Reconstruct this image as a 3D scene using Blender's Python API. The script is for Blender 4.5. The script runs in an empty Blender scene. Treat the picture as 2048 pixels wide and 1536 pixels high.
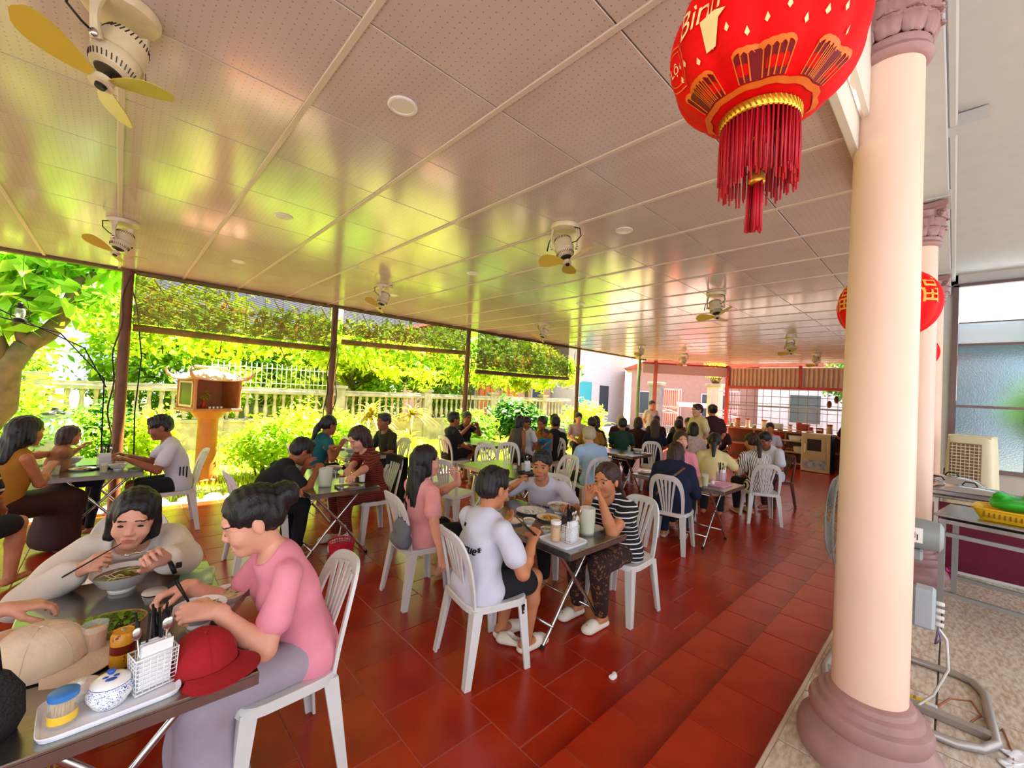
import bpy, bmesh, math, random
import numpy as np
from mathutils import Vector, Matrix, Quaternion
random.seed(7); RNG = np.random.default_rng(7)
SC = bpy.context.scene
COL = SC.collection
PI = math.pi
def V(*a): return Vector(a[0] if len(a) == 1 else a)

# ------------------------------------------------------------------ camera
FL = 834.9; YAW = math.radians(43.308); PIT = math.radians(0.965); ROL = math.radians(2.878)
CAMZ = 1.7
_f = V(math.sin(YAW)*math.cos(PIT), math.cos(YAW)*math.cos(PIT), math.sin(PIT))
_r = V(math.cos(YAW), -math.sin(YAW), 0); _u = _r.cross(_f)
_r2 = _r*math.cos(ROL) + _u*math.sin(ROL); _u2 = -_r*math.sin(ROL) + _u*math.cos(ROL)
cd = bpy.data.cameras.new('camera'); cam = bpy.data.objects.new('camera', cd); COL.objects.link(cam)
m = Matrix((( _r2.x, _u2.x, -_f.x, 0), (_r2.y, _u2.y, -_f.y, 0), (_r2.z, _u2.z, -_f.z, CAMZ), (0, 0, 0, 1)))
cam.matrix_world = m
cd.sensor_fit = 'HORIZONTAL'; cd.sensor_width = 36.0; cd.lens = 36.0*FL/2048; cd.clip_start = 0.02; cd.clip_end = 400
SC.camera = cam
# ------------------------------------------------------------------ sky, sun, exposure
W = bpy.data.worlds.new('sky'); SC.world = W; W.use_nodes = True
nt = W.node_tree; nt.nodes.clear()
out = nt.nodes.new('ShaderNodeOutputWorld'); bg = nt.nodes.new('ShaderNodeBackground')
tc = nt.nodes.new('ShaderNodeTexCoord'); nz = nt.nodes.new('ShaderNodeTexNoise'); rp = nt.nodes.new('ShaderNodeValToRGB')
nz.inputs['Scale'].default_value = 2.2; nz.inputs['Detail'].default_value = 4
rp.color_ramp.elements[0].position = .40; rp.color_ramp.elements[0].color = (.62, .76, 1.0, 1)
rp.color_ramp.elements[1].position = .62; rp.color_ramp.elements[1].color = (1.0, 1.0, 1.0, 1)
nt.links.new(tc.outputs['Generated'], nz.inputs['Vector']); nt.links.new(nz.outputs['Fac'], rp.inputs['Fac'])
nt.links.new(rp.outputs['Color'], bg.inputs['Color']); bg.inputs['Strength'].default_value = 1.7
nt.links.new(bg.outputs['Background'], out.inputs['Surface'])
sl = bpy.data.lights.new('sun', 'SUN'); sl.energy = 44.0; sl.color = (1.0, .93, .74); sl.angle = math.radians(1.2)
so = bpy.data.objects.new('sun', sl); COL.objects.link(so)
so.rotation_euler = Vector((-.42, -.07, -.90)).to_track_quat('-Z', 'Y').to_euler()
vs = SC.view_settings; vs.view_transform = 'Standard'; vs.look = 'None'; vs.gamma = 1; vs.use_curve_mapping = False
vs.exposure = 0.68
cy = SC.cycles
cy.use_denoising = True; cy.max_bounces = 7; cy.diffuse_bounces = 4; cy.glossy_bounces = 3; cy.transmission_bounces = 5
cy.transparent_max_bounces = 8; cy.caustics_reflective = False; cy.caustics_refractive = False
cy.sample_clamp_indirect = 6.0; cy.use_adaptive_sampling = True; cy.adaptive_threshold = 0.03

# ------------------------------------------------------------------ materials
MATS = {}
def srgb(h):
    if isinstance(h, str):
        h = h.lstrip('#'); c = [int(h[i:i+2], 16)/255 for i in (0, 2, 4)]
    else: c = list(h)
    return tuple((x/12.92 if x <= .04045 else ((x+.055)/1.055)**2.4) for x in c) + (1,)
def mat(name, color='#808080', rough=.55, metal=0.0, spec=.5, var=0.0, vscale=6.0, bump=0.0, bscale=40.0, color2=None,
        trans=0.0, ior=1.45, emit=0.0, island=0.0, stretch=None, alpha=1.0, sss=0.0, coat=0.0):
    """procedural principled material: noise tint, noise bump, per-island tint"""
    if name in MATS: return MATS[name]
    M = bpy.data.materials.new(name); M.use_nodes = True; MATS[name] = M
    nt = M.node_tree; b = nt.nodes['Principled BSDF']; L = nt.links.new
    c = srgb(color); b.inputs['Base Color'].default_value = c
    b.inputs['Roughness'].default_value = rough; b.inputs['Metallic'].default_value = metal
    b.inputs['Specular IOR Level'].default_value = spec; b.inputs['IOR'].default_value = ior
    b.inputs['Transmission Weight'].default_value = trans; b.inputs['Alpha'].default_value = alpha
    if coat: b.inputs['Coat Weight'].default_value = coat
    if emit: b.inputs['Emission Color'].default_value = c; b.inputs['Emission Strength'].default_value = emit
    tcn = None
    def coords():
        nonlocal tcn
        if tcn is None:
            t = nt.nodes.new('ShaderNodeTexCoord'); tcn = t.outputs['Object']
            if stretch:
                mp = nt.nodes.new('ShaderNodeMapping'); mp.inputs['Scale'].default_value = stretch
                L(tcn, mp.inputs['Vector']); tcn = mp.outputs['Vector']
        return tcn
    col_out = None
    if var > 0 or color2:
        n = nt.nodes.new('ShaderNodeTexNoise'); n.inputs['Scale'].default_value = vscale; n.inputs['Detail'].default_value = 5
        L(coords(), n.inputs['Vector'])
        mx = nt.nodes.new('ShaderNodeMix'); mx.data_type = 'RGBA'
        c2 = srgb(color2) if color2 else tuple(max(0, x*(1-var)) for x in c[:3])+(1,)
        r = nt.nodes.new('ShaderNodeMapRange'); r.inputs['From Min'].default_value = .35; r.inputs['From Max'].default_value = .65
        L(n.outputs['Fac'], r.inputs['Value']); L(r.outputs['Result'], mx.inputs['Factor'])
        mx.inputs['A'].default_value = c; mx.inputs['B'].default_value = c2; col_out = mx.outputs['Result']
    if island > 0:
        g = nt.nodes.new('ShaderNodeNewGeometry'); hs = nt.nodes.new('ShaderNodeHueSaturation')
        r = nt.nodes.new('ShaderNodeMapRange'); r.inputs['To Min'].default_value = 1-island; r.inputs['To Max'].default_value = 1+island
        L(g.outputs['Random Per Island'], r.inputs['Value']); L(r.outputs['Result'], hs.inputs['Value'])
        r2 = nt.nodes.new('ShaderNodeMapRange'); r2.inputs['To Min'].default_value = .5-.05*island*2; r2.inputs['To Max'].default_value = .5+.03*island*2
        mth = nt.nodes.new('ShaderNodeMath'); mth.operation = 'FRACT'; mm = nt.nodes.new('ShaderNodeMath'); mm.operation = 'MULTIPLY'; mm.inputs[1].default_value = 17.31
        L(g.outputs['Random Per Island'], mm.inputs[0]); L(mm.outputs[0], mth.inputs[0]); L(mth.outputs[0], r2.inputs['Value']); L(r2.outputs['Result'], hs.inputs['Hue'])
        if col_out: L(col_out, hs.inputs['Color'])
        else: hs.inputs['Color'].default_value = c
        col_out = hs.outputs['Color']
    if col_out: L(col_out, b.inputs['Base Color'])
    if bump > 0:
        n2 = nt.nodes.new('ShaderNodeTexNoise'); n2.inputs['Scale'].default_value = bscale; n2.inputs['Detail'].default_value = 3
        L(coords(), n2.inputs['Vector'])
        bp = nt.nodes.new('ShaderNodeBump'); bp.inputs['Strength'].default_value = bump; bp.inputs['Distance'].default_value = .01
        L(n2.outputs['Fac'], bp.inputs['Height']); L(bp.outputs['Normal'], b.inputs['Normal'])
    return M
def leafmat(name, color, island=.25, thru=.55, rough=.5):
    if name in MATS: return MATS[name]
    M = mat(name, color, rough, island=island, spec=.4)
    nt = M.node_tree; b = nt.nodes['Principled BSDF']; o = nt.nodes['Material Output']
    tr = nt.nodes.new('ShaderNodeBsdfTranslucent'); mx = nt.nodes.new('ShaderNodeMixShader'); mx.inputs[0].default_value = thru
    src = b.inputs['Base Color'].links[0].from_socket
    nt.links.new(src, tr.inputs['Color']); nt.links.new(b.outputs[0], mx.inputs[1]); nt.links.new(tr.outputs[0], mx.inputs[2]); nt.links.new(mx.outputs[0], o.inputs['Surface'])
    return M
def stripemat(name, ca, cb, axis='Z', period=.03, frac=.3, rough=.85, warp=.004, bump=.12):
    """woven stripes along an object axis"""
    if name in MATS: return MATS[name]
    M = mat(name, ca, rough, bump=bump, bscale=60); nt = M.node_tree; L = nt.links.new; b = nt.nodes['Principled BSDF']
    t = nt.nodes.new('ShaderNodeTexCoord'); s = nt.nodes.new('ShaderNodeSeparateXYZ'); L(t.outputs['Object'], s.inputs[0])
    n = nt.nodes.new('ShaderNodeTexNoise'); n.inputs['Scale'].default_value = 6; L(t.outputs['Object'], n.inputs['Vector'])
    a0 = nt.nodes.new('ShaderNodeMath'); a0.operation = 'MULTIPLY_ADD'; a0.inputs[1].default_value = warp*6; L(n.outputs['Fac'], a0.inputs[0]); L(s.outputs[axis], a0.inputs[2])
    a1 = nt.nodes.new('ShaderNodeMath'); a1.operation = 'MULTIPLY'; a1.inputs[1].default_value = 1/period; L(a0.outputs[0], a1.inputs[0])
    a2 = nt.nodes.new('ShaderNodeMath'); a2.operation = 'FRACT'; L(a1.outputs[0], a2.inputs[0])
    a3 = nt.nodes.new('ShaderNodeMath'); a3.operation = 'LESS_THAN'; a3.inputs[1].default_value = frac; L(a2.outputs[0], a3.inputs[0])
    mx = nt.nodes.new('ShaderNodeMix'); mx.data_type = 'RGBA'; mx.inputs['A'].default_value = srgb(ca); mx.inputs['B'].default_value = srgb(cb)
    L(a3.outputs[0], mx.inputs['Factor']); L(mx.outputs['Result'], b.inputs['Base Color'])
    return M
def spotmat(name, ca, cb, scale=14, thr=.35, rough=.85):
    if name in MATS: return MATS[name]
    M = mat(name, ca, rough, bump=.1, bscale=60); nt = M.node_tree; L = nt.links.new; b = nt.nodes['Principled BSDF']
    t = nt.nodes.new('ShaderNodeTexCoord'); v = nt.nodes.new('ShaderNodeTexVoronoi'); v.inputs['Scale'].default_value = scale
    n = nt.nodes.new('ShaderNodeTexNoise'); n.inputs['Scale'].default_value = scale*1.5
    mm = nt.nodes.new('ShaderNodeMix'); mm.data_type = 'RGBA'; mm.inputs['Factor'].default_value = .12
    L(t.outputs['Object'], n.inputs['Vector']); L(t.outputs['Object'], mm.inputs['A']); L(n.outputs['Color'], mm.inputs['B']); L(mm.outputs['Result'], v.inputs['Vector'])
    a3 = nt.nodes.new('ShaderNodeMath'); a3.operation = 'LESS_THAN'; a3.inputs[1].default_value = thr; L(v.outputs['Distance'], a3.inputs[0])
    mx = nt.nodes.new('ShaderNodeMix'); mx.data_type = 'RGBA'; mx.inputs['A'].default_value = srgb(ca); mx.inputs['B'].default_value = srgb(cb)
    L(a3.outputs[0], mx.inputs['Factor']); L(mx.outputs['Result'], b.inputs['Base Color'])
    return M

# ------------------------------------------------------------------ mesh builder
class MB:
    def __init__(s): s.v = []; s.f = []; s.m = []
    def add(s, vs, fs, mi=0):
        o = len(s.v); s.v += [tuple(p) for p in vs]; s.f += [tuple(i+o for i in f) for f in fs]; s.m += [mi]*len(fs); return s
    def box(s, c, d, rz=0, bev=0, mi=0, M=None):
        x, y, z = d[0]/2, d[1]/2, d[2]/2; b = min(bev, x*.9, y*.9, z*.9)
        R = M or Matrix.Rotation(rz, 3, 'Z'); c = V(c)
        if b <= 0:
            vs = [(-x,-y,-z),(x,-y,-z),(x,y,-z),(-x,y,-z),(-x,-y,z),(x,-y,z),(x,y,z),(-x,y,z)]
            fs = [(0,3,2,1),(4,5,6,7),(0,1,5,4),(1,2,6,5),(2,3,7,6),(3,0,4,7)]
        else:
            vs = []; idx = {}
            for sx in (-1,1):
                for sy in (-1,1):
                    for sz in (-1,1):
                        for k in range(3):
                            p = [sx*(x-b), sy*(y-b), sz*(z-b)]; p[k] = (sx*x, sy*y, sz*z)[k]
                            idx[(sx,sy,sz,k)] = len(vs); vs.append(p)
            I = lambda a,b_,c_,k: idx[(a,b_,c_,k)]
            fs = []
            for k in range(3):
                for g in (-1,1):
                    q = []
                    for (a,b_) in ((-1,-1),(1,-1),(1,1),(-1,1)):
                        t = [a,b_]; t.insert(k,g); q.append(I(*t,k))
                    # orientation
                    fs.append(q)
            for k in range(3):
                i,j = [t for t in range(3) if t != k]
                for gi in (-1,1):
                    for gj in (-1,1):
                        q = []
                        for e,ax in ((-1,i),(-1,j),(1,j),(1,i)):
                            t = [0,0,0]; t[k]=e; t[i]=gi; t[j]=gj; q.append(I(*t,ax))
                        fs.append(q)
            for sx in (-1,1):
                for sy in (-1,1):
                    for sz in (-1,1): fs.append([I(sx,sy,sz,0),I(sx,sy,sz,1),I(sx,sy,sz,2)])
            ff = []
            for q in fs:   # orient outwards (convex)
                a,b2,c2 = V(vs[q[0]]),V(vs[q[1]]),V(vs[q[2]]); n=(b2-a).cross(c2-a)
                mid = sum((V(vs[t]) for t in q), V(0,0,0))/len(q)
                ff.append(q if n.dot(mid) > 0 else q[::-1])
            fs = ff
        return s.add([c + R @ V(p) for p in vs], fs, mi)
    def tube(s, pts, r, n=8, caps=True, mi=0, flat=None, closed=False):
        pts = [V(p) for p in pts]; N = len(pts); rr = r if isinstance(r,(list,tuple)) else [r]*N
        vs = []; up = None
        for i in range(N):
            if closed: t = pts[(i+1)%N]-pts[i-1]
            else: t = pts[min(i+1,N-1)]-pts[max(i-1,0)]
            if t.length < 1e-9: t = V(0,0,1)
            t.normalize()
            if up is None:
                up = V(0,0,1) if abs(t.z) < .9 else V(1,0,0)
            a = up - t*up.dot(t)
            if a.length < 1e-6: a = t.orthogonal()
            a.normalize(); b = t.cross(a); up = a
            fa = flat if flat else 1
            for k in range(n):
                an = 2*PI*k/n; vs.append(pts[i] + a*(math.cos(an)*rr[i]*fa) + b*(math.sin(an)*rr[i]))
        fs = []
        for i in range(N if closed else N-1):
            j = (i+1)%N
            for k in range(n): fs.append((i*n+k, i*n+(k+1)%n, j*n+(k+1)%n, j*n+k))
        if caps and not closed: fs += [tuple(range(n))[::-1], tuple((N-1)*n+k for k in range(n))]
        return s.add(vs, fs, mi)
    def cyl(s, a, b, r, r2=None, n=12, mi=0, caps=True): return s.tube([a,b],[r, r if r2 is None else r2],n,caps,mi)
    def lathe(s, prof, c=(0,0,0), n=20, mi=0, M=None, caps=True, sx=1, sy=1, wob=None):
        c = V(c); vs = []; fs = []; K = len(prof)
        for i,(r,z) in enumerate(prof):
            for k in range(n):
                a = 2*PI*k/n; q = r*(wob(a,i) if wob else 1); p = V(q*math.cos(a)*sx, q*math.sin(a)*sy, z); vs.append(c + (M @ p if M else p))
        for i in range(K-1):
            for k in range(n): fs.append((i*n+k, i*n+(k+1)%n, (i+1)*n+(k+1)%n, (i+1)*n+k))
        if caps: fs += [tuple(range(n))[::-1], tuple((K-1)*n+k for k in range(n))]
        return s.add(vs, fs, mi)
    def ell(s, c, r, n=12, m=8, mi=0, M=None):
        r = r if isinstance(r,(tuple,list)) else (r,r,r)
        vs = []; fs = []; c = V(c)
        for i in range(1,m):
            t = PI*i/m
            for k in range(n):
                a = 2*PI*k/n; p = V(r[0]*math.sin(t)*math.cos(a), r[1]*math.sin(t)*math.sin(a), -r[2]*math.cos(t)); vs.append(c + (M @ p if M else p))
        q = V(0,0,-r[2]); vs.append(c + (M @ q if M else q)); q = V(0,0,r[2]); vs.append(c + (M @ q if M else q))
        for i in range(m-2):
            for k in range(n): fs.append((i*n+k, i*n+(k+1)%n, (i+1)*n+(k+1)%n, (i+1)*n+k))
        b = (m-1)*n; t = (m-2)*n
        for k in range(n): fs += [(b,(k+1)%n,k),(b+1,t+k,t+(k+1)%n)]
        return s.add(vs, fs, mi)
    def grid(s, fn, nu, nv, thick=0, mi=0, closed_u=False):
        """surface fn(u,v) in [0,1]^2, optional thickness along the normal"""
        P = [[V(fn(i/(nu if closed_u else nu-1), j/(nv-1))) for j in range(nv)] for i in range(nu)]
        vs = [P[i][j] for i in range(nu) for j in range(nv)]; fs = []
        R = nu if closed_u else nu-1
        for i in range(R):
            for j in range(nv-1):
                i2=(i+1)%nu; fs.append((i*nv+j, i2*nv+j, i2*nv+j+1, i*nv+j+1))
        if thick:
            nr = []
            for i in range(nu):
                for j in range(nv):
                    a = P[min(i+1,nu-1)][j]-P[max(i-1,0)][j]; b = P[i][min(j+1,nv-1)]-P[i][max(j-1,0)]
                    if closed_u: a = P[(i+1)%nu][j]-P[i-1][j]
                    n = a.cross(b); nr.append(n.normalized() if n.length > 1e-12 else V(0,0,1))
            o = len(vs); vs2 = [p - n*thick for p,n in zip(vs,nr)]
            f2 = [tuple(o+i for i in f[::-1]) for f in fs]; ed = []
            for i in range(R):
                i2=(i+1)%nu; ed += [(i*nv, o+i*nv, o+i2*nv, i2*nv), (i*nv+nv-1, i2*nv+nv-1, o+i2*nv+nv-1, o+i*nv+nv-1)]
            if not closed_u:
                for j in range(nv-1):
                    ed += [(j, j+1, o+j+1, o+j), ((nu-1)*nv+j, o+(nu-1)*nv+j, o+(nu-1)*nv+j+1, (nu-1)*nv+j+1)]
            vs += vs2; fs += f2 + ed
        return s.add(vs, fs, mi)
    def prism(s, poly, z0, z1, mi=0, M=None, c=(0,0,0)):
        n = len(poly); c = V(c); T = (lambda p: c + (M @ V(p) if M else V(p)))
        vs = [T((x,y,z0)) for x,y in poly] + [T((x,y,z1)) for x,y in poly]
        fs = [tuple(range(n))[::-1], tuple(range(n,2*n))] + [(i,(i+1)%n,n+(i+1)%n,n+i) for i in range(n)]
        return s.add(vs, fs, mi)
    def mesh(s, name, smooth=False):
        me = bpy.data.meshes.new(name); me.from_pydata(s.v, [], s.f); me.update()
        if any(s.m): me.polygons.foreach_set('material_index', s.m)
        if smooth: smoothed(me, smooth)
        return me
    def build(s, name, mats, parent=None, smooth=False, loc=None):
        return link(name, s.mesh(name, smooth), mats, parent, loc)
def smoothed(me, ang=True):
    me.polygons.foreach_set('use_smooth', [True]*len(me.polygons))
    if ang is not True:
        me.set_sharp_from_angle(angle=math.radians(ang))
def link(name, me, mats, parent=None, loc=None):
    o = bpy.data.objects.new(name, me); COL.objects.link(o)
    if mats is not None and len(me.materials) == 0:
        for q in (mats if isinstance(mats,(list,tuple)) else [mats]): me.materials.append(q)
    if parent: o.parent = parent
    if loc is not None: o.location = loc
    return o
def tag(o, label=None, cat=None, group=None, kind=None):
    if label: o['label'] = label
    if cat: o['category'] = cat
    if group: o['group'] = group
    if kind: o['kind'] = kind
    return o
def thing(name, label, cat, loc=(0,0,0), rz=0, group=None):
    o = bpy.data.objects.new(name, None); COL.objects.link(o); o.location = loc; o.rotation_euler = (0,0,rz); o.empty_display_size = .05
    return tag(o, label, cat, group)
def dup(root, loc=None, rz=None, label=None, group=None, cat=None, parent=None):
    r = root.copy(); COL.objects.link(r)
    if parent: r.parent = parent
    if loc is not None: r.location = loc
    if rz is not None: r.rotation_euler = (0,0,rz)
    if label: r['label'] = label
    if group: r['group'] = group
    if cat: r['category'] = cat
    for ch in list(root.children):
        c = ch.copy(); COL.objects.link(c); c.parent = r
        for g in list(ch.children):
            d = g.copy(); COL.objects.link(d); d.parent = c
    return r
def struct(name, mb, m, parent=None, smooth=False):
    o = mb.build(name, m, parent, smooth)
    if not parent: o['kind'] = 'structure'
    return o
def npmesh(name, verts, faces, smooth=True):
    """verts (N,3) float, faces (M,4) or (M,3) int -> mesh, quickly"""
    me = bpy.data.meshes.new(name); n = faces.shape[1]
    me.vertices.add(len(verts)); me.vertices.foreach_set('co', np.ascontiguousarray(verts, dtype=np.float32).ravel())
    me.loops.add(len(faces)*n); me.loops.foreach_set('vertex_index', np.ascontiguousarray(faces, dtype=np.int32).ravel())
    me.polygons.add(len(faces)); me.polygons.foreach_set('loop_start', np.arange(0, len(faces)*n, n, dtype=np.int32))
    me.update(calc_edges=True)
    if smooth: me.polygons.foreach_set('use_smooth', np.ones(len(faces), dtype=bool))
    return me
def text_mesh(txt, size, depth=.001, shear=0.0):
    cu = bpy.data.curves.new('text', 'FONT'); cu.body = txt; cu.size = size; cu.extrude = depth; cu.shear = shear; cu.align_x = 'CENTER'; cu.align_y = 'CENTER'; cu.resolution_u = 3
    o = bpy.data.objects.new('text', cu); COL.objects.link(o)
    dg = bpy.context.evaluated_depsgraph_get(); me = bpy.data.meshes.new_from_object(o.evaluated_get(dg))
    bpy.data.objects.remove(o); bpy.data.curves.remove(cu); return me
def px(x, y, z=None, Y=None, X=None):
    """a point of the place seen at photo pixel (x, y), at height z or depth Y / X"""
    d = _f + _r2*((x-1024)/FL) - _u2*((y-768)/FL)
    t = (z-CAMZ)/d.z if z is not None else (Y/d.y if Y is not None else X/d.x)
    return V(d.x*t, d.y*t, CAMZ+d.z*t)
# ------------------------------------------------------------------ materials of the place
M_tile = mat('red_clay_tile', '#ad2c0c', .24, var=.45, vscale=2.2, bump=.04, bscale=18, color2='#96200a')
M_grout = mat('tile_grout', '#b5604a', .8)
M_grout2 = mat('pale_grout', '#7d6a54', .8)
M_cream = mat('cream_column_paint', '#efcbb4', .38, var=.05, vscale=3)
M_mauve = mat('mauve_stone_paint', '#a87d78', .42, var=.18, vscale=9, bump=.1, bscale=60)
M_hallw = mat('hall_plaster', '#bdb8b2', .75, var=.05, bump=.05, bscale=120)
M_alu = mat('brown_aluminium', '#6d5a55', .35, .6)
M_redst = mat('red_steel_paint', '#b04038', .5, var=.2)
M_corr = mat('corrugated_sheet', '#cdb0a4', .42, var=.15, vscale=4)
M_post = mat('brown_post_paint', '#70441f', .5, var=.3, vscale=8)
M_gap = mat('ceiling_void', '#7a6656', .8)
M_batten = mat('ceiling_batten', '#d8c5b4', .35)
# ceiling panel: glossy sheet with a fine grid of dots
M_ceil = mat('ceiling_panel', '#d9c6be', .15, var=.10, vscale=5, spec=.6, ior=1.75, stretch=(1.0, .15, 1.0))
def _dots(M):
    nt = M.node_tree; L = nt.links.new; b = nt.nodes['Principled BSDF']
    src = b.inputs['Base Color'].links[0].from_socket
    t = nt.nodes.new('ShaderNodeTexCoord'); s = nt.nodes.new('ShaderNodeSeparateXYZ'); L(t.outputs['Object'], s.inputs[0])
    prev = None
    for ax in 'XY':
        a = nt.nodes.new('ShaderNodeMath'); a.operation = 'MULTIPLY'; a.inputs[1].default_value = 1/.0295; L(s.outputs[ax], a.inputs[0])
        f = nt.nodes.new('ShaderNodeMath'); f.operation = 'FRACT'; L(a.outputs[0], f.inputs[0])
        d = nt.nodes.new('ShaderNodeMath'); d.operation = 'SUBTRACT'; d.inputs[1].default_value = .5; L(f.outputs[0], d.inputs[0])
        q = nt.nodes.new('ShaderNodeMath'); q.operation = 'MULTIPLY'; L(d.outputs[0], q.inputs[0]); L(d.outputs[0], q.inputs[1])
        if prev is None: prev = q
        else:
            e = nt.nodes.new('ShaderNodeMath'); e.operation = 'ADD'; L(prev.outputs[0], e.inputs[0]); L(q.outputs[0], e.inputs[1]); prev = e
    lt = nt.nodes.new('ShaderNodeMath'); lt.operation = 'LESS_THAN'; lt.inputs[1].default_value = .010; L(prev.outputs[0], lt.inputs[0])
    mu = nt.nodes.new('ShaderNodeMath'); mu.operation = 'MULTIPLY'; mu.inputs[1].default_value = .55; L(lt.outputs[0], mu.inputs[0])
    mx = nt.nodes.new('ShaderNodeMix'); mx.data_type = 'RGBA'; L(mu.outputs[0], mx.inputs['Factor']); L(src, mx.inputs['A']); mx.inputs['B'].default_value = srgb('#7a5a50')
    L(mx.outputs['Result'], b.inputs['Base Color'])
_dots(M_ceil)
# beige printed hall tile
M_htile = mat('printed_beige_tile', '#d9cdbd', .22, vscale=16, color2='#b39c86', stretch=(1, 3.2, 1))

CEIL = 2.93; HF = .15; FARX = 14.7
def beyond_chamfer(x, y): return (x-12.4)*1.9 + (y-7.0)*2.3 > 0 and x > 11.5
def field(parent, name, mat_, mesh_of, cells, limit=295):
    """cells: (x, y, z, w, d); the nearest become pieces of their own, the rest one joined piece"""
    cells = sorted(cells, key=lambda c: c[5] if len(c) > 5 else (c[0]**2 + c[1]**2))
    cache = {}
    for c in cells[:limit]:
        k = (round(c[3],3), round(c[4],3))
        if k not in cache: cache[k] = mesh_of(c[3], c[4])
        o = link(name, cache[k], mat_, parent, (c[0], c[1], c[2]))
    rest = cells[limit:]
    if rest:
        mb = MB()
        for c in rest: mb.box((c[0],c[1],c[2]), (c[3],c[4],.02))
        o = mb.build(name+'_field', mat_, parent); o['kind'] = 'stuff'
def tile_mesh(th, bev, zoff=0):
    return lambda w, d: MB().box((0,0,zoff), (w, d, th), bev=bev).mesh('tile')

# --- main floor of red tiles, laid in half bond
fl = struct('floor', MB().box((3.0, 4.06, -.06), (23.6, 5.75, .116)), M_grout)
cells = []
k0 = int((-8.8-1.875)/.4)
for k in range(k0, 33):
    x0 = 1.875+.4*k
    if x0 < -8.8 or x0+.4 > FARX+.15: continue
    off = 1.589 if k % 2 == 0 else 1.785
    j = -2
    while True:
        y0 = off + .4*j; y1 = y0+.4; j += 1
        a = max(y0, 1.215); b = min(y1, 6.93)
        if a >= 6.9: break
        if b-a < .03: continue
        vis = (x0+.2)**2+((a+b)/2)**2
        if x0 < -.6: vis += 900
        cells.append((x0+.2, (a+b)/2, -.009, .395, b-a-.005, vis))
field(fl, 'floor_tile', M_tile, tile_mesh(.02, .002), cells, 298)
# --- two shallow steps up to the hall
for n,(ya,yb,z) in enumerate(((.885,1.21,.05),(.535,.885,.10)), 1):
    st = struct('trim_%d' % n, MB().box((5.4,(ya+yb)/2, z/2-.012), (18.8, yb-ya-.002, z+.016)), M_grout)
    st['label'] = 'red tiled step up to the pale hall floor'
    c = []
    for k in range(-13, 33):
        x0 = 1.875+.4*k + (.12 if n == 1 else .3)
        if x0 > FARX: continue
        c.append((x0+.2, (ya+yb)/2+.004, z-.009, .395, yb-ya+.002, (x0+.2)**2 + (900 if x0 < -.6 else 0)))
    field(st, 'step_tile', M_tile, tile_mesh(.02, .003), c)
# --- hall floor
hf = struct('floor_hall', MB().box((3.0,-2.23, .07), (14.4, 5.5, .15)), M_grout2)
c = []
for i in range(28):
    for j in range(11):
        x = -3.95+.5*i; y = .28-.5*j
        c.append((x, y, HF-.006, .492, .492, x*x+y*y+(900 if x < .8 or y < -2.8 else 0)))
field(hf, 'hall_tile', M_htile, tile_mesh(.02, .001), c, 120)
struct('trim_3', MB().box((5.4,.538,.128), (18.8,.022,.05), bev=.004), mat('pale_edge_trim', '#c9b49c', .4))

# --- ceiling of glossy panels
ce = struct('ceiling', MB().prism([(-8.55,.36),(FARX+.1,.36),(FARX+.1,5.15),(12.45,7.0),(-8.55,6.86)], CEIL+.012, CEIL+.16), M_gap)
cells = []
GX, GY = -.05, 1.394
for i in range(-14, 25):
    for j in range(-2, 9):
        x0 = GX+.6*i; y0 = GY+.6*j; a = max(y0, .36); b = min(y0+.6, 6.82)
        if x0+.6 > FARX+.12: continue
        if b-a < .05 or beyond_chamfer(x0+.3, (a+b)/2+.2): continue
        cells.append((x0+.3, (a+b)/2, CEIL+.004, .592, b-a-.006, (x0+.3)**2+((a+b)/2)**2 + (900 if x0 < -1.3 else 0)))
field(ce, 'ceiling_tile', M_ceil, tile_mesh(.014, .0015), cells, 297)
bm_ = None
for i in range(-14, 26):
    x = GX+.6*i; y1 = 6.84
    if x > 12.3: y1 = 7.0-(x-12.4)*1.85/2.3
    if x > FARX: continue
    o = MB().box((0,0,0), (.026, y1-.36, .008), bev=.002).build('ceiling_batten', M_batten, ce, loc=(x, (y1+.36)/2, CEIL-.006))
# edge beams of the pavilion
struct('trim_4', MB().box((1.9, 6.90, CEIL+.03), (21.0, .08, .12), bev=.006), mat('edge_beam', '#6e5a2c', .5))
struct('trim_5', MB().box((3.1,.345,CEIL+.04), (23.2,.035,.16), bev=.004).box((3.1,.30,CEIL+.42),(23.2,.02,.66)), mat('white_fascia', '#e2d8c8', .5))

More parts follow.
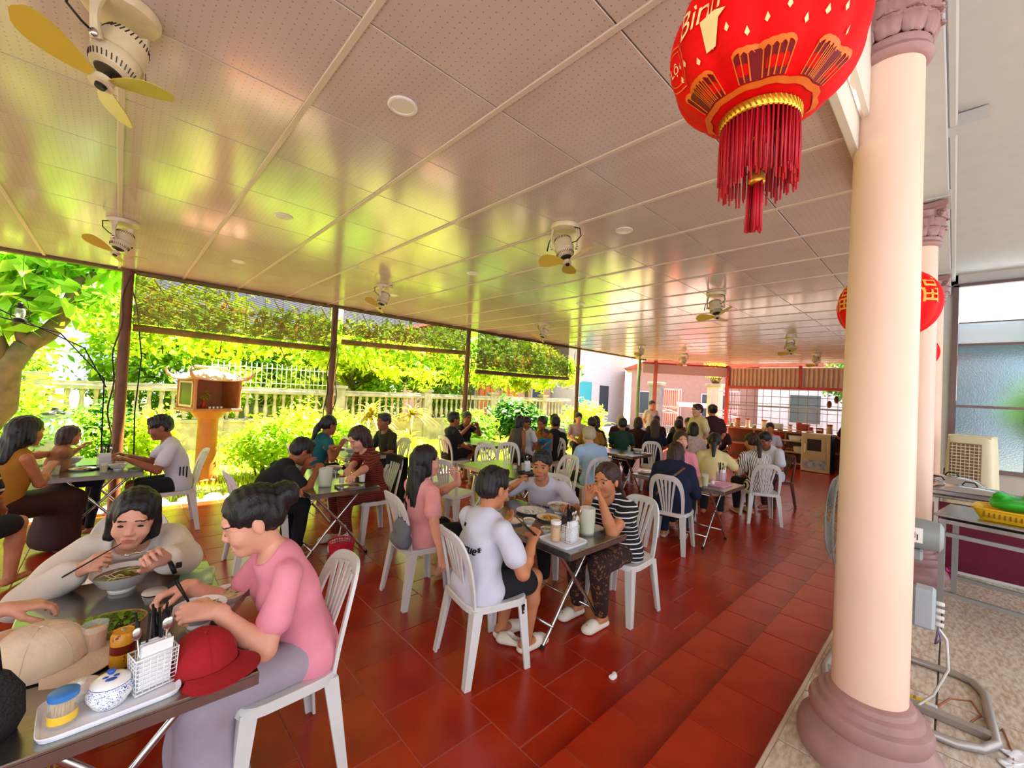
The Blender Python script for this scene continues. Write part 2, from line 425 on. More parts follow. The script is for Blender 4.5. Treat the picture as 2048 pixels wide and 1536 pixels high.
# --- columns
def column(x, y, label):
    t = thing('column', label, 'column', (x, y, HF))
    s = MB().lathe([(.128,.26),(.133,.3),(.131,1.2),(.125,2.2),(.117,3.13)], n=40)
    s.build('shaft', M_cream, t, smooth=40)
    b = MB().lathe([(.250,0),(.257,.03),(.257,.07),(.248,.10),(.232,.115),(.225,.13),(.205,.155),(.212,.17),(.216,.20),(.207,.225),(.186,.235),(.178,.262),(.160,.272),(.153,.29),(.136,.30)], n=44)
    b.build('base', M_mauve, t, smooth=35)
    sx = .117; z = 3.10
    r = MB().lathe([(sx+.002,z-.01),(sx+.022,z),(sx+.03,z+.018),(sx+.022,z+.036),(sx+.012,z+.042),(sx+.02,z+.056),(sx+.02,z+.07),(sx+.004,z+.08)], n=36)
    r.build('neck_ring', M_mauve, t, smooth=40)
    bell = MB().lathe([(sx-.004,z+.07),(sx+.002,z+.16),(sx+.02,z+.25),(sx+.05,z+.31)], n=28)
    cap = bell.build('capital', M_mauve, t, smooth=40)
    def leaf(h, w, curl):
        def fn(u, v):
            a = (u-.5)*w*(1-.55*abs(2*v-1)**3)*(1+.12*math.sin(v*16))
            rad = .004 + .014*math.sin(v*PI) + curl*max(0, v-.6)**2*6 + .010*math.cos((u-.5)*PI)*(1) - .004*math.cos((u-.5)*14)
            zz = h*(v if v < .82 else .82-(v-.82)*.6)
            return (rad, a, zz)
        return MB().grid(fn, 9, 10, thick=-.008).mesh('leaf', True)
    for row,(z0,h,n,ph,cu) in enumerate(((z+.075,.115,10,0,.05),(z+.10,.19,10,.5,.06))):
        lm = leaf(h, .095 if row == 0 else .1, cu)
        for k in range(n):
            a = 2*PI*(k+ph)/n
            o = link('acanthus_leaf', lm, M_mauve, cap, ((sx+.004)*math.cos(a), (sx+.004)*math.sin(a), z0)); o.rotation_euler = (0,0,a)
    ab = MB()
    poly = []
    R = .245
    for k in range(4):
        c0 = PI/4 + k*PI/2; c1 = c0+PI/2
        p0 = V(R*math.cos(c0), R*math.sin(c0)); p1 = V(R*math.cos(c1), R*math.sin(c1))
        for q in range(8):
            u = q/8; p = p0.lerp(p1, u); n_ = -((p0+p1)/2).normalized(); p = p + n_*(.035*math.sin(u*PI)); poly.append((p.x, p.y))
    ab.prism([(a*.93,b_*.93) for a,b_ in poly], z+.30, z+.33); ab.prism(poly, z+.33, z+.375)
    ab.build('abacus', M_mauve, t, smooth=20)
    vm = MB()
    pts = []
    for q in range(26):
        a = q*.42; rr = .034*(1-q/30); pts.append((rr*math.cos(a), 0, rr*math.sin(a)))
    vm.tube(pts, [.013*(1-q/40) for q in range(26)], 7)
    vme = vm.mesh('volute', True)
    for k in range(4):
        a = PI/4+k*PI/2; o = link('volute', vme, M_mauve, cap, (.185*math.cos(a), .185*math.sin(a), z+.272)); o.rotation_euler = (0,0,a)
    return t
column(2.5,.235,'nearest cream round column with mauve base, in front of the standing fan')
column(5.5,.25,'second cream column, behind the nearest one and beside the burgundy counter')
column(8.5,.25,'farthest cream column, next to the tall frosted window')
column(-.6,.235,'cream column standing behind the camera') if False else None

# --- hall shell
HX = 10.0; HC = 3.98
struct('ceiling_hall', MB().box((4.1,-1.8,HC+.06),(12.0,4.0,.12)), M_hallw)
bmh = MB().box((3.1,.23,HC-.15),(14.0,.30,.35))
for x in (-.6,2.5,5.5,8.5): bmh.box((x,.23,HC-.31),(.36,.34,.06))
bmh.box((4.6,.0,HC-.06),(.14,.26,.10))
bmh.box((3.1,.055,HC-.05),(14,.05,.10),bev=.01).box((3.1,.385,HC-.05),(14,.03,.1))
struct('trim_6', bmh, M_hallw)
wb = MB().box((HX+.08,.25,2.05),(.16,.5,3.9)).box((HX+.08,-2.2,.46),(.16,4.6,.66)).box((HX+.08,-2.2,3.90),(.16,4.6,.16)).box((HX+.08,-4.2,2.2),(.16,.8,3.6))
struct('wall_hall_end', wb, M_hallw)
struct('wall_hall_kitchen', MB().box((12.4,.40,1.5),(4.6,.10,3.0)), mat('kitchen_wall','#8e6f66',.6,var=.3))
# window of frosted panes
M_frost = mat('textured_glass', '#8ea3a6', .22, trans=.92, ior=1.3, bump=.55, bscale=70)
M_clear = mat('clear_glass', '#f3fbff', .03, alpha=.12, spec=.6)
wn = struct('window_1', MB().box((HX,.02,2.3),(.09,.07,3.0)).box((HX,-2.2,.82),(.10,4.5,.06)).box((HX,-2.2,3.80),(.09,4.5,.05)), M_alu)
rows = [(.85,1.80),(1.84,2.80),(2.84,3.78)]
for q in range(5):
    y1 = -.02-.76*q; y0 = y1-.72
    MB().box((HX,y0-.02,2.3),(.08,.04,2.95)).build('mullion', M_alu, wn)
    for ri,(za,zb) in enumerate(rows):
        if ri < 2: MB().box((HX,(y0+y1)/2,zb+.02),(.07,.72,.04)).build('glazing_bar', M_alu, wn)
        MB().box((HX,(y0+y1)/2,(za+zb)/2),(.012,y1-y0,zb-za)).build('pane', M_frost if ri < 2 else M_clear, wn)
        if ri == 2: MB().box((HX,(y0+y1)/2,3.18),(.03,.72,.02)).build('glazing_bar', M_alu, wn)
# metal awning outside the hall window
struct('trim_7', MB().box((HX+.9,-2.2,3.0),(1.5,5,.04), M=Matrix.Rotation(math.radians(14),3,'Y')), mat('awning_sheet','#8fa0b4',.5))

# --- posts along the garden
M_vine = mat('vine_stem', '#4a3a22', .8, var=.4)
def vine(parent, x0, y0, seed, n=2, h=2.9):
    rn = random.Random(seed)
    for k in range(n):
        ph = rn.random()*6; rad = .075+.02*rn.random(); pts = []
        for q in range(36):
            z = .05+(h-.1)*q/35; a = ph+z*(1.2+k*.8)
            pts.append((rad*math.cos(a)+.02*math.sin(z*9+k), rad*math.sin(a)+.02*math.cos(z*7), z))
        MB().tube(pts, [.011-.004*q/35 for q in range(36)], 5).build('vine_stem', M_vine, parent, smooth=True)
POSTS = []
for k,(x,y,w,lab,sq) in enumerate(((.03,6.85,.055,'brown round post beside the plumeria tree at the garden edge',0),(2.5,6.9,.05,'brown post wrapped in twisting vine stems, near the spirit house',0),
      (5.22,6.92,.05,'brown post with vines between the two right-hand bamboo blinds',0),(8.95,6.95,.05,'red-brown post at the far end of the bamboo blinds',0))):
    t = thing('pavilion_post', lab, 'post', (x,y,0), 0, 'posts along the garden edge')
    MB().cyl((0,0,-.1),(0,0,CEIL+.02),w,n=16).build('shaft', M_post, t, smooth=40)
    MB().lathe([(w+.03,-.1),(w+.03,.02),(w+.004,.05)],n=16).build('foot', mat('concrete','#a89a86',.9,var=.3), t, smooth=40)
    MB().box((0,0,CEIL-.01),(.16,.16,.012)).build('head_plate', M_post, t)
    vine(t, x, y, k+3, 2 if k in (1,2) else 1)
    POSTS.append(t)
t = thing('pavilion_post','thin green steel post before the turquoise shutter','post',(12.2,7.0,0)); MB().cyl((0,0,-.1),(0,0,CEIL),.05,n=12).build('shaft', mat('green_post','#5f7a3a',.5), t, True); MB().box((0,0,.0),(.16,.16,.02)).build('foot',M_redst,t)
t = thing('pavilion_post','red steel post at the corner near the street gate','post',(12.75,6.72,0)); MB().box((0,0,1.45),(.09,.09,2.96)).build('shaft', M_redst, t); MB().box((0,0,.0),(.2,.2,.02)).build('foot',M_redst,t)
# corner fascia of grey sheet over the street opening, with red rails
fa = struct('trim_8', MB().box((0,0,0),(3.0,.03,.30),bev=.004,M=Matrix.Rotation(math.atan2(-1.85,2.3),3,'Z')), mat('grey_canopy_sheet','#b9a6a8',.6))
fa.location = (13.58,6.06,2.66)
cb = MB().box((13.58,6.06,2.84),(3.0,.05,.05),M=Matrix.Rotation(math.atan2(-1.85,2.3),3,'Z')); struct('trim_9', cb, M_redst)
# far end wall: corrugated sheet over a red beam
we = struct('wall_far', MB().box((FARX+.06,2.8,2.52),(.02,4.75,.60)), M_corr)
pr_ = []; n = 0; y = .45
mbr = MB().prism([(-.02,-.035),(.0,-.035),(.018,-.02),(.018,.02),(.0,.035),(-.02,.035)], -.29, .29); rib = mbr.mesh('sheet_rib')
while y < 5.15:
    o = link('sheet_rib', rib, M_corr, we, (FARX+.04-.02, y, 2.52)); o.rotation_euler = (0,0,PI); y += .115
struct('trim_10', MB().box((FARX,2.8,2.20),(.08,4.8,.08)).box((FARX,3.15,2.55),(.08,.08,.66)).box((FARX,5.18,1.45),(.10,.10,2.9)).box((FARX,.5,1.45),(.1,.1,2.9)), M_redst)
# ------------------------------------------------------------------ materials of the things
M_plast = mat('white_plastic', '#dcd9d3', .34, var=.06, vscale=5)
M_plastd = mat('maroon_plastic', '#5a2620', .4, var=.2)
M_steel = mat('brushed_steel', '#a9a49c', .22, .95, var=.15, vscale=12, stretch=(1,8,1))
M_chrome = mat('chrome_tube', '#c9c4be', .16, .95)
M_black = mat('black_plastic', '#141214', .45, spec=.3)
M_porc = mat('porcelain', '#f2ede6', .18, coat=.4)
M_porcg = mat('grey_porcelain', '#d8d2c8', .22)
M_glass = mat('drink_glass', '#eef4ee', .05, alpha=.22, spec=.8)
M_broth = mat('broth', '#8a6a34', .15, color2='#6d5226', vscale=30)
M_noodle = mat('noodle', '#e3d3a4', .4)
M_herb = mat('herb_leaf', '#6d9a1e', .5, island=.35)
M_gold = mat('gold_trim', '#e8b43a', .3, .8)
M_paper = mat('paper_napkin', '#f4f2f0', .85)
M_beer = mat('lager', '#e08c10', .12, alpha=.92)
M_ivory = mat('ivory_metal_paint', '#e2cfa6', .38, var=.25, vscale=9)
M_yblade = mat('yellow_fan_blade', '#d8b640', .3, trans=.25)
M_dark = mat('dark_vent', '#2c1c14', .6)
M_wicker = mat('wicker', '#c9a25a', .7, var=.3, vscale=40)
M_brownw = mat('brown_wood', '#6d3f22', .5, var=.3, stretch=(1,1,6))

def loft(polys):
    n = len(polys[0]); vs = [p for q in polys for p in q]; fs = []
    for i in range(len(polys)-1):
        for k in range(n): fs.append((i*n+k, i*n+(k+1)%n, (i+1)*n+(k+1)%n, (i+1)*n+k))
    fs += [tuple(range(n))[::-1], tuple((len(polys)-1)*n+k for k in range(n))]
    return vs, fs
def chair_proto(m):
    t = thing('plastic_chair', 'x', 'chair')
    def out(a, r, z):
        c, s = math.cos(a), math.sin(a); e = .42
        x = .215*abs(c)**e*(1 if c > 0 else -1); y = .205*abs(s)**e*(1 if s > 0 else -1)
        x *= 1.0+.05*(y/.2); return (x*r, y*r, z)
    mb = MB(); rings = [(.02,.425),(.35,.424),(.7,.428),(.9,.436),(.97,.437),(1,.431),(1,.398),(.975,.396),(.96,.424),(.6,.418),(.02,.417)]
    vs = []; n = 32
    for r,z in rings: vs += [out(2*PI*k/n, r, z) for k in range(n)]
    fs = [(i*n+k, i*n+(k+1)%n, (i+1)*n+(k+1)%n, (i+1)*n+k) for i in range(len(rings)-1) for k in range(n)]
    fs += [tuple(range(n))[::-1], tuple((len(rings)-1)*n+k for k in range(n))]
    mb.add(vs, fs); mb.build('seat', m, t, smooth=40)
    for sx in (-1,1):
        for sy in (-1,1):
            top = V(sx*.185, sy*.172, .415); bot = V(sx*.215, sy*(.205 if sy > 0 else .225), 0)
            polys = []
            for u in (0,.33,.66,1):
                p = top.lerp(bot, u); w = .062*(1-u)+.04*u; th = .013
                L = [(0,0),(-w,0),(-w,-th),(-th,-th),(-th,-w),(0,-w)]
                q = [V(p.x+sx*(a+.012), p.y+sy*(b+.012), p.z) for a,b in L]
                if sx*sy < 0: q = q[::-1]
                polys.append(q)
            mb = MB(); mb.add(*loft(polys)); mb.build('leg', m, t)
    def Y(x, z): v = max(0,(z-.43)/.44); return -.175-.125*v**1.15+.055*(abs(x)/.2)**2*(.3+.7*v)
    def fr(u, inn):
        # arch outline, u 0..1
        a = PI*(1-u); e = .55; c, s = math.cos(a), math.sin(a)
        w = .205-inn*.9; h = .44-inn
        x = w*abs(c)**e*(1 if c > 0 else -1); z = .425+h*abs(s)**.62
        x *= .90+.10*(z-.43)/.44
        return x, z
    def ff(u, v):
        x, z = fr(u, .036*v*(1+.5*math.sin(PI*u))); return (x, Y(x,z), z)
    bk = MB().grid(ff, 33, 4, thick=.016).build('backrest', m, t, smooth=50)
    for k in range(5):
        xb = (k-2)*.022; xt = (k-2)*.05
        def sf(u, v, xb=xb, xt=xt):
            x = xb+(xt-xb)*v**1.2+(u-.5)*(.015+.012*v); z = .42+v*(.43-.02-.02*abs(xt)/.1); return (x, Y(x,z)+.002, z)
        MB().grid(sf, 3, 9, thick=.009).build('slat', m, bk, smooth=50)
    return t
CH = chair_proto(M_plast); CHD = None
_used = [0]
def chair(x, y, face, label, dark=False, group='white plastic chairs'):
    global CHD
    if dark:
        if CHD is None:
            CHD = dup(CH, (x,y,0), math.radians(face-90), label, 'dark plastic chairs')
            for o in CHD.children_recursive:
                o.data = o.data.copy(); o.data.materials.clear(); o.data.materials.append(M_plastd)
            return CHD
        return dup(CHD, (x,y,0), math.radians(face-90), label)
    if not _used[0]:
        _used[0] = 1; CH.location = (x,y,0); CH.rotation_euler = (0,0,math.radians(face-90)); tag(CH, label, 'chair', group); return CH
    return dup(CH, (x,y,0), math.radians(face-90), label, group)

TH = .70; TW, TL = .65, 1.15
def table_proto():
    t = thing('folding_table','x','table')
    mb = MB().box((0,0,TH-.006),(TW,TL,.012),bev=.003)
    tt = mb.build('table_top', M_steel, t)
    for sx in (-1,1): MB().box((sx*(TW/2-.006),0,TH-.028),(.012,TL-.004,.034)).build('rim', M_steel, tt)
    for sy in (-1,1): MB().box((0,sy*(TL/2-.006),TH-.028),(TW-.026,.012,.034)).build('rim', M_steel, tt)
    for sy in (-1,1):
        for sx in (-1,1):
            y = sy*(.37+.016*sx)
            pts = [(sx*-.26,y,TH-.03),(sx*.10,y,.26),(sx*.16,y,.18),(sx*.20,y,.13),(sx*.30,y,.012)]
            l = MB().tube(pts,.0125,10).build('leg', M_chrome, t, smooth=60)
            MB().cyl((sx*.292,y,.022),(sx*.306,y,.001),.016,.016,n=10).build('foot_cap', M_black, l)
    for sx in (-1,1):
        MB().cyl((sx*.215,-.37,.12),(sx*.215,.37,.12),.010,n=8).build('crossbar', M_chrome, t, True)
        MB().cyl((sx*-.20,-.37,.60),(sx*-.20,.37,.60),.010,n=8).build('crossbar', M_chrome, t, True)
    return t
TB = None
def table(x, y, label, rz=0):
    global TB
    if TB is None:
        TB = table_proto(); TB.location = (x,y,0); TB.rotation_euler = (0,0,rz); tag(TB,label,'table','stainless folding tables'); return TB
    return dup(TB,(x,y,0),rz,label,'stainless folding tables')

# ---------------------------------------------------------------- tableware
PROTO = {}
def copyof(key, make, loc, label, rz=0, group=None):
    if key not in PROTO:
        o = make(); PROTO[key] = o; o.location = loc; o.rotation_euler = (0,0,rz); o['label'] = label
        if group: o['group'] = group
        return o
    return dup(PROTO[key], loc, rz, label, group)
def mk_bowl(r=.11, h=.075, fill=M_broth, m=None, top=.8):
    def f():
        t = thing('bowl','x','bowl')
        mb = MB().lathe([(r*.42,0),(r*.44,.008),(r*.40,.014),(r*.72,h*.45),(r*.98,h),(r,h+.002),(r*.97,h),(r*.70,h*.5),(r*.38,.02),(.001,.02)], n=32, caps=False)
        mb.build('body', m or M_porc, t, smooth=50)
        zz = h*top; rr = r*(.72+.24*(top-.45)/.55)
        s = MB().lathe([(rr,zz),(rr*.5,zz+.002),(.001,zz+.002)], n=28, caps=False).build('soup', fill, t, True)
        rn = random.Random(int(r*1e4))
        g = MB()
        for k in range(26):
            a = rn.random()*6.28; d = rr*.85*rn.random()**.5
            if k < 12:
                b = a+1.2; g.tube([(d*math.cos(a),d*math.sin(a),zz+.003),(d*math.cos(a)+.015,d*math.sin(a)+.01,zz+.006),(d*math.cos(b)*.8,d*math.sin(b)*.8,zz+.003)],.002,5,mi=0)
            else: g.ell((d*math.cos(a),d*math.sin(a),zz+.003),(.010,.006,.002),6,4,mi=1)
        gi = g.build('noodles_and_herbs',[M_noodle,M_herb],s,True); gi['kind'] = 'stuff'
        return t
    return f
def bowl(p, label, r=.11, h=.075, fill=None, key=None):
    return copyof(key or ('bowl',r,h,id(fill)), mk_bowl(r,h,fill or M_broth), p, label, group='bowls on the tables')
def mk_plate(r=.10, food=None):
    def f():
        t = thing('plate','x','plate')
        MB().lathe([(r*.6,0),(r*.62,.004),(r*.95,.014),(r,.017),(r*.94,.016),(r*.60,.006),(.001,.006)],n=30,caps=False).build('body',M_porc,t,smooth=50)
        if food:
            rn = random.Random(3); g = MB()
            for k in range(60):
                a = rn.random()*6.28; d = r*.6*rn.random()**.6; z = .008+.03*(1-d/(r*.62))*rn.random()
                g.ell((d*math.cos(a),d*math.sin(a),z),(.012,.008,.006),6,4,M=Matrix.Rotation(rn.random()*6,3,'Z'))
            o = g.build('food',food,t,True); o['kind']='stuff'
        return t
    return f
def plate(p, label, r=.10, food=None): return copyof(('plate',r,id(food)), mk_plate(r,food), p, label, group='plates on the tables')
def mk_glass(r=.033,h=.10,fill=None,mug=False):
    def f():
        t = thing('drinking_glass','x','glass')
        MB().lathe([(r*.8,0),(r,h),(r*.93,h),(r*.74,.008),(.001,.008)],n=20,caps=False).build('wall',M_glass,t,smooth=50)
        if fill: MB().lathe([(.001,.009),(r*.73,.009),(r*.89,h*.8),(.001,h*.8)],n=18,caps=False).build('drink',fill,t,smooth=50)
        return t
    return f
def glass(p,label,r=.033,h=.10,fill=None): return copyof(('glass',r,h,id(fill)),mk_glass(r,h,fill),p,label,group='glasses on the tables')
def pitcher(p,label,r=.052,h=.19,lid=False,fill=True):
    def f():
        t = thing('water_pitcher','x','pitcher')
        mp = mat('cloudy_plastic','#eef0e2',.25,alpha=.36)
        MB().lathe([(r*.92,0),(r,.012),(r*1.05,h),(r*.99,h),(r*.93,.014),(.001,.014)],n=28,caps=False).build('wall',mp,t,smooth=50)
        MB().tube([(r,0,h*.85),(r+.035,0,h*.8),(r+.035,0,h*.35),(r*.98,0,h*.25)],.006,8).build('handle',mp,t,True)
        if fill: MB().lathe([(.001,.015),(r*.91,.015),(r*.94,h*.38),(.001,h*.38)],n=24,caps=False).build('drink',mat('barley_tea','#dfe08a',.1,alpha=.75),t,smooth=50)
        if lid: MB().lathe([(r*1.06,h),(r*1.06,h+.018),(r*.6,h+.024),(.001,h+.024)],n=24).build('lid',mat('pink_lid','#d8847c',.4),t,smooth=50)
        return t
    return copyof(('pitcher',r,h,lid),f,p,label,group='pitchers')
def jar(p,label,cap='#3f7fc8',content='sticks',r=.031,h=.085):
    def f():
        t = thing('jar','x','jar')
        MB().lathe([(r*.95,0),(r,.006),(r,h*.82),(r*.85,h*.88)],n=20).build('body',mat('jar_plastic','#f3ead8',.1,alpha=.28),t,smooth=50)
        rn = random.Random(4)
        if content == 'sticks':
            g = MB()
            for k in range(46):
                a = rn.random()*6.28; d = r*.78*rn.random()**.5; b = rn.random()*6.28
                g.cyl((d*math.cos(a),d*math.sin(a),.005),(d*math.cos(a)+.004*math.cos(b),d*math.sin(a)+.004*math.sin(b),h*.72),.0011,n=4)
            o = g.build('toothpicks',mat('toothpick_wood','#d8b26a',.6),t); o['kind']='stuff'
            MB().lathe([(r*1.01,.012),(r*1.01,.035)],n=20,caps=False).build('label_band',mat('yellow_label','#f0c23a',.5),t,smooth=50)
        elif content:
            g = MB().lathe([(.001,.004),(r*.9,.004),(r*.9,h*.7),(.001,h*.7)],n=16,caps=False).build('content',content,t,smooth=50)
        MB().lathe([(r*1.03,h*.86),(r*1.05,h*.88),(r*1.05,h*1.02),(r*.95,h*1.05),(.001,h*1.05)],n=24).build('lid',mat('lid_'+cap.strip('#'),cap,.35),t,smooth=40)
        return t
    return copyof(('jar',cap,str(content),r,h),f,p,label)
def blue_pot(p,label):
    t = thing('sugar_pot',label,'pot',p)
    m = spotmat('blue_and_white_porcelain','#f4f4f2','#3866b8',scale=52,thr=.34,rough=.15)
    MB().lathe([(.034,0),(.040,.006),(.052,.03),(.055,.045),(.046,.062),(.044,.066)],n=30,caps=False).build('body',m,t,smooth=50)
    MB().lathe([(.0435,.062),(.047,.064),(.045,.068)],n=30,caps=False).build('blue_rim',mat('cobalt_blue','#2f55a8',.2),t,True)
    l = MB().lathe([(.047,.066),(.044,.074),(.028,.083),(.008,.087),(.001,.088)],n=30,caps=False).build('lid',M_porc,t,smooth=50)
    MB().lathe([(.004,.086),(.010,.094),(.009,.101),(.001,.104)],n=14,caps=False).build('knob',mat('cobalt_blue','#2f55a8',.2),l,True)
    MB().ell((0,-.024,.0845),(.014,.009,.002),10,6).ell((.012,-.012,.086),(.008,.006,.002),8,5).ell((-.012,-.010,.086),(.008,.005,.002),8,5).build('painted_flower',mat('cobalt_blue','#2f55a8',.2),l,True)
    return t
def tray(p,label,w=.36,d=.26,rz=0,m=None):
    t = thing('serving_tray',label,'tray',p,rz)
    m = m or spotmat('printed_tray','#eceaf0','#4a4860',scale=9,thr=.10,rough=.25)
    def fn(u,v):
        a = 2*PI*u; e=.25; c,s=math.cos(a),math.sin(a); x=abs(c)**e*(1 if c>0 else -1); y=abs(s)**e*(1 if s>0 else -1)
        prof=[(.001,.004),(.5,.004),(.93,.004),(.965,.012),(1,.016),(1.012,.014),(.975,.0),(.5,.0),(.001,.0)]
        q=min(int(v*8+.001),8); r,z=prof[q]; return (x*w/2*r,y*d/2*r,z)
    MB().grid(fn,36,9,closed_u=True).build('dish',m,t,smooth=50)
    return t
def wire_caddy(p,label,rz=0,h=.10,w=.085,d=.06,chops=14,spoons=3,napkin=True,col='#f2f2f2',chcol=None):
    """white basket with folded napkins, chopsticks and spoons"""
    t = thing('cutlery_caddy',label,'caddy',p,rz)
    m = mat('caddy_'+col.strip('#'),col,.35)
    b = MB()
    for k in range(9):
        z=.006+h*.92*k/8; s=1+.08*k/8
        b.tube([(-w/2*s,-d/2*s,z),(w/2*s,-d/2*s,z),(w/2*s,d/2*s,z),(-w/2*s,d/2*s,z)],.0018 if 0<k<8 else .003,5,closed=True)
    for k in range(7):
        x=-w/2+w*k/6
        b.cyl((x,-d/2,.004),(x*1.08,-d/2*1.08,h),.0016,n=5); b.cyl((x,d/2,.004),(x*1.08,d/2*1.08,h),.0016,n=5)
    for k in range(1,4):
        y=-d/2+d*k/4
        b.cyl((-w/2,y,.004),(-w/2*1.08,y*1.08,h),.0016,n=5); b.cyl((w/2,y,.004),(w/2*1.08,y*1.08,h),.0016,n=5)
    b.build('wire_basket',m,t,True)
    MB().box((0,0,.004),(w*.97,d*.97,.004)).build('bottom',m,t)
    rn=random.Random(int(abs(p[0])*100))
    for k in range(chops):
        a=rn.random()*6.28; x0=w*.36*math.cos(a)*rn.random(); y0=.006+d*.3*math.sin(a)*rn.random(); tx=rn.uniform(-.035,.035); ty=rn.uniform(-.02,.03)
        MB().cyl((x0,y0,.01),(x0+tx,y0+ty,h+.10+rn.uniform(0,.03)),.0028,.0038,n=6).build('chopstick',chcol or M_black,t,True)
    for k in range(spoons):
        x0=-w*.3+k*w*.3; y0=-d*.2; tx=rn.uniform(-.03,.03)
        s=MB().cyl((x0,y0,.01),(x0+tx,y0-.01,h+.06),.0025,n=6); s.ell((x0+tx*1.15,y0-.012,h+.08),(.013,.004,.02),10,6)
        s.build('spoon',M_chrome,t,True)
    if napkin:
        nb=MB()
        for k in range(6):
            y=-d*.40+k*.006; nb.box((rn.uniform(-.003,.003),y,h*.66+rn.uniform(-.003,.006)),(w*.80,.004,h*1.18),M=Matrix.Rotation(rn.uniform(-.05,.05),3,'Y'))
        nb.build('napkins',M_paper,t)
    return t
def can(p,label,col='#d98a1a',r=.033,h=.118):
    t = thing('beer_can',label,'can',p)
    MB().lathe([(r*.8,0),(r,.008),(r,h*.9),(r*.84,h*.97),(r*.86,h),(r*.8,h),(r*.78,h*.985),(.001,h*.985)],n=28,caps=False).build('body',spotmat('gold_can','#d9921c','#8a2a14',scale=24,thr=.18,rough=.25),t,smooth=40)
    MB().lathe([(r*1.004,h*.42),(r*1.004,h*.66)],n=28,caps=False).build('label_band',mat('can_red','#7d2412',.3,.3),t,True)
    MB().ell((0,r*.35,h*.99),(.008,.011,.002),10,5).build('ring_pull',M_chrome,t,True)
    return t
def herb_basket(p,label,r=.115):
    t = thing('herb_basket',label,'basket',p)
    b=MB()
    for k in range(6):
        z=.004+.045*k/5; rr=r*(.72+.28*k/5); b.tube([(rr*math.cos(q*.2618),rr*math.sin(q*.2618)*.72,z) for q in range(24)],.0032 if k==5 else .002,5,closed=True)
    for k in range(30):
        a=2*PI*k/30
        for s in (-1,1):
            b.tube([(r*(.72+.28*v)*math.cos(a+s*.3*v),r*(.72+.28*v)*math.sin(a+s*.3*v)*.72,.004+.045*v) for v in (0,.5,1)],.0018,4)
    b.lathe([(.001,.003),(r*.72,.003)],n=24,caps=False,sy=.72)
    b.build('weave',M_wicker,t,True)
    rn=random.Random(5); g=MB()
    for k in range(120):
        a=rn.random()*6.28; d=r*.85*rn.random()**.5; x=d*math.cos(a); y=d*math.sin(a)*.72; z=.02+.045*(1-(d/r)**2)*rn.random()+.01
        M=Matrix.Rotation(rn.random()*6.28,3,'Z')@Matrix.Rotation(rn.uniform(-.9,.9),3,'X')
        l=rn.uniform(.015,.032); g.add([V(x,y,z)+M@V(q) for q in ((0,-l,0),(l*.45,-l*.2,.004),(l*.35,l*.5,.002),(0,l,-.002),(-l*.35,l*.5,.002),(-l*.45,-l*.2,.004))],[(0,1,2,3,4,5)])
    o=g.build('herbs',M_herb,t); o['kind']='stuff'
    return t
def cap(p,label,col,rz=0,flip=False,s=1.0):
    """baseball cap lying on the table"""
    t = thing('baseball_cap',label,'cap',p,rz)
    m=mat('cap_cloth_'+col.strip('#'),col,.9,bump=.25,bscale=90,var=.15,vscale=14)
    def crown(u,v):
        a=2*PI*u; e=.096*s; th=v*PI/2; r=e*math.cos(th)**.7; z=.115*s*math.sin(th)**.9
        dent=1-.10*max(0,math.sin(a*2+1))*math.sin(th*2)-.05*math.sin(a*3)*v*(1-v)
        return (r*math.cos(a)*dent, r*math.sin(a)*1.12*dent, .004+z*(1-.25*math.sin(a+.6)*v*(1-v)))
    MB().grid(crown,30,10,closed_u=True).build('crown',m,t,smooth=True)
    MB().ell((0,0,.118*s),(.007,.007,.004),10,6).build('button',m,t,True)
    for k in range(6):
        a=k*PI/3; MB().tube([tuple(V(crown(a/(2*PI),v))*1.004) for v in (.02,.2,.4,.6,.8,.97)],.0012,4).build('seam',m,t,True)
    def brim(u,v):
        a=PI*(.12+.76*u); r=.098*s*(1+.78*v*math.sin(PI*(.08+.84*u))**.6)
        return (r*math.cos(a), r*math.sin(a)*1.12, .012-.022*v*(.4+.6*abs(u-.5)*2)+.012*(1-abs(u-.5)*2))
    MB().grid(brim,18,6,thick=.004).build('brim',m,t,smooth=60)
    return t
def chopsticks(a,b,label,gap=.012,m=None):
    """a pair of sticks from grip a to tip b"""
    a,b=V(a),V(b); t=thing('chopsticks',label,'chopsticks',a); d=b-a; s=d.cross(V(0,0,1)).normalized()*gap
    for k in (0,1):
        MB().cyl(s*(k-.5)-d*.25,d+s*(k-.5)*.3,.0036,.0018,n=6).build('stick',m or M_black,t,True)
    return t
def spoon(a,b,label):
    a,b=V(a),V(b); t=thing('spoon',label,'spoon',a); d=b-a
    MB().tube([-d*.15,d*.5,d*.95],[.0035,.003,.004],6).build('handle',M_chrome,t,True)
    MB().ell(d*1.08,(.014,.014,.006),12,6).build('ladle',M_chrome,t,True)
    return t
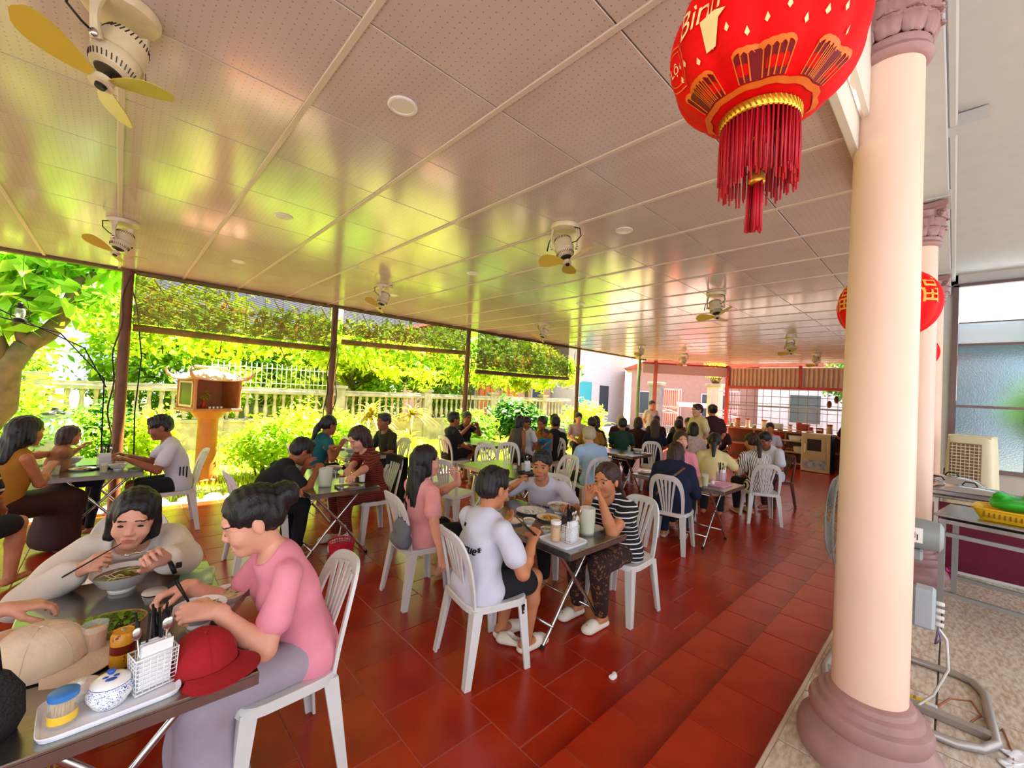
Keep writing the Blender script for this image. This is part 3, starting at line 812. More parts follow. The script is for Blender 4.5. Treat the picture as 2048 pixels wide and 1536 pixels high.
# ---------------------------------------------------------------- ceiling fans and downlights
def mk_fan():
    t=thing('orbit_fan','x','ceiling fan')
    MB().lathe([(.001,0),(.098,0),(.104,-.006),(.104,-.022),(.096,-.034),(.06,-.04),(.001,-.04)],n=32,caps=False).build('mount',M_ivory,t,smooth=40)
    for s in (-1,1):
        def arm(u,v,s=s):
            return (s*(.078+.012*math.sin(v*PI)),(u-.5)*(.05-.028*math.sin(v*PI*.8)),-.03-.145*v)
        MB().grid(arm,5,10,thick=.010*s).build('yoke_arm',M_ivory,t,smooth=60)
        MB().cyl((s*.082,0,-.165),(s*.100,0,-.165),.012,n=12).build('pivot_screw',M_chrome,t,True)
    R=Matrix.Rotation(math.radians(14),3,'Y')@Matrix.Rotation(math.radians(10),3,'X'); c=V(0,0,-.165)
    mo=MB().lathe([(.001,.085),(.03,.085),(.055,.075),(.064,.05),(.066,0),(.064,-.04),(.056,-.065),(.04,-.075),(.001,-.075)],c,32,M=R,caps=False).build('motor',M_ivory,t,smooth=40)
    MB().lathe([(.066,-.012),(.071,-.010),(.071,.010),(.066,.012)],c,32,M=R,caps=False).build('band',M_ivory,t,smooth=40)
    sl=MB()
    for k in range(30):
        a=2*PI*k/30
        for z0,z1,r0,r1 in ((.052,.072,.0642,.0572),(-.044,-.062,.0636,.0580)):
            p0=c+R@V(r0*math.cos(a),r0*math.sin(a),z0); p1=c+R@V(r1*math.cos(a+.08),r1*math.sin(a+.08),z1); sl.cyl(p0,p1,.0019,n=4)
    o=sl.build('vent_slots',M_dark,mo); o['kind']='stuff'
    MB().lathe([(.04,-.075),(.036,-.08),(.001,-.08)],c,20,M=R,caps=False).build('motor_ring',M_dark,t,smooth=40)
    MB().cyl(c+R@V(0,0,-.07),c+R@V(0,0,-.125),.009,n=10).build('axle',M_chrome,t,True)
    h=MB().lathe([(.012,-.10),(.028,-.105),(.03,-.125),(.034,-.13),(.001,-.132)],c,20,M=R).build('hub',M_ivory,t,smooth=40)
    MB().lathe([(.016,-.131),(.014,-.142),(.001,-.142)],c,16,M=R).build('hub_nut',M_black,h,smooth=40)
    for k in range(3):
        a0=2*PI*k/3+.5
        def bl(u,v,a0=a0):
            r=.03+.19*v; w=(.03+.075*math.sin(min(1,v*1.15)*PI*.62))*math.sqrt(max(.02,1-max(0,(v-.75)/.25)**2)); a=a0; q=(u-.5)*w
            p=V(r*math.cos(a)-q*math.sin(a), r*math.sin(a)+q*math.cos(a), -.115+q*.35+.01*v); return c+R@p
        MB().grid(bl,6,14,thick=.0025).build('blade',M_yblade,t,smooth=60)
    MB().tube([(.10,0,-.10),(.112,.006,-.13),(.118,.006,-.165),(.122,.004,-.19)],[.003,.004,.005,.006],7).build('lever',M_black,t,True)
    MB().tube([(-.06,.05,-.03),(-.11,.07,-.05),(-.12,.06,-.10),(-.09,.04,-.13),(-.05,.03,-.14)],.004,6).build('cable',M_black,t,True)
    return t
def mk_down():
    t=thing('downlight','x','ceiling light')
    MB().lathe([(.048,.004),(.062,.002),(.064,-.004),(.058,-.007),(.05,-.005),(.048,.004)],n=32,caps=False).build('ring',M_porc,t,smooth=50)
    MB().lathe([(.05,-.003),(.03,-.005),(.001,-.0055)],n=28,caps=False).build('diffuser',mat('opal_diffuser','#e9dfd2',.3),t,True)
    return t
# ---------------------------------------------------------------- silk lantern
M_silk = mat('red_silk','#f00808',.6,spec=.15,var=.12,vscale=18,stretch=(1,1,5))
M_silkd = mat('dark_red_print','#7a0b10',.5)
M_fringe = mat('red_fringe','#d00d22',.55,var=.35,vscale=60,stretch=(1,1,.05))
def lantern(p,label,R=.213,detail=True):
    t=thing('silk_lantern',label,'lantern',p)
    H=R*.80; N=12
    def prof(v):            # v -1..1
        th=v*1.30; return R*(.08+.92*math.cos(th)**.80), H*math.sin(th)/math.sin(1.30)
    def surf(lon,v,off=0):
        r,z=prof(v); r=r*(1-.075*(1-abs(math.cos(lon*N/2))**.6))+off; return V(r*math.cos(lon),r*math.sin(lon),z)
    MB().grid(lambda u,v: surf(2*PI*u,2*v-1),100,26,closed_u=True).build('silk_shade',M_silk,t,smooth=70)
    rb=prof(-1)[0]; rt=rb
    for s,nm in ((-1,'gold_band'),(1,'gold_band')):
        z=s*H; b=MB().lathe([(rb*.98,z),(rb*1.03,z+s*.004),(rb*1.03,z+s*.022),(rb*.98,z+s*.026)],n=40,caps=False).build(nm,M_gold,t,smooth=50)
        if detail:
            g=MB()
            for k in range(48):
                a=2*PI*k/48; g.cyl((rb*1.035*math.cos(a),rb*1.035*math.sin(a),z+s*.004),(rb*1.035*math.cos(a+.11),rb*1.035*math.sin(a+.11),z+s*.022),.0018,n=4)
            o=g.build('braid',mat('old_gold','#b98818',.35,.7),b); o['kind']='stuff'
    f=MB(); rn=random.Random(2); zb=-H-.024
    n=150 if detail else 50
    for k in range(n):
        a=2*PI*k/n; rr=rb*(.99-.07*(k%3)); L=R*(.60+.20*rn.random()); w=rn.uniform(-.004,.004)
        f.tube([(rr*math.cos(a),rr*math.sin(a),zb),(rr*math.cos(a)+w,rr*math.sin(a)+w,zb-L*.5),(rr*math.cos(a)-w,rr*math.sin(a),zb-L)],.0022 if detail else .005,4)
    o=f.build('fringe',M_fringe,t,True); o['kind']='stuff'
    zc=zb-R*.56
    ta=MB().lathe([(.004,.03),(.005,.012),(.014,.004),(.019,-.012),(.019,-.022),(.015,-.026)],(0,0,zc),n=16).build('tassel_cap',M_gold,t,smooth=50)
    MB().cyl((0,0,zc+.03),(0,0,-H),.0015,n=5).build('tassel_cord',M_gold,t)
    f=MB()
    for k in range(44 if detail else 12):
        a=k*2.4; rr=.017*((k%7)+1)/7; L=R*(.52+.06*rn.random())
        f.tube([(rr*math.cos(a),rr*math.sin(a),zc-.02),(rr*1.25*math.cos(a),rr*1.25*math.sin(a),zc-.02-L)],.0022,4)
    o=f.build('tassel',M_fringe,t,True); o['kind']='stuff'
    MB().cyl((0,0,H),(0,0,3.64-p[2]),.004,n=6).build('cord',M_silkd,t)
    def wrapmesh(pts2,faces,lon0,v0,m,nm,off=.005):
        vs=[]
        for (x,y,z) in pts2:
            v=v0+y/H*.86; r=prof(max(-1,min(1,v)))[0]; vs.append(surf(lon0+x/max(r,.05),max(-.98,min(.98,v)),off+max(z,0)))
        MB().add(vs,faces).build(nm,m,t)
    def wraptext(s,size,lon0,v0,m,shear=.25,nm='gold_writing'):
        me=text_mesh(s,size,0,shear); wrapmesh([tuple(q.co) for q in me.vertices],[tuple(q.vertices) for q in me.polygons],lon0,v0,m,nm)
    return t,surf,prof,wrapmesh,wraptext
# ------------------------------------------------------------------ figures: smooth distance fields turned into one continuous skin
def v3(p): return np.array([p[0],p[1],p[2]], dtype=np.float64)
def CAP(a,b,ra,rb=None,k=.03,flat=None,sub=False): return ('c',v3(a),v3(b),ra,ra if rb is None else rb,k,flat,sub)
def ELL(c,r,R=None,k=.03,sub=False): return ('e',v3(c),np.array(r,float),np.eye(3) if R is None else np.array(R,float),0,k,None,sub)
def _bound(p):
    if p[0]=='c':
        r=max(p[3],p[4]); return np.minimum(p[1],p[2])-r, np.maximum(p[1],p[2])+r
    r=max(p[2]); return p[1]-r,p[1]+r
def sdf_mesh(prims,h,noise=None,cuts=()):
    pos=[p for p in prims if not p[7]]
    lo=np.min([_bound(p)[0] for p in pos],0)-3*h-.01; hi=np.max([_bound(p)[1] for p in pos],0)+3*h+.01
    n=np.ceil((hi-lo)/h).astype(int)+1
    F=np.full(n,.5,dtype=np.float32); ax=[(lo[i]+h*np.arange(n[i])).astype(np.float32) for i in range(3)]
    for p in prims:
        a,b=_bound(p); pad=p[5]+2*h+.012
        i0=np.clip(((a-pad-lo)/h).astype(int),0,n-1); i1=np.clip(((b+pad-lo)/h).astype(int)+2,1,n)
        sl=tuple(slice(i0[q],i1[q]) for q in range(3))
        X=ax[0][sl[0]][:,None,None]; Y=ax[1][sl[1]][None,:,None]; Z=ax[2][sl[2]][None,None,:]
        if X.size*Y.size*Z.size==0: continue
        if p[0]=='c':
            A,B=p[1],p[2]; ba=B-A; L=float(ba@ba)+1e-9
            vx,vy,vz=X-A[0],Y-A[1],Z-A[2]
            t=np.clip((vx*ba[0]+vy*ba[1]+vz*ba[2])/L,0,1)
            wx,wy,wz=vx-t*ba[0],vy-t*ba[1],vz-t*ba[2]
            d2=wx*wx+wy*wy+wz*wz
            if p[6] is not None:
                nn,f=p[6]; wn=wx*nn[0]+wy*nn[1]+wz*nn[2]; d2=d2+wn*wn*(1/f**2-1)
            d=np.sqrt(d2)-(p[3]+(p[4]-p[3])*t)
        else:
            R=p[3]; vx,vy,vz=X-p[1][0],Y-p[1][1],Z-p[1][2]; r=p[2]
            lx=vx*R[0,0]+vy*R[1,0]+vz*R[2,0]; ly=vx*R[0,1]+vy*R[1,1]+vz*R[2,1]; lz=vx*R[0,2]+vy*R[1,2]+vz*R[2,2]
            k0=np.sqrt((lx/r[0])**2+(ly/r[1])**2+(lz/r[2])**2); k1=np.sqrt((lx/r[0]**2)**2+(ly/r[1]**2)**2+(lz/r[2]**2)**2)+1e-6
            d=k0*(k0-1)/k1
        G=F[sl]; k=max(p[5],1e-4)
        if p[7]:
            hh=np.clip(.5-.5*(G+d)/k,0,1); F[sl]=G*(1-hh)-d*hh+k*hh*(1-hh)
        else:
            hh=np.clip(.5+.5*(G-d)/k,0,1); F[sl]=G*(1-hh)+d*hh-k*hh*(1-hh)
    X=ax[0][:,None,None]; Y=ax[1][None,:,None]; Z=ax[2][None,None,:]
    if noise: F+=noise(X,Y,Z)
    for (pt,nn) in cuts:   # keep the side the normal points away from
        F=np.maximum(F,(X-pt[0])*nn[0]+(Y-pt[1])*nn[1]+(Z-pt[2])*nn[2])
    F=F.astype(np.float32)
    S=F<0; c=np.zeros(n-1,dtype=np.uint8)
    for dx in (0,1):
        for dy in (0,1):
            for dz in (0,1): c+=S[dx:n[0]-1+dx,dy:n[1]-1+dy,dz:n[2]-1+dz]
    act=(c>0)&(c<8); ii=np.argwhere(act); N=len(ii)
    if N==0: return np.zeros((0,3)),np.zeros((0,4),int)
    acc=np.zeros((N,3)); cnt=np.zeros(N)
    cor=[(a,b,d) for a in (0,1) for b in (0,1) for d in (0,1)]
    vals={q:F[ii[:,0]+q[0],ii[:,1]+q[1],ii[:,2]+q[2]] for q in cor}
    for q in cor:
        for axn in range(3):
            if q[axn]: continue
            r=list(q); r[axn]=1; r=tuple(r); f0,f1=vals[q],vals[r]; m=(f0<0)!=(f1<0)
            t=np.where(m,f0/np.where(m,f0-f1,1),0)
            for e in range(3): acc[:,e]+=np.where(m,q[e]+(t if e==axn else 0),0)
            cnt+=m
    P=lo+h*(ii+acc/np.maximum(cnt,1)[:,None])
    idg=np.full(n-1,-1,dtype=np.int64); idg[ii[:,0],ii[:,1],ii[:,2]]=np.arange(N)
    quads=[]
    for axn in range(3):
        sl0=[slice(0,n[q]) for q in range(3)]; sl1=list(sl0); sl0[axn]=slice(0,n[axn]-1); sl1[axn]=slice(1,n[axn])
        A=S[tuple(sl0)]; B=S[tuple(sl1)]; e=np.argwhere(A!=B)
        u,v=[(1,2),(2,0),(0,1)][axn]
        e=e[(e[:,u]>0)&(e[:,v]>0)&(e[:,u]<n[u]-1)&(e[:,v]<n[v]-1)]
        ins=A[e[:,0],e[:,1],e[:,2]]
        def cell(du,dv):
            q=e.copy(); q[:,u]-=du; q[:,v]-=dv; return idg[q[:,0],q[:,1],q[:,2]]
        Q=np.stack([cell(1,1),cell(0,1),cell(0,0),cell(1,0)],1)
        Q[~ins]=Q[~ins][:,::-1]; quads.append(Q)
    Q=np.concatenate(quads); Q=Q[(Q>=0).all(1)]
    return P,Q
def joinchunks(ch):
    vs=[];fs=[];o=0
    for P,Q in ch: vs.append(P); fs.append(Q+o); o+=len(P)
    return np.concatenate(vs),np.concatenate(fs)

SKINS={'fair':mat('fair_skin','#e2a184',.5,var=.10,vscale=12),'tan':mat('tan_skin','#c57f55',.5,var=.12,vscale=12),'deep':mat('brown_skin','#9c5a38',.5,var=.12,vscale=12)}
M_lip=mat('lips','#b8685a',.4); M_brow=mat('eyebrow','#2a1a14',.8)
M_hair=mat('black_hair','#17110f',.36,bump=.5,bscale=60,stretch=(6,6,.7),spec=.5); M_hairb=mat('brown_hair','#3a221a',.42,bump=.5,bscale=60,stretch=(6,6,.7)); M_hairg=mat('grey_hair','#b7a888',.5,bump=.5,bscale=60)
M_eyew=mat('eye_white','#c9c0b8',.3); M_iris=mat('iris','#1a0f0a',.1)
_eye=None
def eye_mesh():
    global _eye
    if _eye is None:
        mb=MB(); n,m_=16,12; r=.0128
        vs=[];fs=[];ms=[]
        for i in range(1,m_):
            t=PI*i/m_
            for k in range(n): vs.append((r*math.sin(t)*math.cos(2*PI*k/n), r*math.cos(t), r*math.sin(t)*math.sin(2*PI*k/n)))
        vs+= [(0,r,0),(0,-r,0)]
        for i in range(m_-2):
            for k in range(n): fs.append((i*n+k,(i+1)*n+k,(i+1)*n+(k+1)%n,i*n+(k+1)%n)); ms.append(1 if i<3 else 0)
        for k in range(n): fs.append((len(vs)-2,k,(k+1)%n)); ms.append(1); fs.append((len(vs)-1,(m_-2)*n+(k+1)%n,(m_-2)*n+k)); ms.append(0)
        mb.v=vs; mb.f=fs; mb.m=ms; _eye=mb.mesh('eye',True); _eye.materials.append(M_eyew); _eye.materials.append(M_iris)
    return _eye
def ik(S,Wt,l1,l2,pole):
    d=Wt-S; L=d.length
    if L>(l1+l2)*.995: Wt=S+d*((l1+l2)*.995/L); d=Wt-S; L=d.length
    x=(l1*l1-l2*l2+L*L)/(2*L); hgt=math.sqrt(max(0,l1*l1-x*x)); u=d.normalized(); p=pole-u*pole.dot(u); p.normalize()
    return S+u*x+p*hgt,Wt
def hand_prims(Wp,D,N,right,curl=.6,s=1.0,spread=1.0,thumb=1.0):
    D=D.normalized(); N=(N-D*N.dot(D)).normalized(); A=D.cross(N) if right else N.cross(D)
    pr=[]; kk=.010*s
    pr.append(CAP(Wp-D*.02*s,Wp+D*.03*s,.024*s,.026*s,.015,(np.array(N),.7)))
    lens=(.066,.074,.069,.054)
    for i in range(4):
        off=A*((.0275-.0185*i)*s); kn=Wp+D*((.092-.005*abs(i-1))*s)+off; pr.append(CAP(Wp+D*.015*s+off*.6,kn,.0135*s,.0115*s,.012))
        p=kn; th=0; L=lens[i]*s; dd=D+A*(.10*(1.5-i)*.5*spread)
        dd.normalize()
        for q,(fr,an) in enumerate(((.45,.75),(.30,1.1),(.25,.7))):
            th+=curl*an*(1+.12*i); e=p+(dd*math.cos(th)+N*math.sin(th))*(L*fr); r0=(.0098-.0012*q)*s*(.92 if i==3 else 1); pr.append(CAP(p,e,r0,r0-.0010*s,.004)); p=e
    b=Wp+D*.02*s+A*.022*s+N*.006*s; c1=b+(D*.55+A*.70+N*.35*thumb).normalized()*.042*s; c2=c1+(D*.85+A*.15+N*.45*thumb).normalized()*.034*s; c3=c2+(D*.9-A*.05+N*.35*thumb).normalized()*.024*s
    pr+=[CAP(b,c1,.0155*s,.0125*s,.014),CAP(c1,c2,.0118*s,.0105*s,.004),CAP(c2,c3,.0105*s,.0082*s,.004)]
    return pr
def folds(amp,seed=0,f=1.0):
    r=random.Random(seed); a=[(r.uniform(-30,30)*f,r.uniform(-22,22)*f,r.uniform(14,42)*f,r.random()*6) for _ in range(3)]
    def fn(X,Y,Z):
        o=0
        for ax,ay,az,ph in a: o=o+np.sin(ax*X+ay*Y+az*Z+ph)
        return (amp*o/1.5).astype(np.float32)
    return fn
LODH={0:.0062,1:.0085,2:.013,3:.019}
def person(label,x,y,face,lod=2,sc=1.0,seat=.42,lean=14,side=0,head=(0,10,0),rh=None,lh=None,rhd=None,lhd=None,rhn=None,lhn=None,curl=(.55,.55),thumb=1.0,
           skin='tan',hair='short',hairm=None,top=None,sleeve='short',bottom=None,legs='pants',shoe=None,fem=False,stand=False,knees=None,ankles=None,
           elbow=(None,None),group=None,ease=.010,neckcut=.07,torso=1.0,fold=.003,dressm=None,fat=1.0,eyes=True,stretchleg=0,z0=0.0,hsc=1.0):
    rz=math.radians(face-90); t=thing('person',label,'person',(x,y,z0),rz,group)
    Mi=Matrix.Rotation(-rz,3,'Z')
    def loc(p): return None if p is None else Mi@(V(p)-V(x,y,z0))
    def locd(d): return None if d is None else Mi@V(d)
    h=LODH[lod]*sc; sk=SKINS[skin]; f=fat
    hipz=(seat+.085) if not stand else .86*sc
    P0=V(0,-.055 if not stand else 0,hipz)
    Rl=Matrix.Rotation(math.radians(side),3,'Y')@Matrix.Rotation(-math.radians(lean),3,'X'); Rl2=Matrix.Rotation(math.radians(side),3,'Y')@Matrix.Rotation(-math.radians(lean*1.25),3,'X')
    C=P0+Rl@V(0,0,.25*sc*torso); Nb=C+Rl2@V(0,.0,.21*sc*torso); fw=Rl@V(0,1,0); sw=(.158 if fem else .178)*sc
    SR=Nb+Rl2@V(sw,0,-.045*sc); SL=Nb+Rl2@V(-sw,0,-.045*sc)
    hy,hp,ht=[math.radians(q) for q in head]
    Hm=Matrix.Rotation(hy,3,'Z')@Matrix.Rotation(-hp,3,'X')@Matrix.Rotation(ht,3,'Y')
    hs=(1.13*sc if sc>.8 else .98*sc**.55)*hsc
    Hc=Nb+Rl2@V(0,.02*sc,.075*sc)+Hm@V(0,.012,.088*hs)
    HL=lambda p: Hc+Hm@(V(p)*hs)
    Hn=np.array(Hm)
    # arms
    l1,l2=.262*sc,.238*sc
    dR=loc(rh) if rh is not None else V(.11,.30 if not stand else .02,(hipz+.10) if not stand else hipz-.04)
    dL=loc(lh) if lh is not None else V(-.11,.30 if not stand else .02,(hipz+.10) if not stand else hipz-.04)
    ER,WR=ik(SR,dR,l1,l2,V(elbow[0]) if elbow[0] else V(.55,-.35,-.8)); EL,WL=ik(SL,dL,l1,l2,V(elbow[1]) if elbow[1] else V(-.55,-.35,-.8))
    # legs
    hipR,hipL=P0+V(.085*sc,.02,-.01),P0+V(-.085*sc,.02,-.01)
    if stand:
        KR,KL=V(.09*sc,.02,.46*sc),V(-.09*sc,.02,.46*sc); AR,AL=V(.09*sc,0,.07*sc),V(-.09*sc,0,.07*sc)
    else:
        ky=.34*sc; KR,KL=V(.11*sc,ky,seat+.06),V(-.11*sc,ky,seat+.06); AR,AL=V(.11*sc,ky-.04+stretchleg,.075),V(-.11*sc,ky-.06+stretchleg,.075)
        if knees: KR,KL=V(knees[0]),V(knees[1])
        if ankles: AR,AL=V(ankles[0]),V(ankles[1])
    fd=np.array(fw)
    def torso_pr(e,k=.05):
        q=[CAP(P0+V(-.070*sc,.0,-.005),P0+V(.070*sc,.0,-.005),(.090+e)*sc*f,None,k),
           CAP(P0+V(0,0,.03*sc),C,(.132+e/1.0)*sc*f,(.136+e)*sc*f,k,(fd,.80)),
           CAP(C,Nb-Rl2@V(0,0,.06*sc),(.142+e)*sc*f,(.118+e)*sc*f,k,(fd,.76)),
           CAP(SR+Rl2@V(-.025*sc,0,0),SL+Rl2@V(.025*sc,0,0),(.042+e)*sc,None,.05)]
        if fem: q+=[ELL(C+Rl@V(s*.062*sc,.085*sc*f,.05*sc),((.058+e)*sc,(.050+e)*sc,(.055+e)*sc),None,.04) for s in (-1,1)]
        return q
    def limb(a,b,ra,rb,e=0,k=.02,f0=0,f1=1): 
        A,B=V(a),V(b); return CAP(A.lerp(B,f0),A.lerp(B,f1),ra*sc+e,(ra+(rb-ra)*f1)*sc+e,k)
    body=torso_pr(-.006)
    for S,E,Wp in ((SR,ER,WR),(SL,EL,WL)):
        body+=[limb(S,E,.046*f,.037*f),CAP(E,E.lerp(Wp,.35),.036*sc*f,.038*sc*f,.02),CAP(E.lerp(Wp,.35),Wp,.038*sc*f,.0255*sc,.015)]
    for Hp,K,A in ((hipR,KR,AR),(hipL,KL,AL)):
        ft=(A-K); fdir=V(0,1,0)
        body+=[limb(Hp,K,.078*f,.056*f,k=.03),CAP(K,K.lerp(A,.35),.052*sc*f,.054*sc*f,.02),CAP(K.lerp(A,.35),A,.054*sc*f,.034*sc,.02)]
        toe=A+fdir*(.15*sc)+V(0,0,-.035*sc if A.z<.2 else -.02); heel=A+fdir*-.03+V(0,0,-.025*sc)
        body+=[CAP(heel,toe,.034*sc,.028*sc,.02,(np.array([0,0,1.]),.85))]
    body+=[CAP(Nb-Rl2@V(0,0,.03*sc),Hc+Hm@V(0,-.02*hs,-.03*hs),.052*sc*(1 if not fem else .93),.046*sc,.03)]
    hd=[CAP(Nb-Rl2@V(0,0,.02*sc),Hc+Hm@V(0,-.02*hs,-.03*hs),.052*sc*(1 if not fem else .93),.046*sc,.03),
        ELL(HL((0,-.012,.034)),np.array((.073,.091,.082))*hs,Hn,.01),ELL(HL((0,.020,-.030)),np.array((.058,.066,.080))*hs,Hn,.03*hs),
        ELL(HL((0,.058,-.088)),np.array((.026,.023,.020))*hs,Hn,.03*hs)]
    if lod<=2:
        hd+=[ELL(HL((s*.036,.056,-.030)),np.array((.023,.021,.024))*hs,Hn,.02*hs) for s in (-1,1)]
        hd+=[CAP(HL((-.032,.074,.026)),HL((.032,.074,.026)),.012*hs,None,.015*hs),
             ELL(HL((.031,.094,.003)),np.array((.017,.010,.0085))*hs,Hn,.008*hs,True),ELL(HL((-.031,.094,.003)),np.array((.017,.010,.0085))*hs,Hn,.008*hs,True),
             CAP(HL((0,.079,.010)),HL((0,.092,-.022)),.0068*hs,.0100*hs,.010*hs),CAP(HL((-.010,.087,-.027)),HL((.010,.087,-.027)),.0080*hs,None,.007*hs),
             CAP(HL((-.019,.077,-.054)),HL((.019,.077,-.054)),.0080*hs,None,.004*hs),CAP(HL((-.015,.078,-.065)),HL((.015,.078,-.065)),.0085*hs,None,.004*hs)]
    hd+=[ELL(HL((s*.074,-.010,-.004)),np.array((.009,.018,.030))*hs,Hn,.006*hs) for s in (-1,1)]
    chunks=[sdf_mesh(body,h),sdf_mesh(hd,h*(.5 if lod<=1 else .7))]
    nb=len(chunks[0][1])
    for Wp,E,dd,nn,cu,rt in ((WR,ER,rhd,rhn,curl[0],True),(WL,EL,lhd,lhn,curl[1],False)):
        fa=(Wp-E).normalized(); D=locd(dd) if dd is not None else fa; N=locd(nn) if nn is not None else (V(0,0,-1) if abs(fa.z)<.8 else V(0,1,0))
        hp_=[CAP(E.lerp(Wp,.7),Wp,.0295*sc,.0255*sc,.01)]+hand_prims(Wp,D,N,rt,cu,sc*1.0,thumb=thumb)
        chunks.append(sdf_mesh(hp_,h*.62 if lod<=1 else h*.75))
    P,Q=joinchunks(chunks); me=npmesh('body',P,Q)
    for m_ in (sk,M_lip,M_brow): me.materials.append(m_)
    if lod<=2:
        ctr=P[Q[nb:nb+len(chunks[1][1])]].mean(1); lc=(ctr-np.array(Hc))@Hn/hs
        mi=np.zeros(len(Q),dtype=np.int32)
        lip=((lc[:,0]/.0200)**2+((lc[:,2]+.0598)/.0085)**2<1)&(lc[:,1]>.074)
        brow=(np.abs(np.abs(lc[:,0])-.031)<.018)&(np.abs(lc[:,2]-(.0275-16*np.maximum(0,np.abs(lc[:,0])-.030)**2))<.0028)&(lc[:,1]>.05)
        mi[nb:nb+len(ctr)][lip]=1; mi[nb:nb+len(ctr)][brow]=2
        me.polygons.foreach_set('material_index',mi)
    link('body',me,None,t)
    if lod<=1 and eyes:
        for s in (-1,1):
            o=link('eye',eye_mesh(),None,t,HL((s*.0305,.0725,.003))); o.rotation_euler=(Hm@Matrix.Rotation(0,3,'X')).to_euler(); o.scale=(hs*1.05,hs*.97,hs*.46)
    if lod<=1 and not eyes:
        for s in (-1,1): MB().tube([HL((s*.017,.0865,.000)),HL((s*.030,.0885,-.0035)),HL((s*.044,.0835,-.001))],[.0008,.0016,.0008],6).build('eyelash',M_brow,t,True)
    # hair
    hm=hairm or M_hair; hp=[]; cut=[]
    capr=np.array((.081,.099,.088))*hs
    hp.append(ELL(HL((0,-.016,.042)),capr,Hn,.01))
    facecut=[ELL(HL((0,.120,-.006)),np.array((.066,.084,.090))*hs,Hn,.012,True),CAP(HL((0,.10,.07)),HL((0,.06,.125)),.012*hs,.003*hs,.01,None,True)]
    if hair=='short':
        hp+=[ELL(HL((0,-.045,.0)),np.array((.074,.066,.060))*hs,Hn,.02)]
        facecut=[ELL(HL((0,.118,-.016)),np.array((.070,.080,.082))*hs,Hn,.010,True),ELL(HL((.075,.02,-.045)),np.array((.03,.05,.05))*hs,Hn,.01,True),ELL(HL((-.075,.02,-.045)),np.array((.03,.05,.05))*hs,Hn,.01,True)]
        if lod<=2: hp+=[CAP(HL((-.032,.048,.098)),HL((.032,.052,.097)),.018*hs,None,.02)]
    elif hair in('bob','long','straight','pony','bun'):
        if hair in('bob','long','straight'):
            L={'bob':-.09,'long':-.28,'straight':-.38}[hair]
            hp+=[CAP(HL((0,-.05,.0)),HL((0,-.055,-.085)),.078*hs,.066*hs,.03),CAP(HL((.062,-.01,.02)),HL((.07,-.005,-.075)),.026*hs,.022*hs,.02),CAP(HL((-.062,-.01,.02)),HL((-.07,-.005,-.075)),.026*hs,.022*hs,.02)]
            if hair!='bob':
                dn=Hc+Rl2@V(0,-.10,L)*sc
                hp+=[CAP(HL((.03,-.065,-.06)),dn+V(.05,0,.03),.05*hs,.038*hs,.03),CAP(HL((-.03,-.065,-.06)),dn+V(-.05,0,.02),.05*hs,.038*hs,.03),CAP(HL((0,-.07,-.06)),dn,.055*hs,.035*hs,.03)]
        elif hair=='pony':
            dn=Hc+Rl2@V(0,-.15,-.24)*sc
            hp+=[ELL(HL((0,-.045,.01)),np.array((.076,.07,.066))*hs,Hn,.02),CAP(HL((0,-.105,.02)),HL((0,-.14,-.05)),.032*hs,.036*hs,.02),CAP(HL((0,-.14,-.05)),dn,.036*hs,.018*hs,.02)]
        else:
            hp+=[ELL(HL((0,-.045,.01)),np.array((.077,.072,.068))*hs,Hn,.02),ELL(HL((0,-.125,.045)),np.array((.052,.046,.050))*hs,Hn,.02)]
        if hair in('pony','bun'): facecut+=[ELL(HL((.078,.03,-.05)),np.array((.03,.06,.05))*hs,Hn,.01,True),ELL(HL((-.078,.03,-.05)),np.array((.03,.06,.05))*hs,Hn,.01,True)]
    r_=random.Random(int(x*100)); fz=r_.uniform(80,120)
    def hn(X,Y,Z): return (.0018*np.sin(fz*2*X+30*Z)+.0018*np.sin(fz*2*Y-22*Z)+.002*np.sin(45*X+38*Y+50*Z)).astype(np.float32)
    P,Q=sdf_mesh(hp+facecut,h*(.55 if lod<=1 else .75),hn if lod<=1 else None)
    link('hair',npmesh('hair',P,Q),hm,t)
    # top
    topm=top or mat('plain_white_cloth','#ecebe8',.85)
    e=ease; sp=torso_pr(e)
    if legs!='dress': sp+=[CAP(P0+V(-.078*sc,.005,-.02),P0+V(.078*sc,.005,-.02),(.098+e)*sc*f,None,.05)]
    for S,E,Wp in ((SR,ER,WR),(SL,EL,WL)):
        if sleeve=='none': continue
        if sleeve=='short': sp+=[CAP(S,S.lerp(E,.62),.046*sc*f+e,.056*sc*f+e,.03)]
        elif sleeve=='cap': sp+=[CAP(S,S.lerp(E,.32),.054*sc*f+e,.054*sc*f+e,.03)]
        elif sleeve=='half': sp+=[CAP(S,S.lerp(E,.9),.056*sc*f+e,.058*sc*f+e,.03)]
        else:
            w=.058 if sleeve=='long' else .074
            sp+=[CAP(S,E,.054*sc*f+e,w*sc,.03),CAP(E,E.lerp(Wp,.80),w*sc,(.040 if sleeve=='long' else .062)*sc,.025)]
    nk=Nb+Rl2@V(0,.045*sc,.045*sc)
    sp+=[ELL(nk,(neckcut*sc,neckcut*1.05*sc,.062*sc),None,.012,True)]
    P,Q=sdf_mesh(sp,h*1.05,folds(fold,int(x*37+y*11)) if lod<=2 and fold else None)
    shirt=link('shirt' if legs!='dress' else 'dress_top',npmesh('shirt',P,Q),topm,t)
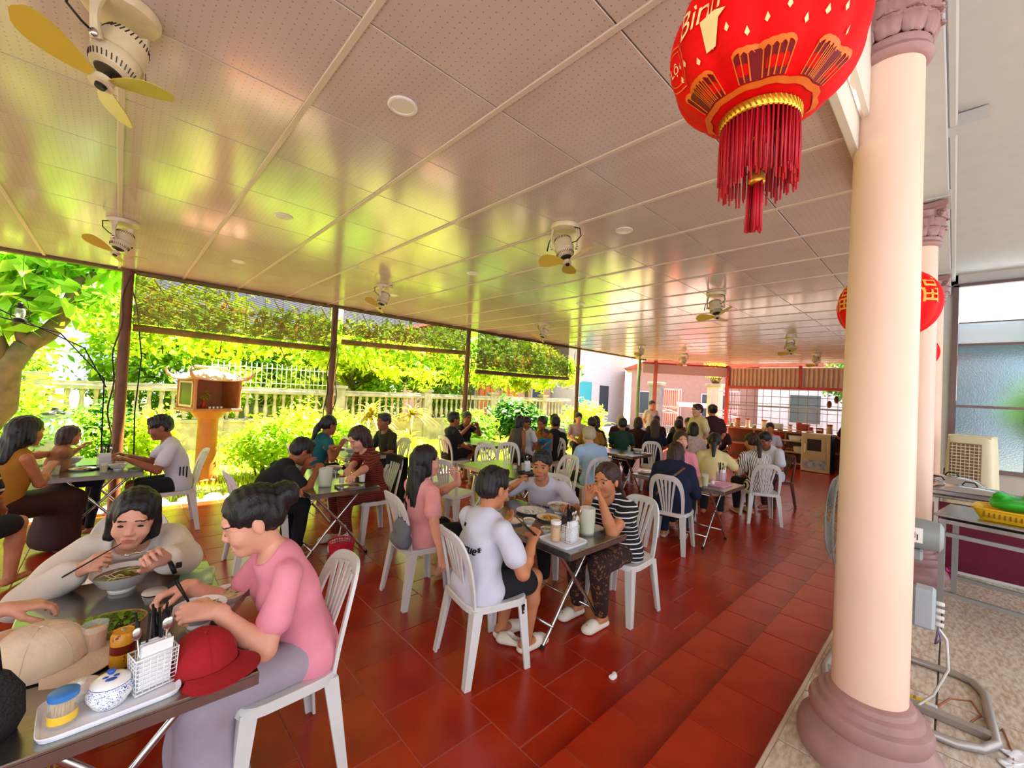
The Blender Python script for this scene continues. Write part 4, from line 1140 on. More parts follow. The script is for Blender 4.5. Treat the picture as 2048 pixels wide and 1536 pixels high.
    # legs
    if legs!='none':
        bm_=bottom or mat('dark_trousers','#1d1b22',.85)
        lp=[CAP(P0+V(-.07*sc,.005,-.015),P0+V(.07*sc,.005,-.015),.090*sc*f,None,.04)]
        for Hp,K,A in ((hipR,KR,AR),(hipL,KL,AL)):
            if legs=='shorts': lp+=[CAP(Hp,Hp.lerp(K,.80),.092*sc*f,.082*sc*f,.03)]
            elif legs=='pants': lp+=[CAP(Hp,K,.088*sc*f,.070*sc*f,.03),CAP(K,K.lerp(A,.9),.070*sc*f,.055*sc,.03)]
            elif legs=='wide': lp+=[CAP(Hp,K,.092*sc*f,.088*sc*f,.03),CAP(K,K.lerp(A,.96),.090*sc*f,.125*sc,.04)]
            elif legs in('skirt','dress'): lp+=[CAP(Hp,K,.10*sc*f,.10*sc*f,.06),CAP(K,K.lerp(A,.9),.10*sc*f,.115*sc,.06)]
        if legs in('skirt','dress'): lp+=[CAP((hipR+hipL)/2,(KR+KL)/2,.10*sc,.10*sc,.06),CAP((KR+KL)/2,((KR+KL)/2).lerp((AR+AL)/2,.9),.11*sc,.13*sc,.06)]
        P,Q=sdf_mesh(lp,h*1.1,folds(fold,int(x*17),.7) if lod<=2 and fold else None,
             cuts=[((0,0,.05*sc if legs!='shorts' else -1),(0,0,-1))])
        link({'shorts':'shorts','skirt':'skirt','dress':'skirt','pants':'trousers','wide':'trousers'}[legs],npmesh('trousers',P,Q),dressm or bm_,t)
    if shoe:
        for A in (AR,AL):
            so_=V(A.x,A.y+.055*sc,A.z-.045*sc)
            if A.z<.2:
                pr=[CAP(so_+V(0,-.085*sc,-.008),so_+V(0,.095*sc,-.008),.042*sc,.048*sc,.02,(np.array([0,0,1.]),.62)),CAP(so_+V(0,.04*sc,.014),so_+V(0,.085*sc,.004),.043*sc,.040*sc,.02,(np.array([0,0,1.]),.8))]
                P,Q=sdf_mesh(pr,h,None,cuts=[((0,0,.004),(0,0,-1))]); link('shoe',npmesh('shoe',P,Q),shoe,t)
    t['_']=0; del t['_']
    return dict(t=t,SR=SR,SL=SL,WR=WR,WL=WL,Hc=Hc,HL=HL,C=C,Nb=Nb,Rl=Rl,P0=P0,shirt=shirt,toworld=lambda p: Matrix.Rotation(rz,3,'Z')@V(p)+V(x,y,z0))
# ------------------------------------------------------------------ garden
M_soil=mat('garden_soil','#8a7a4a',.95,color2='#5f6a26',vscale=1.3,bump=.4,bscale=30)
M_conc=mat('weathered_concrete','#b8ac92',.9,var=.35,vscale=5,bump=.2)
M_bark=mat('tree_bark','#8a7448',.9,color2='#5f5a30',vscale=6,bump=.5,bscale=25)
M_stem=mat('shrub_stem','#6a4a26',.9,var=.4)
L_bright=leafmat('bright_leaf','#9bc41e',.30); L_mid=leafmat('mid_leaf','#6fa01c',.30); L_deep=leafmat('deep_leaf','#3f7420',.30); L_lime=leafmat('lime_leaf','#bdd62a',.30); L_red=leafmat('cordyline_leaf','#a8a432',.35); L_big=leafmat('broad_leaf','#aee23c',.22,.62); L_dry=leafmat('olive_leaf','#a08a2a',.3)
struct('ground',MB().box((8,26,-.12),(90,38.2,.1)),M_soil)
def leaf_cloud(n,cen,rad,size,seed=0,shell=.55,flat=.6,droop=0):
    """n folded leaves scattered through an ellipsoid; returns verts, quads"""
    r=np.random.default_rng(seed); d=r.normal(size=(n,3)); d/=np.linalg.norm(d,axis=1)[:,None]
    q=(shell+(1-shell)*r.random(n)**.6)[:,None]; lump=1+.22*np.sin(d[:,0:1]*5+seed)+.18*np.sin(d[:,1:2]*6+seed*2)+.15*np.sin(d[:,2:3]*7)
    c=np.array(cen)+d*q*lump*np.array(rad)
    nrm=r.normal(size=(n,3))*(1-flat)+np.array([0,0,1])*flat+d*.35; nrm/=np.linalg.norm(nrm,axis=1)[:,None]
    t=r.normal(size=(n,3)); t[:,2]-=droop; t-=nrm*(t*nrm).sum(1)[:,None]; t/=np.linalg.norm(t,axis=1)[:,None]; b=np.cross(nrm,t)
    s=(size*(.6+.8*r.random(n)))[:,None]
    v=np.stack([c-t*s,c+b*s*.42+nrm*s*.08-t*s*.1,c+t*s,c-b*s*.42+nrm*s*.08-t*s*.1],1).reshape(-1,3)
    return v,np.arange(4*n).reshape(-1,4)
def cloud_obj(name,parts,m,parent):
    vs=[];fs=[];o=0
    for v,f in parts: vs.append(v);fs.append(f+o);o+=len(v)
    ob=link(name,npmesh(name,np.concatenate(vs),np.concatenate(fs),False),m,parent); ob['kind']='stuff'; return ob
def shrub(label,x,y,h,r,m,n=1400,size=.05,seed=1,z0=-.07,stems=5,name='garden_shrub',group='shrubs of the garden'):
    t=thing(name,label,'shrub',(x,y,z0),0,group); rn=random.Random(seed)
    cl=[leaf_cloud(n//4,(rn.uniform(-.35,.35)*r,rn.uniform(-.35,.35)*r,h*rn.uniform(.42,.75)),(r*.75,r*.75,h*.34),size,seed*7+k) for k in range(4)]
    cloud_obj('foliage',cl,m,t)
    for k in range(stems):
        a=rn.random()*6.28; q=r*.5*rn.random(); MB().tube([(q*.3*math.cos(a),q*.3*math.sin(a),0),(q*.6*math.cos(a),q*.6*math.sin(a),h*.3),(q*1.2*math.cos(a),q*1.2*math.sin(a),h*.6)],[.016,.012,.006],6).build('stem',M_stem,t,True)
    return t
def tree(label,x,y,h,crown,m,n=4000,size=.12,seed=1,trunk=.12,name='garden_tree',cz=None):
    t=thing(name,label,'tree',(x,y,-.07),0,'trees behind the garden wall'); rn=random.Random(seed)
    MB().tube([(0,0,0),(.1,.05,h*.3),(-.05,.1,h*.6),(.05,0,h*.85)],[trunk,trunk*.8,trunk*.6,trunk*.25],9).build('trunk',M_bark,t,True)
    for k in range(4):
        a=k*1.6+rn.random(); MB().tube([(0,.05,h*.45),(crown*.35*math.cos(a),crown*.35*math.sin(a),h*.65),(crown*.7*math.cos(a),crown*.7*math.sin(a),h*.82)],[trunk*.5,trunk*.35,trunk*.12],7).build('branch',M_bark,t,True)
    cl=[leaf_cloud(n//7,(crown*.55*math.cos(k*.9+seed),crown*.55*math.sin(k*.9+seed),(cz or h*.75)+rn.uniform(-.22,.22)*h*.6),(crown*.62,crown*.62,h*.22),size,seed*11+k,.35) for k in range(7)]
    cloud_obj('foliage',cl,m,t); return t
# --- curb and stepping stones along the floor edge
kb=struct('trim_11',MB().box((4.5,7.06,-.08),(17,.20,.12)),M_conc)
rn=random.Random(11); sm=[MB().ell((0,0,0),(.16,.11,.07),9,6).mesh('edging_stone',True),MB().ell((0,0,0),(.12,.13,.06),9,6).mesh('edging_stone',True)]
x=-1.6
while x<9:
    o=link('edging_stone',rn.choice(sm),M_conc,kb,(x,7.27+rn.uniform(-.04,.05),-.05)); o.rotation_euler=(0,0,rn.random()*3); x+=rn.uniform(.22,.34)
# --- lawn
g=thing('lawn','sunlit short grass between the pavilion and the balustrade','grass',(0,0,0)); g['kind']='stuff'
r=np.random.default_rng(3); n=26000; gx=r.uniform(-2,13,n); gy=r.uniform(7.35,11.8,n); hh=r.uniform(.04,.13,n); a=r.random(n)*6.28
c=np.stack([gx,gy,np.full(n,-.075)],1); s=np.stack([np.cos(a),np.sin(a),0*a],1)*.012; tp=c+np.stack([np.cos(a*3)*.03,np.sin(a*3)*.03,hh],1)
v=np.stack([c-s,c+s,tp],1).reshape(-1,3); ob=link('grass_blades',npmesh('grass',v,np.arange(3*n).reshape(-1,3),False),L_lime,g); ob['kind']='stuff'
# --- balustrade wall
bw=struct('wall_garden',MB().box((4.5,12.05,.25),(21,.16,.74)).box((4.5,12.05,.64),(21,.22,.06)).box((4.5,12.05,1.36),(21,.22,.09),bev=.01).box((4.5,12.05,1.44),(21,.16,.06)),M_conc)
bal=MB().lathe([(.045,0),(.045,.03),(.03,.05),(.052,.16),(.056,.22),(.034,.40),(.03,.46),(.034,.52),(.045,.56),(.045,.645)],n=12).mesh('baluster',40)
x=-4.0; k=0
while x<14.6:
    if k%14==0: MB().box((x,12.05,.66),(.26,.26,1.75),bev=.01).box((x,12.05,1.57),(.34,.34,.08)).build('pillar',M_conc,bw)
    else: link('baluster',bal,M_conc,bw,(x,12.05,.67))
    x+=.205; k+=1
# iron railing standing on part of the wall
ir=thing('iron_railing','pale iron railing on top of the garden wall behind the spirit house','fence',(2.9,12.05,1.47)); M_iron=mat('pale_iron','#cfd2c4',.5)
for k in range(24): MB().cyl((-1.3+k*.115,0,0),(-1.3+k*.115,0,.62),.009,n=6).build('bar',M_iron,ir,True)
for z in (.12,.5): MB().box((0.03,0,z),(2.7,.02,.02)).build('rail',M_iron,ir)
# --- trees behind the wall (a green backdrop)
TR=[('tall yellow-green tree behind the left end of the garden wall',-3.2,13.6,4.6,1.9,L_lime),('rounded lime tree behind the spirit house',.9,14.2,4.2,1.8,L_bright),
    ('dense green tree behind the second post',3.6,14.6,3.6,1.7,L_mid),('wide bright tree to the right of the second post',5.6,13.4,3.4,1.5,L_lime),('tree with golden-green crown behind the cordyline',7.6,14.2,3.6,1.6,L_bright),
    ('broad green tree behind the dark bamboo blind',10.4,13.6,4.6,1.9,L_mid),('slim lime tree by the turquoise shutters',13.4,13.2,4.0,1.2,L_lime),('deep green tree at the far left',-5.5,11.0,4.6,1.9,L_mid)]
for k,(lab,x,y,h,c,m_) in enumerate(TR): tree(lab,x,y,h,c,m_,6500,.115,k+2)
# --- shrubs
SH=[('feathery green shrub under the plumeria tree',-.55,8.9,1.15,.62,L_mid,2400,.045),('dark red-stemmed bush left of the first post',-.15,9.6,1.3,.5,L_deep,1600,.06),('lime shrub just right of the first post',.55,9.4,1.25,.5,L_lime,1800,.05),
    ('full bush with pale tips right of the spirit house',1.95,8.5,1.15,.62,L_bright,2600,.055),('yellow-green bush between spirit house and second post',2.75,9.6,1.35,.75,L_lime,2400,.06),('bushy shrub at the foot of the second post',3.6,9.3,1.1,.55,L_bright,1800,.05),
    ('low bush behind the man facing left',4.3,10.6,.9,.6,L_mid,1500,.06),('leafy shrub right of the third post',7.3,9.2,1.2,.75,L_mid,2200,.07),('dark broad shrub in front of the far balusters',9.2,9.4,1.55,.85,L_deep,2200,.10),('low ferny bush near the fourth post',10.6,8.9,1.0,.7,L_mid,1600,.08),
    ('yellow bush near the street corner',12.6,9.6,1.5,.8,L_lime,1600,.08),('green bush far left under the tree',-1.9,8.6,1.4,.7,L_mid,2000,.06),('pale bush against the wall, left',-1.2,11.2,1.5,.7,L_bright,1500,.07)]
for k,(lab,x,y,h,rr,m_,n,sz) in enumerate(SH): shrub(lab,x,y,h,rr,m_,n,sz,k+5)
HG=[('tall lime hedge behind the left end of the balustrade',-3.6,13.1,2.6,1.1,L_lime),('tall hedge behind the balusters left of the first post',-1.7,13.0,2.8,1.1,L_bright),('dense hedge behind the first post',.2,13.1,2.7,1.1,L_mid),('hedge behind the iron railing, left half',2.0,13.2,2.4,1.0,L_bright),
    ('hedge behind the iron railing, right half',3.7,13.1,2.5,1.0,L_lime),('leafy hedge behind the second cordyline',6.4,13.2,2.2,1.0,L_bright),('hedge behind the far balusters',9.0,13.1,2.3,1.1,L_mid)]
for k,(lab,x,y,h,rr,m_) in enumerate(HG): shrub(lab,x,y,h,rr,m_,2600,.085,k+60,name='hedge_bush',group='hedge behind the balustrade')
# strap-leaved plants
def strap(label,x,y,h,r,m,n=46,w=.03,seed=1,z0=-.07,stem=0.0,name='cordyline'):
    t=thing(name,label,'plant',(x,y,z0)); rn=random.Random(seed)
    if stem: MB().cyl((0,0,0),(0,0,stem),.03,.02,n=8).build('stem',M_stem,t,True)
    for k in range(n):
        a=rn.random()*6.28; el=rn.uniform(.15,1.35); L=r*rn.uniform(.7,1.15); z=stem+rn.random()*h*.4
        pts=[]; 
        for q in range(6):
            u=q/5; d=L*u*math.cos(el)*(1+.2*u); zz=z+L*u*math.sin(el)-L*.75*u*u*(.6+.4*math.cos(el)); pts.append(V(d*math.cos(a),d*math.sin(a),zz))
        sd=V(-math.sin(a),math.cos(a),0); ww=[w*.5,w,w,w*.8,w*.5,.002]
        mb=MB(); vs=[]
        for p,q in zip(pts,ww): vs+=[p-sd*q,p+V(0,0,-q*.3),p+sd*q]
        mb.add(vs,[(3*i,3*i+1,3*i+4,3*i+3) for i in range(5)]+[(3*i+1,3*i+2,3*i+5,3*i+4) for i in range(5)]); mb.build('leaf',m,t,True)
    return t
strap('golden striped cordyline against the balustrade',5.05,10.9,.5,.85,L_red,60,.045,3,stem=.75)
strap('second, smaller reddish cordyline by the balusters',6.6,11.4,.4,.7,L_red,44,.04,4,stem=.8)
strap('bright green fern clump below the balusters',6.05,10.6,.3,.75,L_lime,60,.035,5,stem=.1,name='fern')
strap('fern spreading beside the third post',7.9,8.2,.25,.7,L_bright,60,.035,6,stem=.1,name='fern')
strap('potted palm-like plant near the street corner',11.6,8.1,.4,1.0,L_mid,40,.05,8,stem=.4,name='palm')
# --- plumeria tree at the left
pt=thing('plumeria_tree','large plumeria tree with bent bare branches left of the first post','tree',(-1.75,8.3,-.07))
O=V(-1.75,8.3,-.07)
def br(pts,rs): MB().tube([V(p)-O for p in pts],rs,10).build('branch',M_bark,pt,True)
def P8(x,y): return px(x,y,Y=8.3)
MB().tube([V(-1.8,8.3,-.1)-O,P8(2,810)-O,P8(14,735)-O,P8(52,690)-O],[.20,.16,.13,.11],12).build('trunk',M_bark,pt,True)
br([P8(52,690),P8(95,668),P8(130,630),P8(146,590),P8(150,565)],[.11,.10,.085,.075,.07])
br([P8(150,565),P8(185,552),P8(220,535),px(262,515,Y=8.0)],[.06,.05,.04,.03]); br([P8(148,570),P8(128,545),P8(105,505),P8(90,470)],[.05,.04,.03,.025]); br([P8(185,552),P8(205,520),P8(240,490)],[.035,.03,.02])
br([P8(52,690),P8(40,650),P8(52,610),P8(75,540),P8(70,470)],[.08,.07,.06,.05,.04]); br([P8(14,735),P8(-20,650),P8(-30,560),P8(10,480)],[.09,.08,.06,.04])
def big_leaves(cens,n,L,seed,m,parent,name='foliage',rad=.35):
    cl=[]
    for k,c in enumerate(cens): cl.append(leaf_cloud(n,c,(rad,rad,rad*.7),L,seed+k,.2,.45,.5))
    return cloud_obj(name,cl,m,parent)
big_leaves([P8(x,y)-O for x,y in ((90,500),(40,520),(20,560),(170,510),(230,500),(0,600),(130,530),(60,570),(240,540),(190,600),(110,610),(30,640),(0,520))],60,.16,21,L_big,pt)
# --- vines hanging along the roof edge, behind the blinds
vt=thing('roof_vine','curtain of climbing vine leaves along the roof edge behind the blinds','vine',(0,7.6,0))
for seed,m_,zz,n,sz,yy in ((31,L_mid,2.62,2600,.06,.0),(32,L_bright,2.30,2600,.065,.15),(33,L_dry,2.55,1500,.055,.1),(34,L_lime,2.1,2200,.07,.35)):
    cl=[]
    for k in range(13):
        xx=.3+k*.78; rr=random.Random(seed+k); cl.append(leaf_cloud(n//13,(xx+rr.uniform(-.2,.2),yy+rr.uniform(-.1,.2),zz+rr.uniform(-.18,.18)-(0 if k>3 else .02)),(.55,.28,.26),sz,seed+k,.1,.4,.4))
    cloud_obj('foliage',cl,m_,vt)
for k in range(12):
    rr=random.Random(50+k); x0=.3+k*.75; MB().tube([(x0,.1,3.0),(x0+.2,.15,2.7),(x0+.1,.2,2.4),(x0+.3*rr.random(),.2,1.9+.3*rr.random())],.008,5).build('tendril',M_vine,vt,True)
# --- bamboo blinds rolled part-way, each hung between posts
M_bam=mat('bamboo_slat','#8f7422',.6,var=.4,vscale=8); M_bamd=mat('bamboo_slat_dark','#5a4018',.6,var=.4,vscale=8)
def blind(label,x0,x1,zl,zr,m,gap=.0145):
    t=thing('bamboo_blind',label,'blind',(x0,6.86,0)); w=x1-x0; mb=MB(); z=CEIL-.05; k=0
    while z>max(zl,zr)+.05:
        mb.box((w/2,0,z),(w,.003,gap*.8)); z-=gap; k+=1
    o=mb.build('slats',m,t); o['kind']='stuff'
    n=int(w/.22)
    for k in range(n+1): MB().cyl((w*k/n,-.004,CEIL-.03),(w*k/n,-.004,max(zl,zr)),.0022,n=4).build('cord',m,t)
    MB().tube([(0,0,zl),(w*.5,0,(zl+zr)/2-.01),(w,0,zr)],.045,12).build('rolled_end',m,t,True)
    MB().box((w/2,0,CEIL-.03),(w,.03,.03)).build('head_rail',m,t)
blind('half-rolled bamboo blind between the first two posts',.10,2.42,2.24,2.22,M_bam)
blind('shorter rolled bamboo blind between second and third post',2.62,5.10,2.36,2.43,M_bam)
blind('dark lowered bamboo blind between third and fourth post',5.42,8.42,2.07,2.09,M_bamd,.011)
# --- spirit house on its pillar
M_sp=mat('spirit_house_paint','#b5743c',.55,var=.2,vscale=9); M_sp2=mat('spirit_house_pillar','#c47a2a',.55,var=.2); M_roof=mat('spirit_roof','#c08a70',.6,var=.2)
sh=thing('spirit_house','orange spirit house with upturned roof and offerings, on a round pillar','shrine',(1.12,8.5,-.07),math.radians(18))
MB().lathe([(.20,0),(.20,.06),(.15,.08),(.14,1.0),(.15,1.06),(.20,1.10),(.26,1.19)],n=28).build('pillar',M_sp2,sh,smooth=40)
MB().box((0,0,1.215),(.74,.62,.05),bev=.01).build('floor_slab',M_sp,sh)
for sx in (-1,1): MB().box((sx*.32,.0,1.47),(.03,.50,.46)).build('side_wall',M_sp,sh)
w=MB().box((0,.25,1.47),(.66,.02,.46)).build('back_wall',M_sp,sh)
for sx in (-1,1):
    for sy in (-1,1): MB().lathe([(.03,1.24),(.022,1.27),(.022,1.66),(.03,1.70)],(sx*.33,sy*.27,0),n=12).build('corner_column',M_sp,sh,smooth=40)
for sx in (-1,1):
    fr=MB(); 
    for a,b in (((-.2,1.28),(.2,1.28)),((.2,1.28),(.2,1.66)),((.2,1.66),(-.2,1.66)),((-.2,1.66),(-.2,1.28))): fr.box((sx*.34,(a[0]+b[0])/2,(a[1]+b[1])/2),(.02,abs(a[0]-b[0])+.03,abs(a[1]-b[1])+.03))
    fr.build('window_frame',mat('cream_trim','#d8b47a',.5),sh); MB().box((sx*.337,0,1.47),(.006,.36,.36)).build('window_pane',mat('dark_pane','#4a4020',.2),sh)
def rf(u,v):
    x=(u-.5)*2; y=(v-.5)*2; m_=max(abs(x),abs(y)); return (x*.43,y*.37,1.71+.20*(1-m_)**.8+.05*(abs(x)*abs(y))**3)
MB().grid(rf,17,17,thick=.025).build('roof',M_roof,sh,smooth=40)
for sx in (-1,1):
    for sy in (-1,1): MB().tube([(sx*.40,sy*.34,1.74),(sx*.45,sy*.385,1.79),(sx*.47,sy*.40,1.86),(sx*.44,sy*.37,1.90)],[.03,.025,.018,.006],8).build('roof_horn',M_roof,sh,True)
MB().box((0,0,1.91),(.5,.05,.05),bev=.015).build('roof_ridge',M_roof,sh)
sv=thing('offering_vase','red vase with flowers inside the spirit house','vase',(1.02,8.33,1.17)); MB().lathe([(.02,0),(.035,.04),(.015,.10),(.022,.12)],n=12).build('body',mat('vase_red','#c02418',.3),sv,True); cloud_obj('flowers',[leaf_cloud(40,(0,0,.2),(.06,.06,.08),.03,4)],L_red,sv)
for k in range(4):
    c=thing('offering_cup',('leftmost','second','third','rightmost')[k]+' of the four small white cups inside the spirit house','cup',(1.10+k*.055,8.28+k*.018,1.17),0,'cups in the spirit house'); MB().lathe([(.012,0),(.02,.03),(.017,.03),(.008,.006),(.001,.006)],n=12,caps=False).build('body',M_porc,c,True); MB().lathe([(.015,.022),(.001,.022)],n=10,caps=False).build('tea',M_dark,c)
# --- big jar, kerosene lamp, cables
jr=thing('ceramic_jar','large pale glazed jar with dark lid behind the child','jar',(-.62,8.9,-.07)); MB().lathe([(.22,0),(.24,.35),(.22,.38)],n=24).build('plinth',M_conc,jr,smooth=40)
MB().lathe([(.15,.38),(.24,.50),(.30,.66),(.31,.78),(.27,.92),(.18,1.02),(.15,1.06),(.17,1.10)],n=32).build('body',mat('celadon','#b9c6bc',.25),jr,smooth=50); MB().lathe([(.18,1.10),(.17,1.13),(.06,1.16),(.05,1.20),(.001,1.21)],n=24,caps=False).build('lid',mat('jar_lid','#3a3a38',.5),jr,smooth=40)
kl=thing('kerosene_lantern','black hanging kerosene lantern left of the first post','lantern',(-.80,6.92,2.17))
MB().lathe([(.05,0),(.055,.01),(.055,.035),(.03,.05)],n=16).build('tank',M_black,kl,True); MB().lathe([(.032,.05),(.042,.09),(.04,.13),(.028,.155)],n=16,caps=False).build('globe',M_glass,kl,True); MB().lathe([(.03,.155),(.035,.165),(.02,.19),(.028,.20),(.01,.22)],n=16).build('chimney_cap',M_black,kl,True)
for s in (-1,1): MB().tube([(s*.045,0,.02),(s*.065,0,.05),(s*.065,0,.14),(s*.03,0,.18)],.004,6).build('side_tube',M_black,kl,True)
MB().tube([(-.06,0,.16),(-.04,0,.24),(0,0,.27),(.04,0,.24),(.06,0,.16)],.003,6).build('bail',M_black,kl,True); MB().cyl((0,0,.27),(0,0,.80),.002,n=5).build('hanging_wire',M_black,kl)
for k,(pts,lab) in enumerate((([(-3,6.95,2.30),(-1.2,6.95,2.28),(-.5,6.95,2.1),(-.12,6.95,1.6),(-.10,6.95,.4)],'black cable swooping down left of the first post'),([(.03,6.93,2.90),(.13,6.98,2.5),(.17,7.0,2.16),(.2,7.0,1.9),(.17,7.0,1.2),(.2,7.0,.3)],'black cable hanging just right of the first post'),([(-3,6.97,2.42),(-1.0,6.97,2.32),(-.3,6.97,1.95),(-.10,6.97,1.5)],'second black cable above the first, left of the post'))):
    tag(MB().tube(pts,.007,6).build('power_cable',mat('cable_rubber','#0c0c0c',.9,spec=.1),None,True),lab,'cable')
# --- houses beyond the wall
M_hpink=mat('house_pink','#a8827a',.8,var=.1); M_hwhite=mat('house_white','#c6c2ca',.8,var=.1); M_door=mat('red_wood_door','#b5553a',.5); M_turq=mat('turquoise_shutter','#3fa3b4',.5); M_win=mat('dark_window','#3a4450',.2); M_tile2=mat('roof_tiles_red','#b4573f',.7,var=.3)
def house(label,x,y,w,d,h,m,wins,roof=True,rz=0):
    t=thing('house',label,'house',(x,y,-.07),rz); MB().box((0,0,h/2),(w,d,h)).build('walls',m,t)
    if roof: MB().prism([(-w*.56,h),(w*.56,h),(0,h+w*.22)],-d*.56,d*.56,M=Matrix.Rotation(PI/2,3,'X')).build('roof',M_tile2,t)
    for (u,z,ww,hh,mm) in wins:
        f=MB().box((u,-d/2-.02,z),(ww+.12,.06,hh+.12)).build('window_frame',M_hwhite,t); MB().box((u,-d/2-.06,z),(ww,.03,hh)).build('pane',mm,f)
        if mm is M_door:
            for q in (-.5,0,.5): MB().box((u+q*ww*.62,-d/2-.085,z),(ww*.24,.03,hh*.86)).build('door_panel',mat('door_panel','#c46a48',.5),f)
    return t
house('white house with a blue-grey wall seen through the leaves left of the third post',4.6,17.5,4.2,3,2.9,M_hwhite,[(-.8,1.4,.9,1.2,M_win),(.9,1.4,.9,1.2,M_win)],False)
house('pink house with red wooden doors beyond the balustrade',14.2,17.6,7,4,4.6,M_hpink,[(-2.2,1.6,.5,1.5,M_win),(-1.2,1.5,1.1,1.8,M_door),(.4,1.5,1.1,1.8,M_door),(2.4,1.6,.8,1.6,M_win)])
house('white house with turquoise shutters at the street corner',20.6,16.2,5,4,4.6,M_hwhite,[(-1.6,1.5,1.1,2.0,M_turq),(.2,1.5,.9,1.7,M_win)])
# --- street side beyond the corner: gate, pillars, house fronts
def PX(x,y,X=18.0): return px(x,y,X=X)
M_gate=mat('white_gate_paint','#b9b4c4',.45)
def gate(label,x,y,w,h,rz):
    t=thing('metal_gate',label,'gate',(x,y,0),rz)
    for s in (-1,1): MB().box((s*w/2,0,h/2),(.06,.05,h)).build('stile',M_gate,t)
    for z in (.06,.55*h,.66*h,h-.03): MB().box((0,0,z),(w,.045,.05)).build('rail',M_gate,t)
    n=9
    for k in range(n):
        xx=-w/2+w*(k+1)/(n+1)
        MB().box((xx,0,h*.83),(.022,.022,h*.31)).build('bar',M_gate,t); MB().box((xx,0,h*.29),(.022,.022,h*.50)).build('bar',M_gate,t)
    for s in (-1,1): MB().tube([(-w/2,0,h*(.605-.05*s)),(w/2,0,h*(.605+.05*s))],.014,6).build('cross',M_gate,t)
gate('white barred gate leaf beside the far corner post',15.6,5.55,.85,2.1,math.radians(-60)); gate('white barred gate leaf standing open left of the street opening',15.8,7.75,.8,2.1,math.radians(-80))
for k,(x,y,lab) in enumerate(((16.0,6.05,'cream brick gate pillar beside the white gate'),(15.6,8.15,'grey gate pillar at the left of the street opening'))):
    t=thing('gate_pillar',lab,'pillar',(x,y,-.07)); MB().box((0,0,1.15),(.42,.42,2.3),bev=.01).build('shaft',mat('pillar_%d'%k,('#e0c4a6','#8f8a90')[k],.8,var=.2),t); MB().box((0,0,2.35),(.54,.54,.12),bev=.02).build('cap_stone',M_conc,t)
struct('ground_street',MB().box((24,6,-.10),(18.5,16,.1)),mat('street_asphalt','#80706c',.9,var=.15))
house('street house with a red door and awning seen through the corner opening',25.0,10.4,7.5,4,3.4,M_hpink,[(-1.6,1.3,1.0,2.0,M_door),(.6,1.5,1.2,1.2,M_win),(-2.9,1.5,.7,1.2,M_win)],True,math.radians(-62))
house('street house front behind the kitchen counter',25.5,2.8,8,4,3.6,M_hwhite,[(-2,1.6,1.2,1.3,M_win),(1.0,1.3,1.2,2.2,M_tile2),(2.6,1.6,.9,1.3,M_win)],True,math.radians(-90))
aw=thing('red_awning','bright red awning strip over the street stall','awning',(20.2,8.6,1.45),math.radians(-62)); MB().box((0,0,0),(1.5,.7,.03),M=Matrix.Rotation(.3,3,'X')).build('canopy',mat('awning_red','#e01838',.6),aw)
for s in (-1,1): MB().cyl((s*.7,.2,.0),(s*.7,.2,-1.5),.02,n=6).build('leg',M_iron,aw)
tree('street tree in blossom seen over the counter',19.5,2.6,3.6,.8,L_deep,1500,.09,33,.08)
tag(bpy.data.objects['garden_tree.008'] if 'garden_tree.008' in bpy.data.objects else vt,None)
bg_=thing('potted_bonsai','yellow-green potted shrub on the gate pillar by the corner post','plant',(16.0,6.05,2.34)); MB().lathe([(.12,0),(.2,.22),(.18,.22),(.1,.03)],n=16).build('pot',M_brownw,bg_,True); cloud_obj('foliage',[leaf_cloud(500,(0,0,.6),(.35,.35,.45),.05,61)],L_lime,bg_)
# ------------------------------------------------------------------ tables
table(.075,2.185,'nearest steel folding table, crowded with bowls, caps and a tray')
table(-.09,6.15,'steel folding table by the garden, between the man in white and the woman in mustard')
table(1.60,4.43,'steel folding table of the man in black and the woman in rust stripes')
table(2.56,6.10,'steel folding table beside the vine-wrapped post, under the teal-shirted woman\'s arms')
table(2.43,2.195,'steel folding table of the group of four in the middle of the floor')
table(3.68,3.96,'unoccupied steel folding table with a yellow-green sheen behind the group of four')
table(5.08,6.18,'steel folding table between the man with crossed legs and the woman holding her bowl')
table(5.27,2.30,'steel folding table with the pink cutlery caddy beside the navy-clad woman')
table(6.65,4.25,'steel folding table with leftover dishes behind the old man in pale blue')
table(7.65,2.75,'steel folding table hidden by the woman in black-and-white stripes')
table(8.3,5.6,'steel folding table of the crowded back row, nearest the garden')
table(10.2,4.3,'steel folding table of the crowded back row, nearest the corrugated wall')
# ------------------------------------------------------------------ chairs
chair(.58,2.02,180,'white plastic chair under the near woman in pink and grey')
chair(.10,3.10,270,'white plastic chair under the woman in the cream blouse')
chair(.50,5.92,180,'white plastic chair under the man in the white shirt with three black stripes')
chair(1.02,4.42,2,'white plastic chair under the man in black bending over his bowl')
chair(2.14,4.45,180,'white plastic chair under the woman in rust stripes, with a dark jacket on it')
chair(1.88,3.00,-4,'white plastic chair under the pink-shirted woman with long black hair')
chair(1.76,2.02,-10,'white plastic chair with a key fob, under the man seen from behind')
chair(3.02,1.81,180,'white plastic chair under the woman in black with white stripes')
chair(3.10,2.72,200,'white plastic chair under the man in a white T-shirt facing us')
chair(4.72,2.22,10,'white plastic chair under the navy-clad woman with the shoulder strap')
chair(6.86,1.90,32,'white plastic chair, back to us, under the woman in black-and-white stripes')
chair(6.15,2.75,20,'white plastic chair under the woman in the white shirt behind the pink caddy')
chair(3.15,6.05,185,'white plastic chair under the dark-shirted man facing left by the garden')
chair(1.95,5.95,0,'white plastic chair under the woman in teal')
chair(4.45,6.12,0,'white plastic chair under the man in black with crossed legs')
chair(5.10,6.98-.22,270,'white plastic chair under the woman holding a bowl to her mouth')
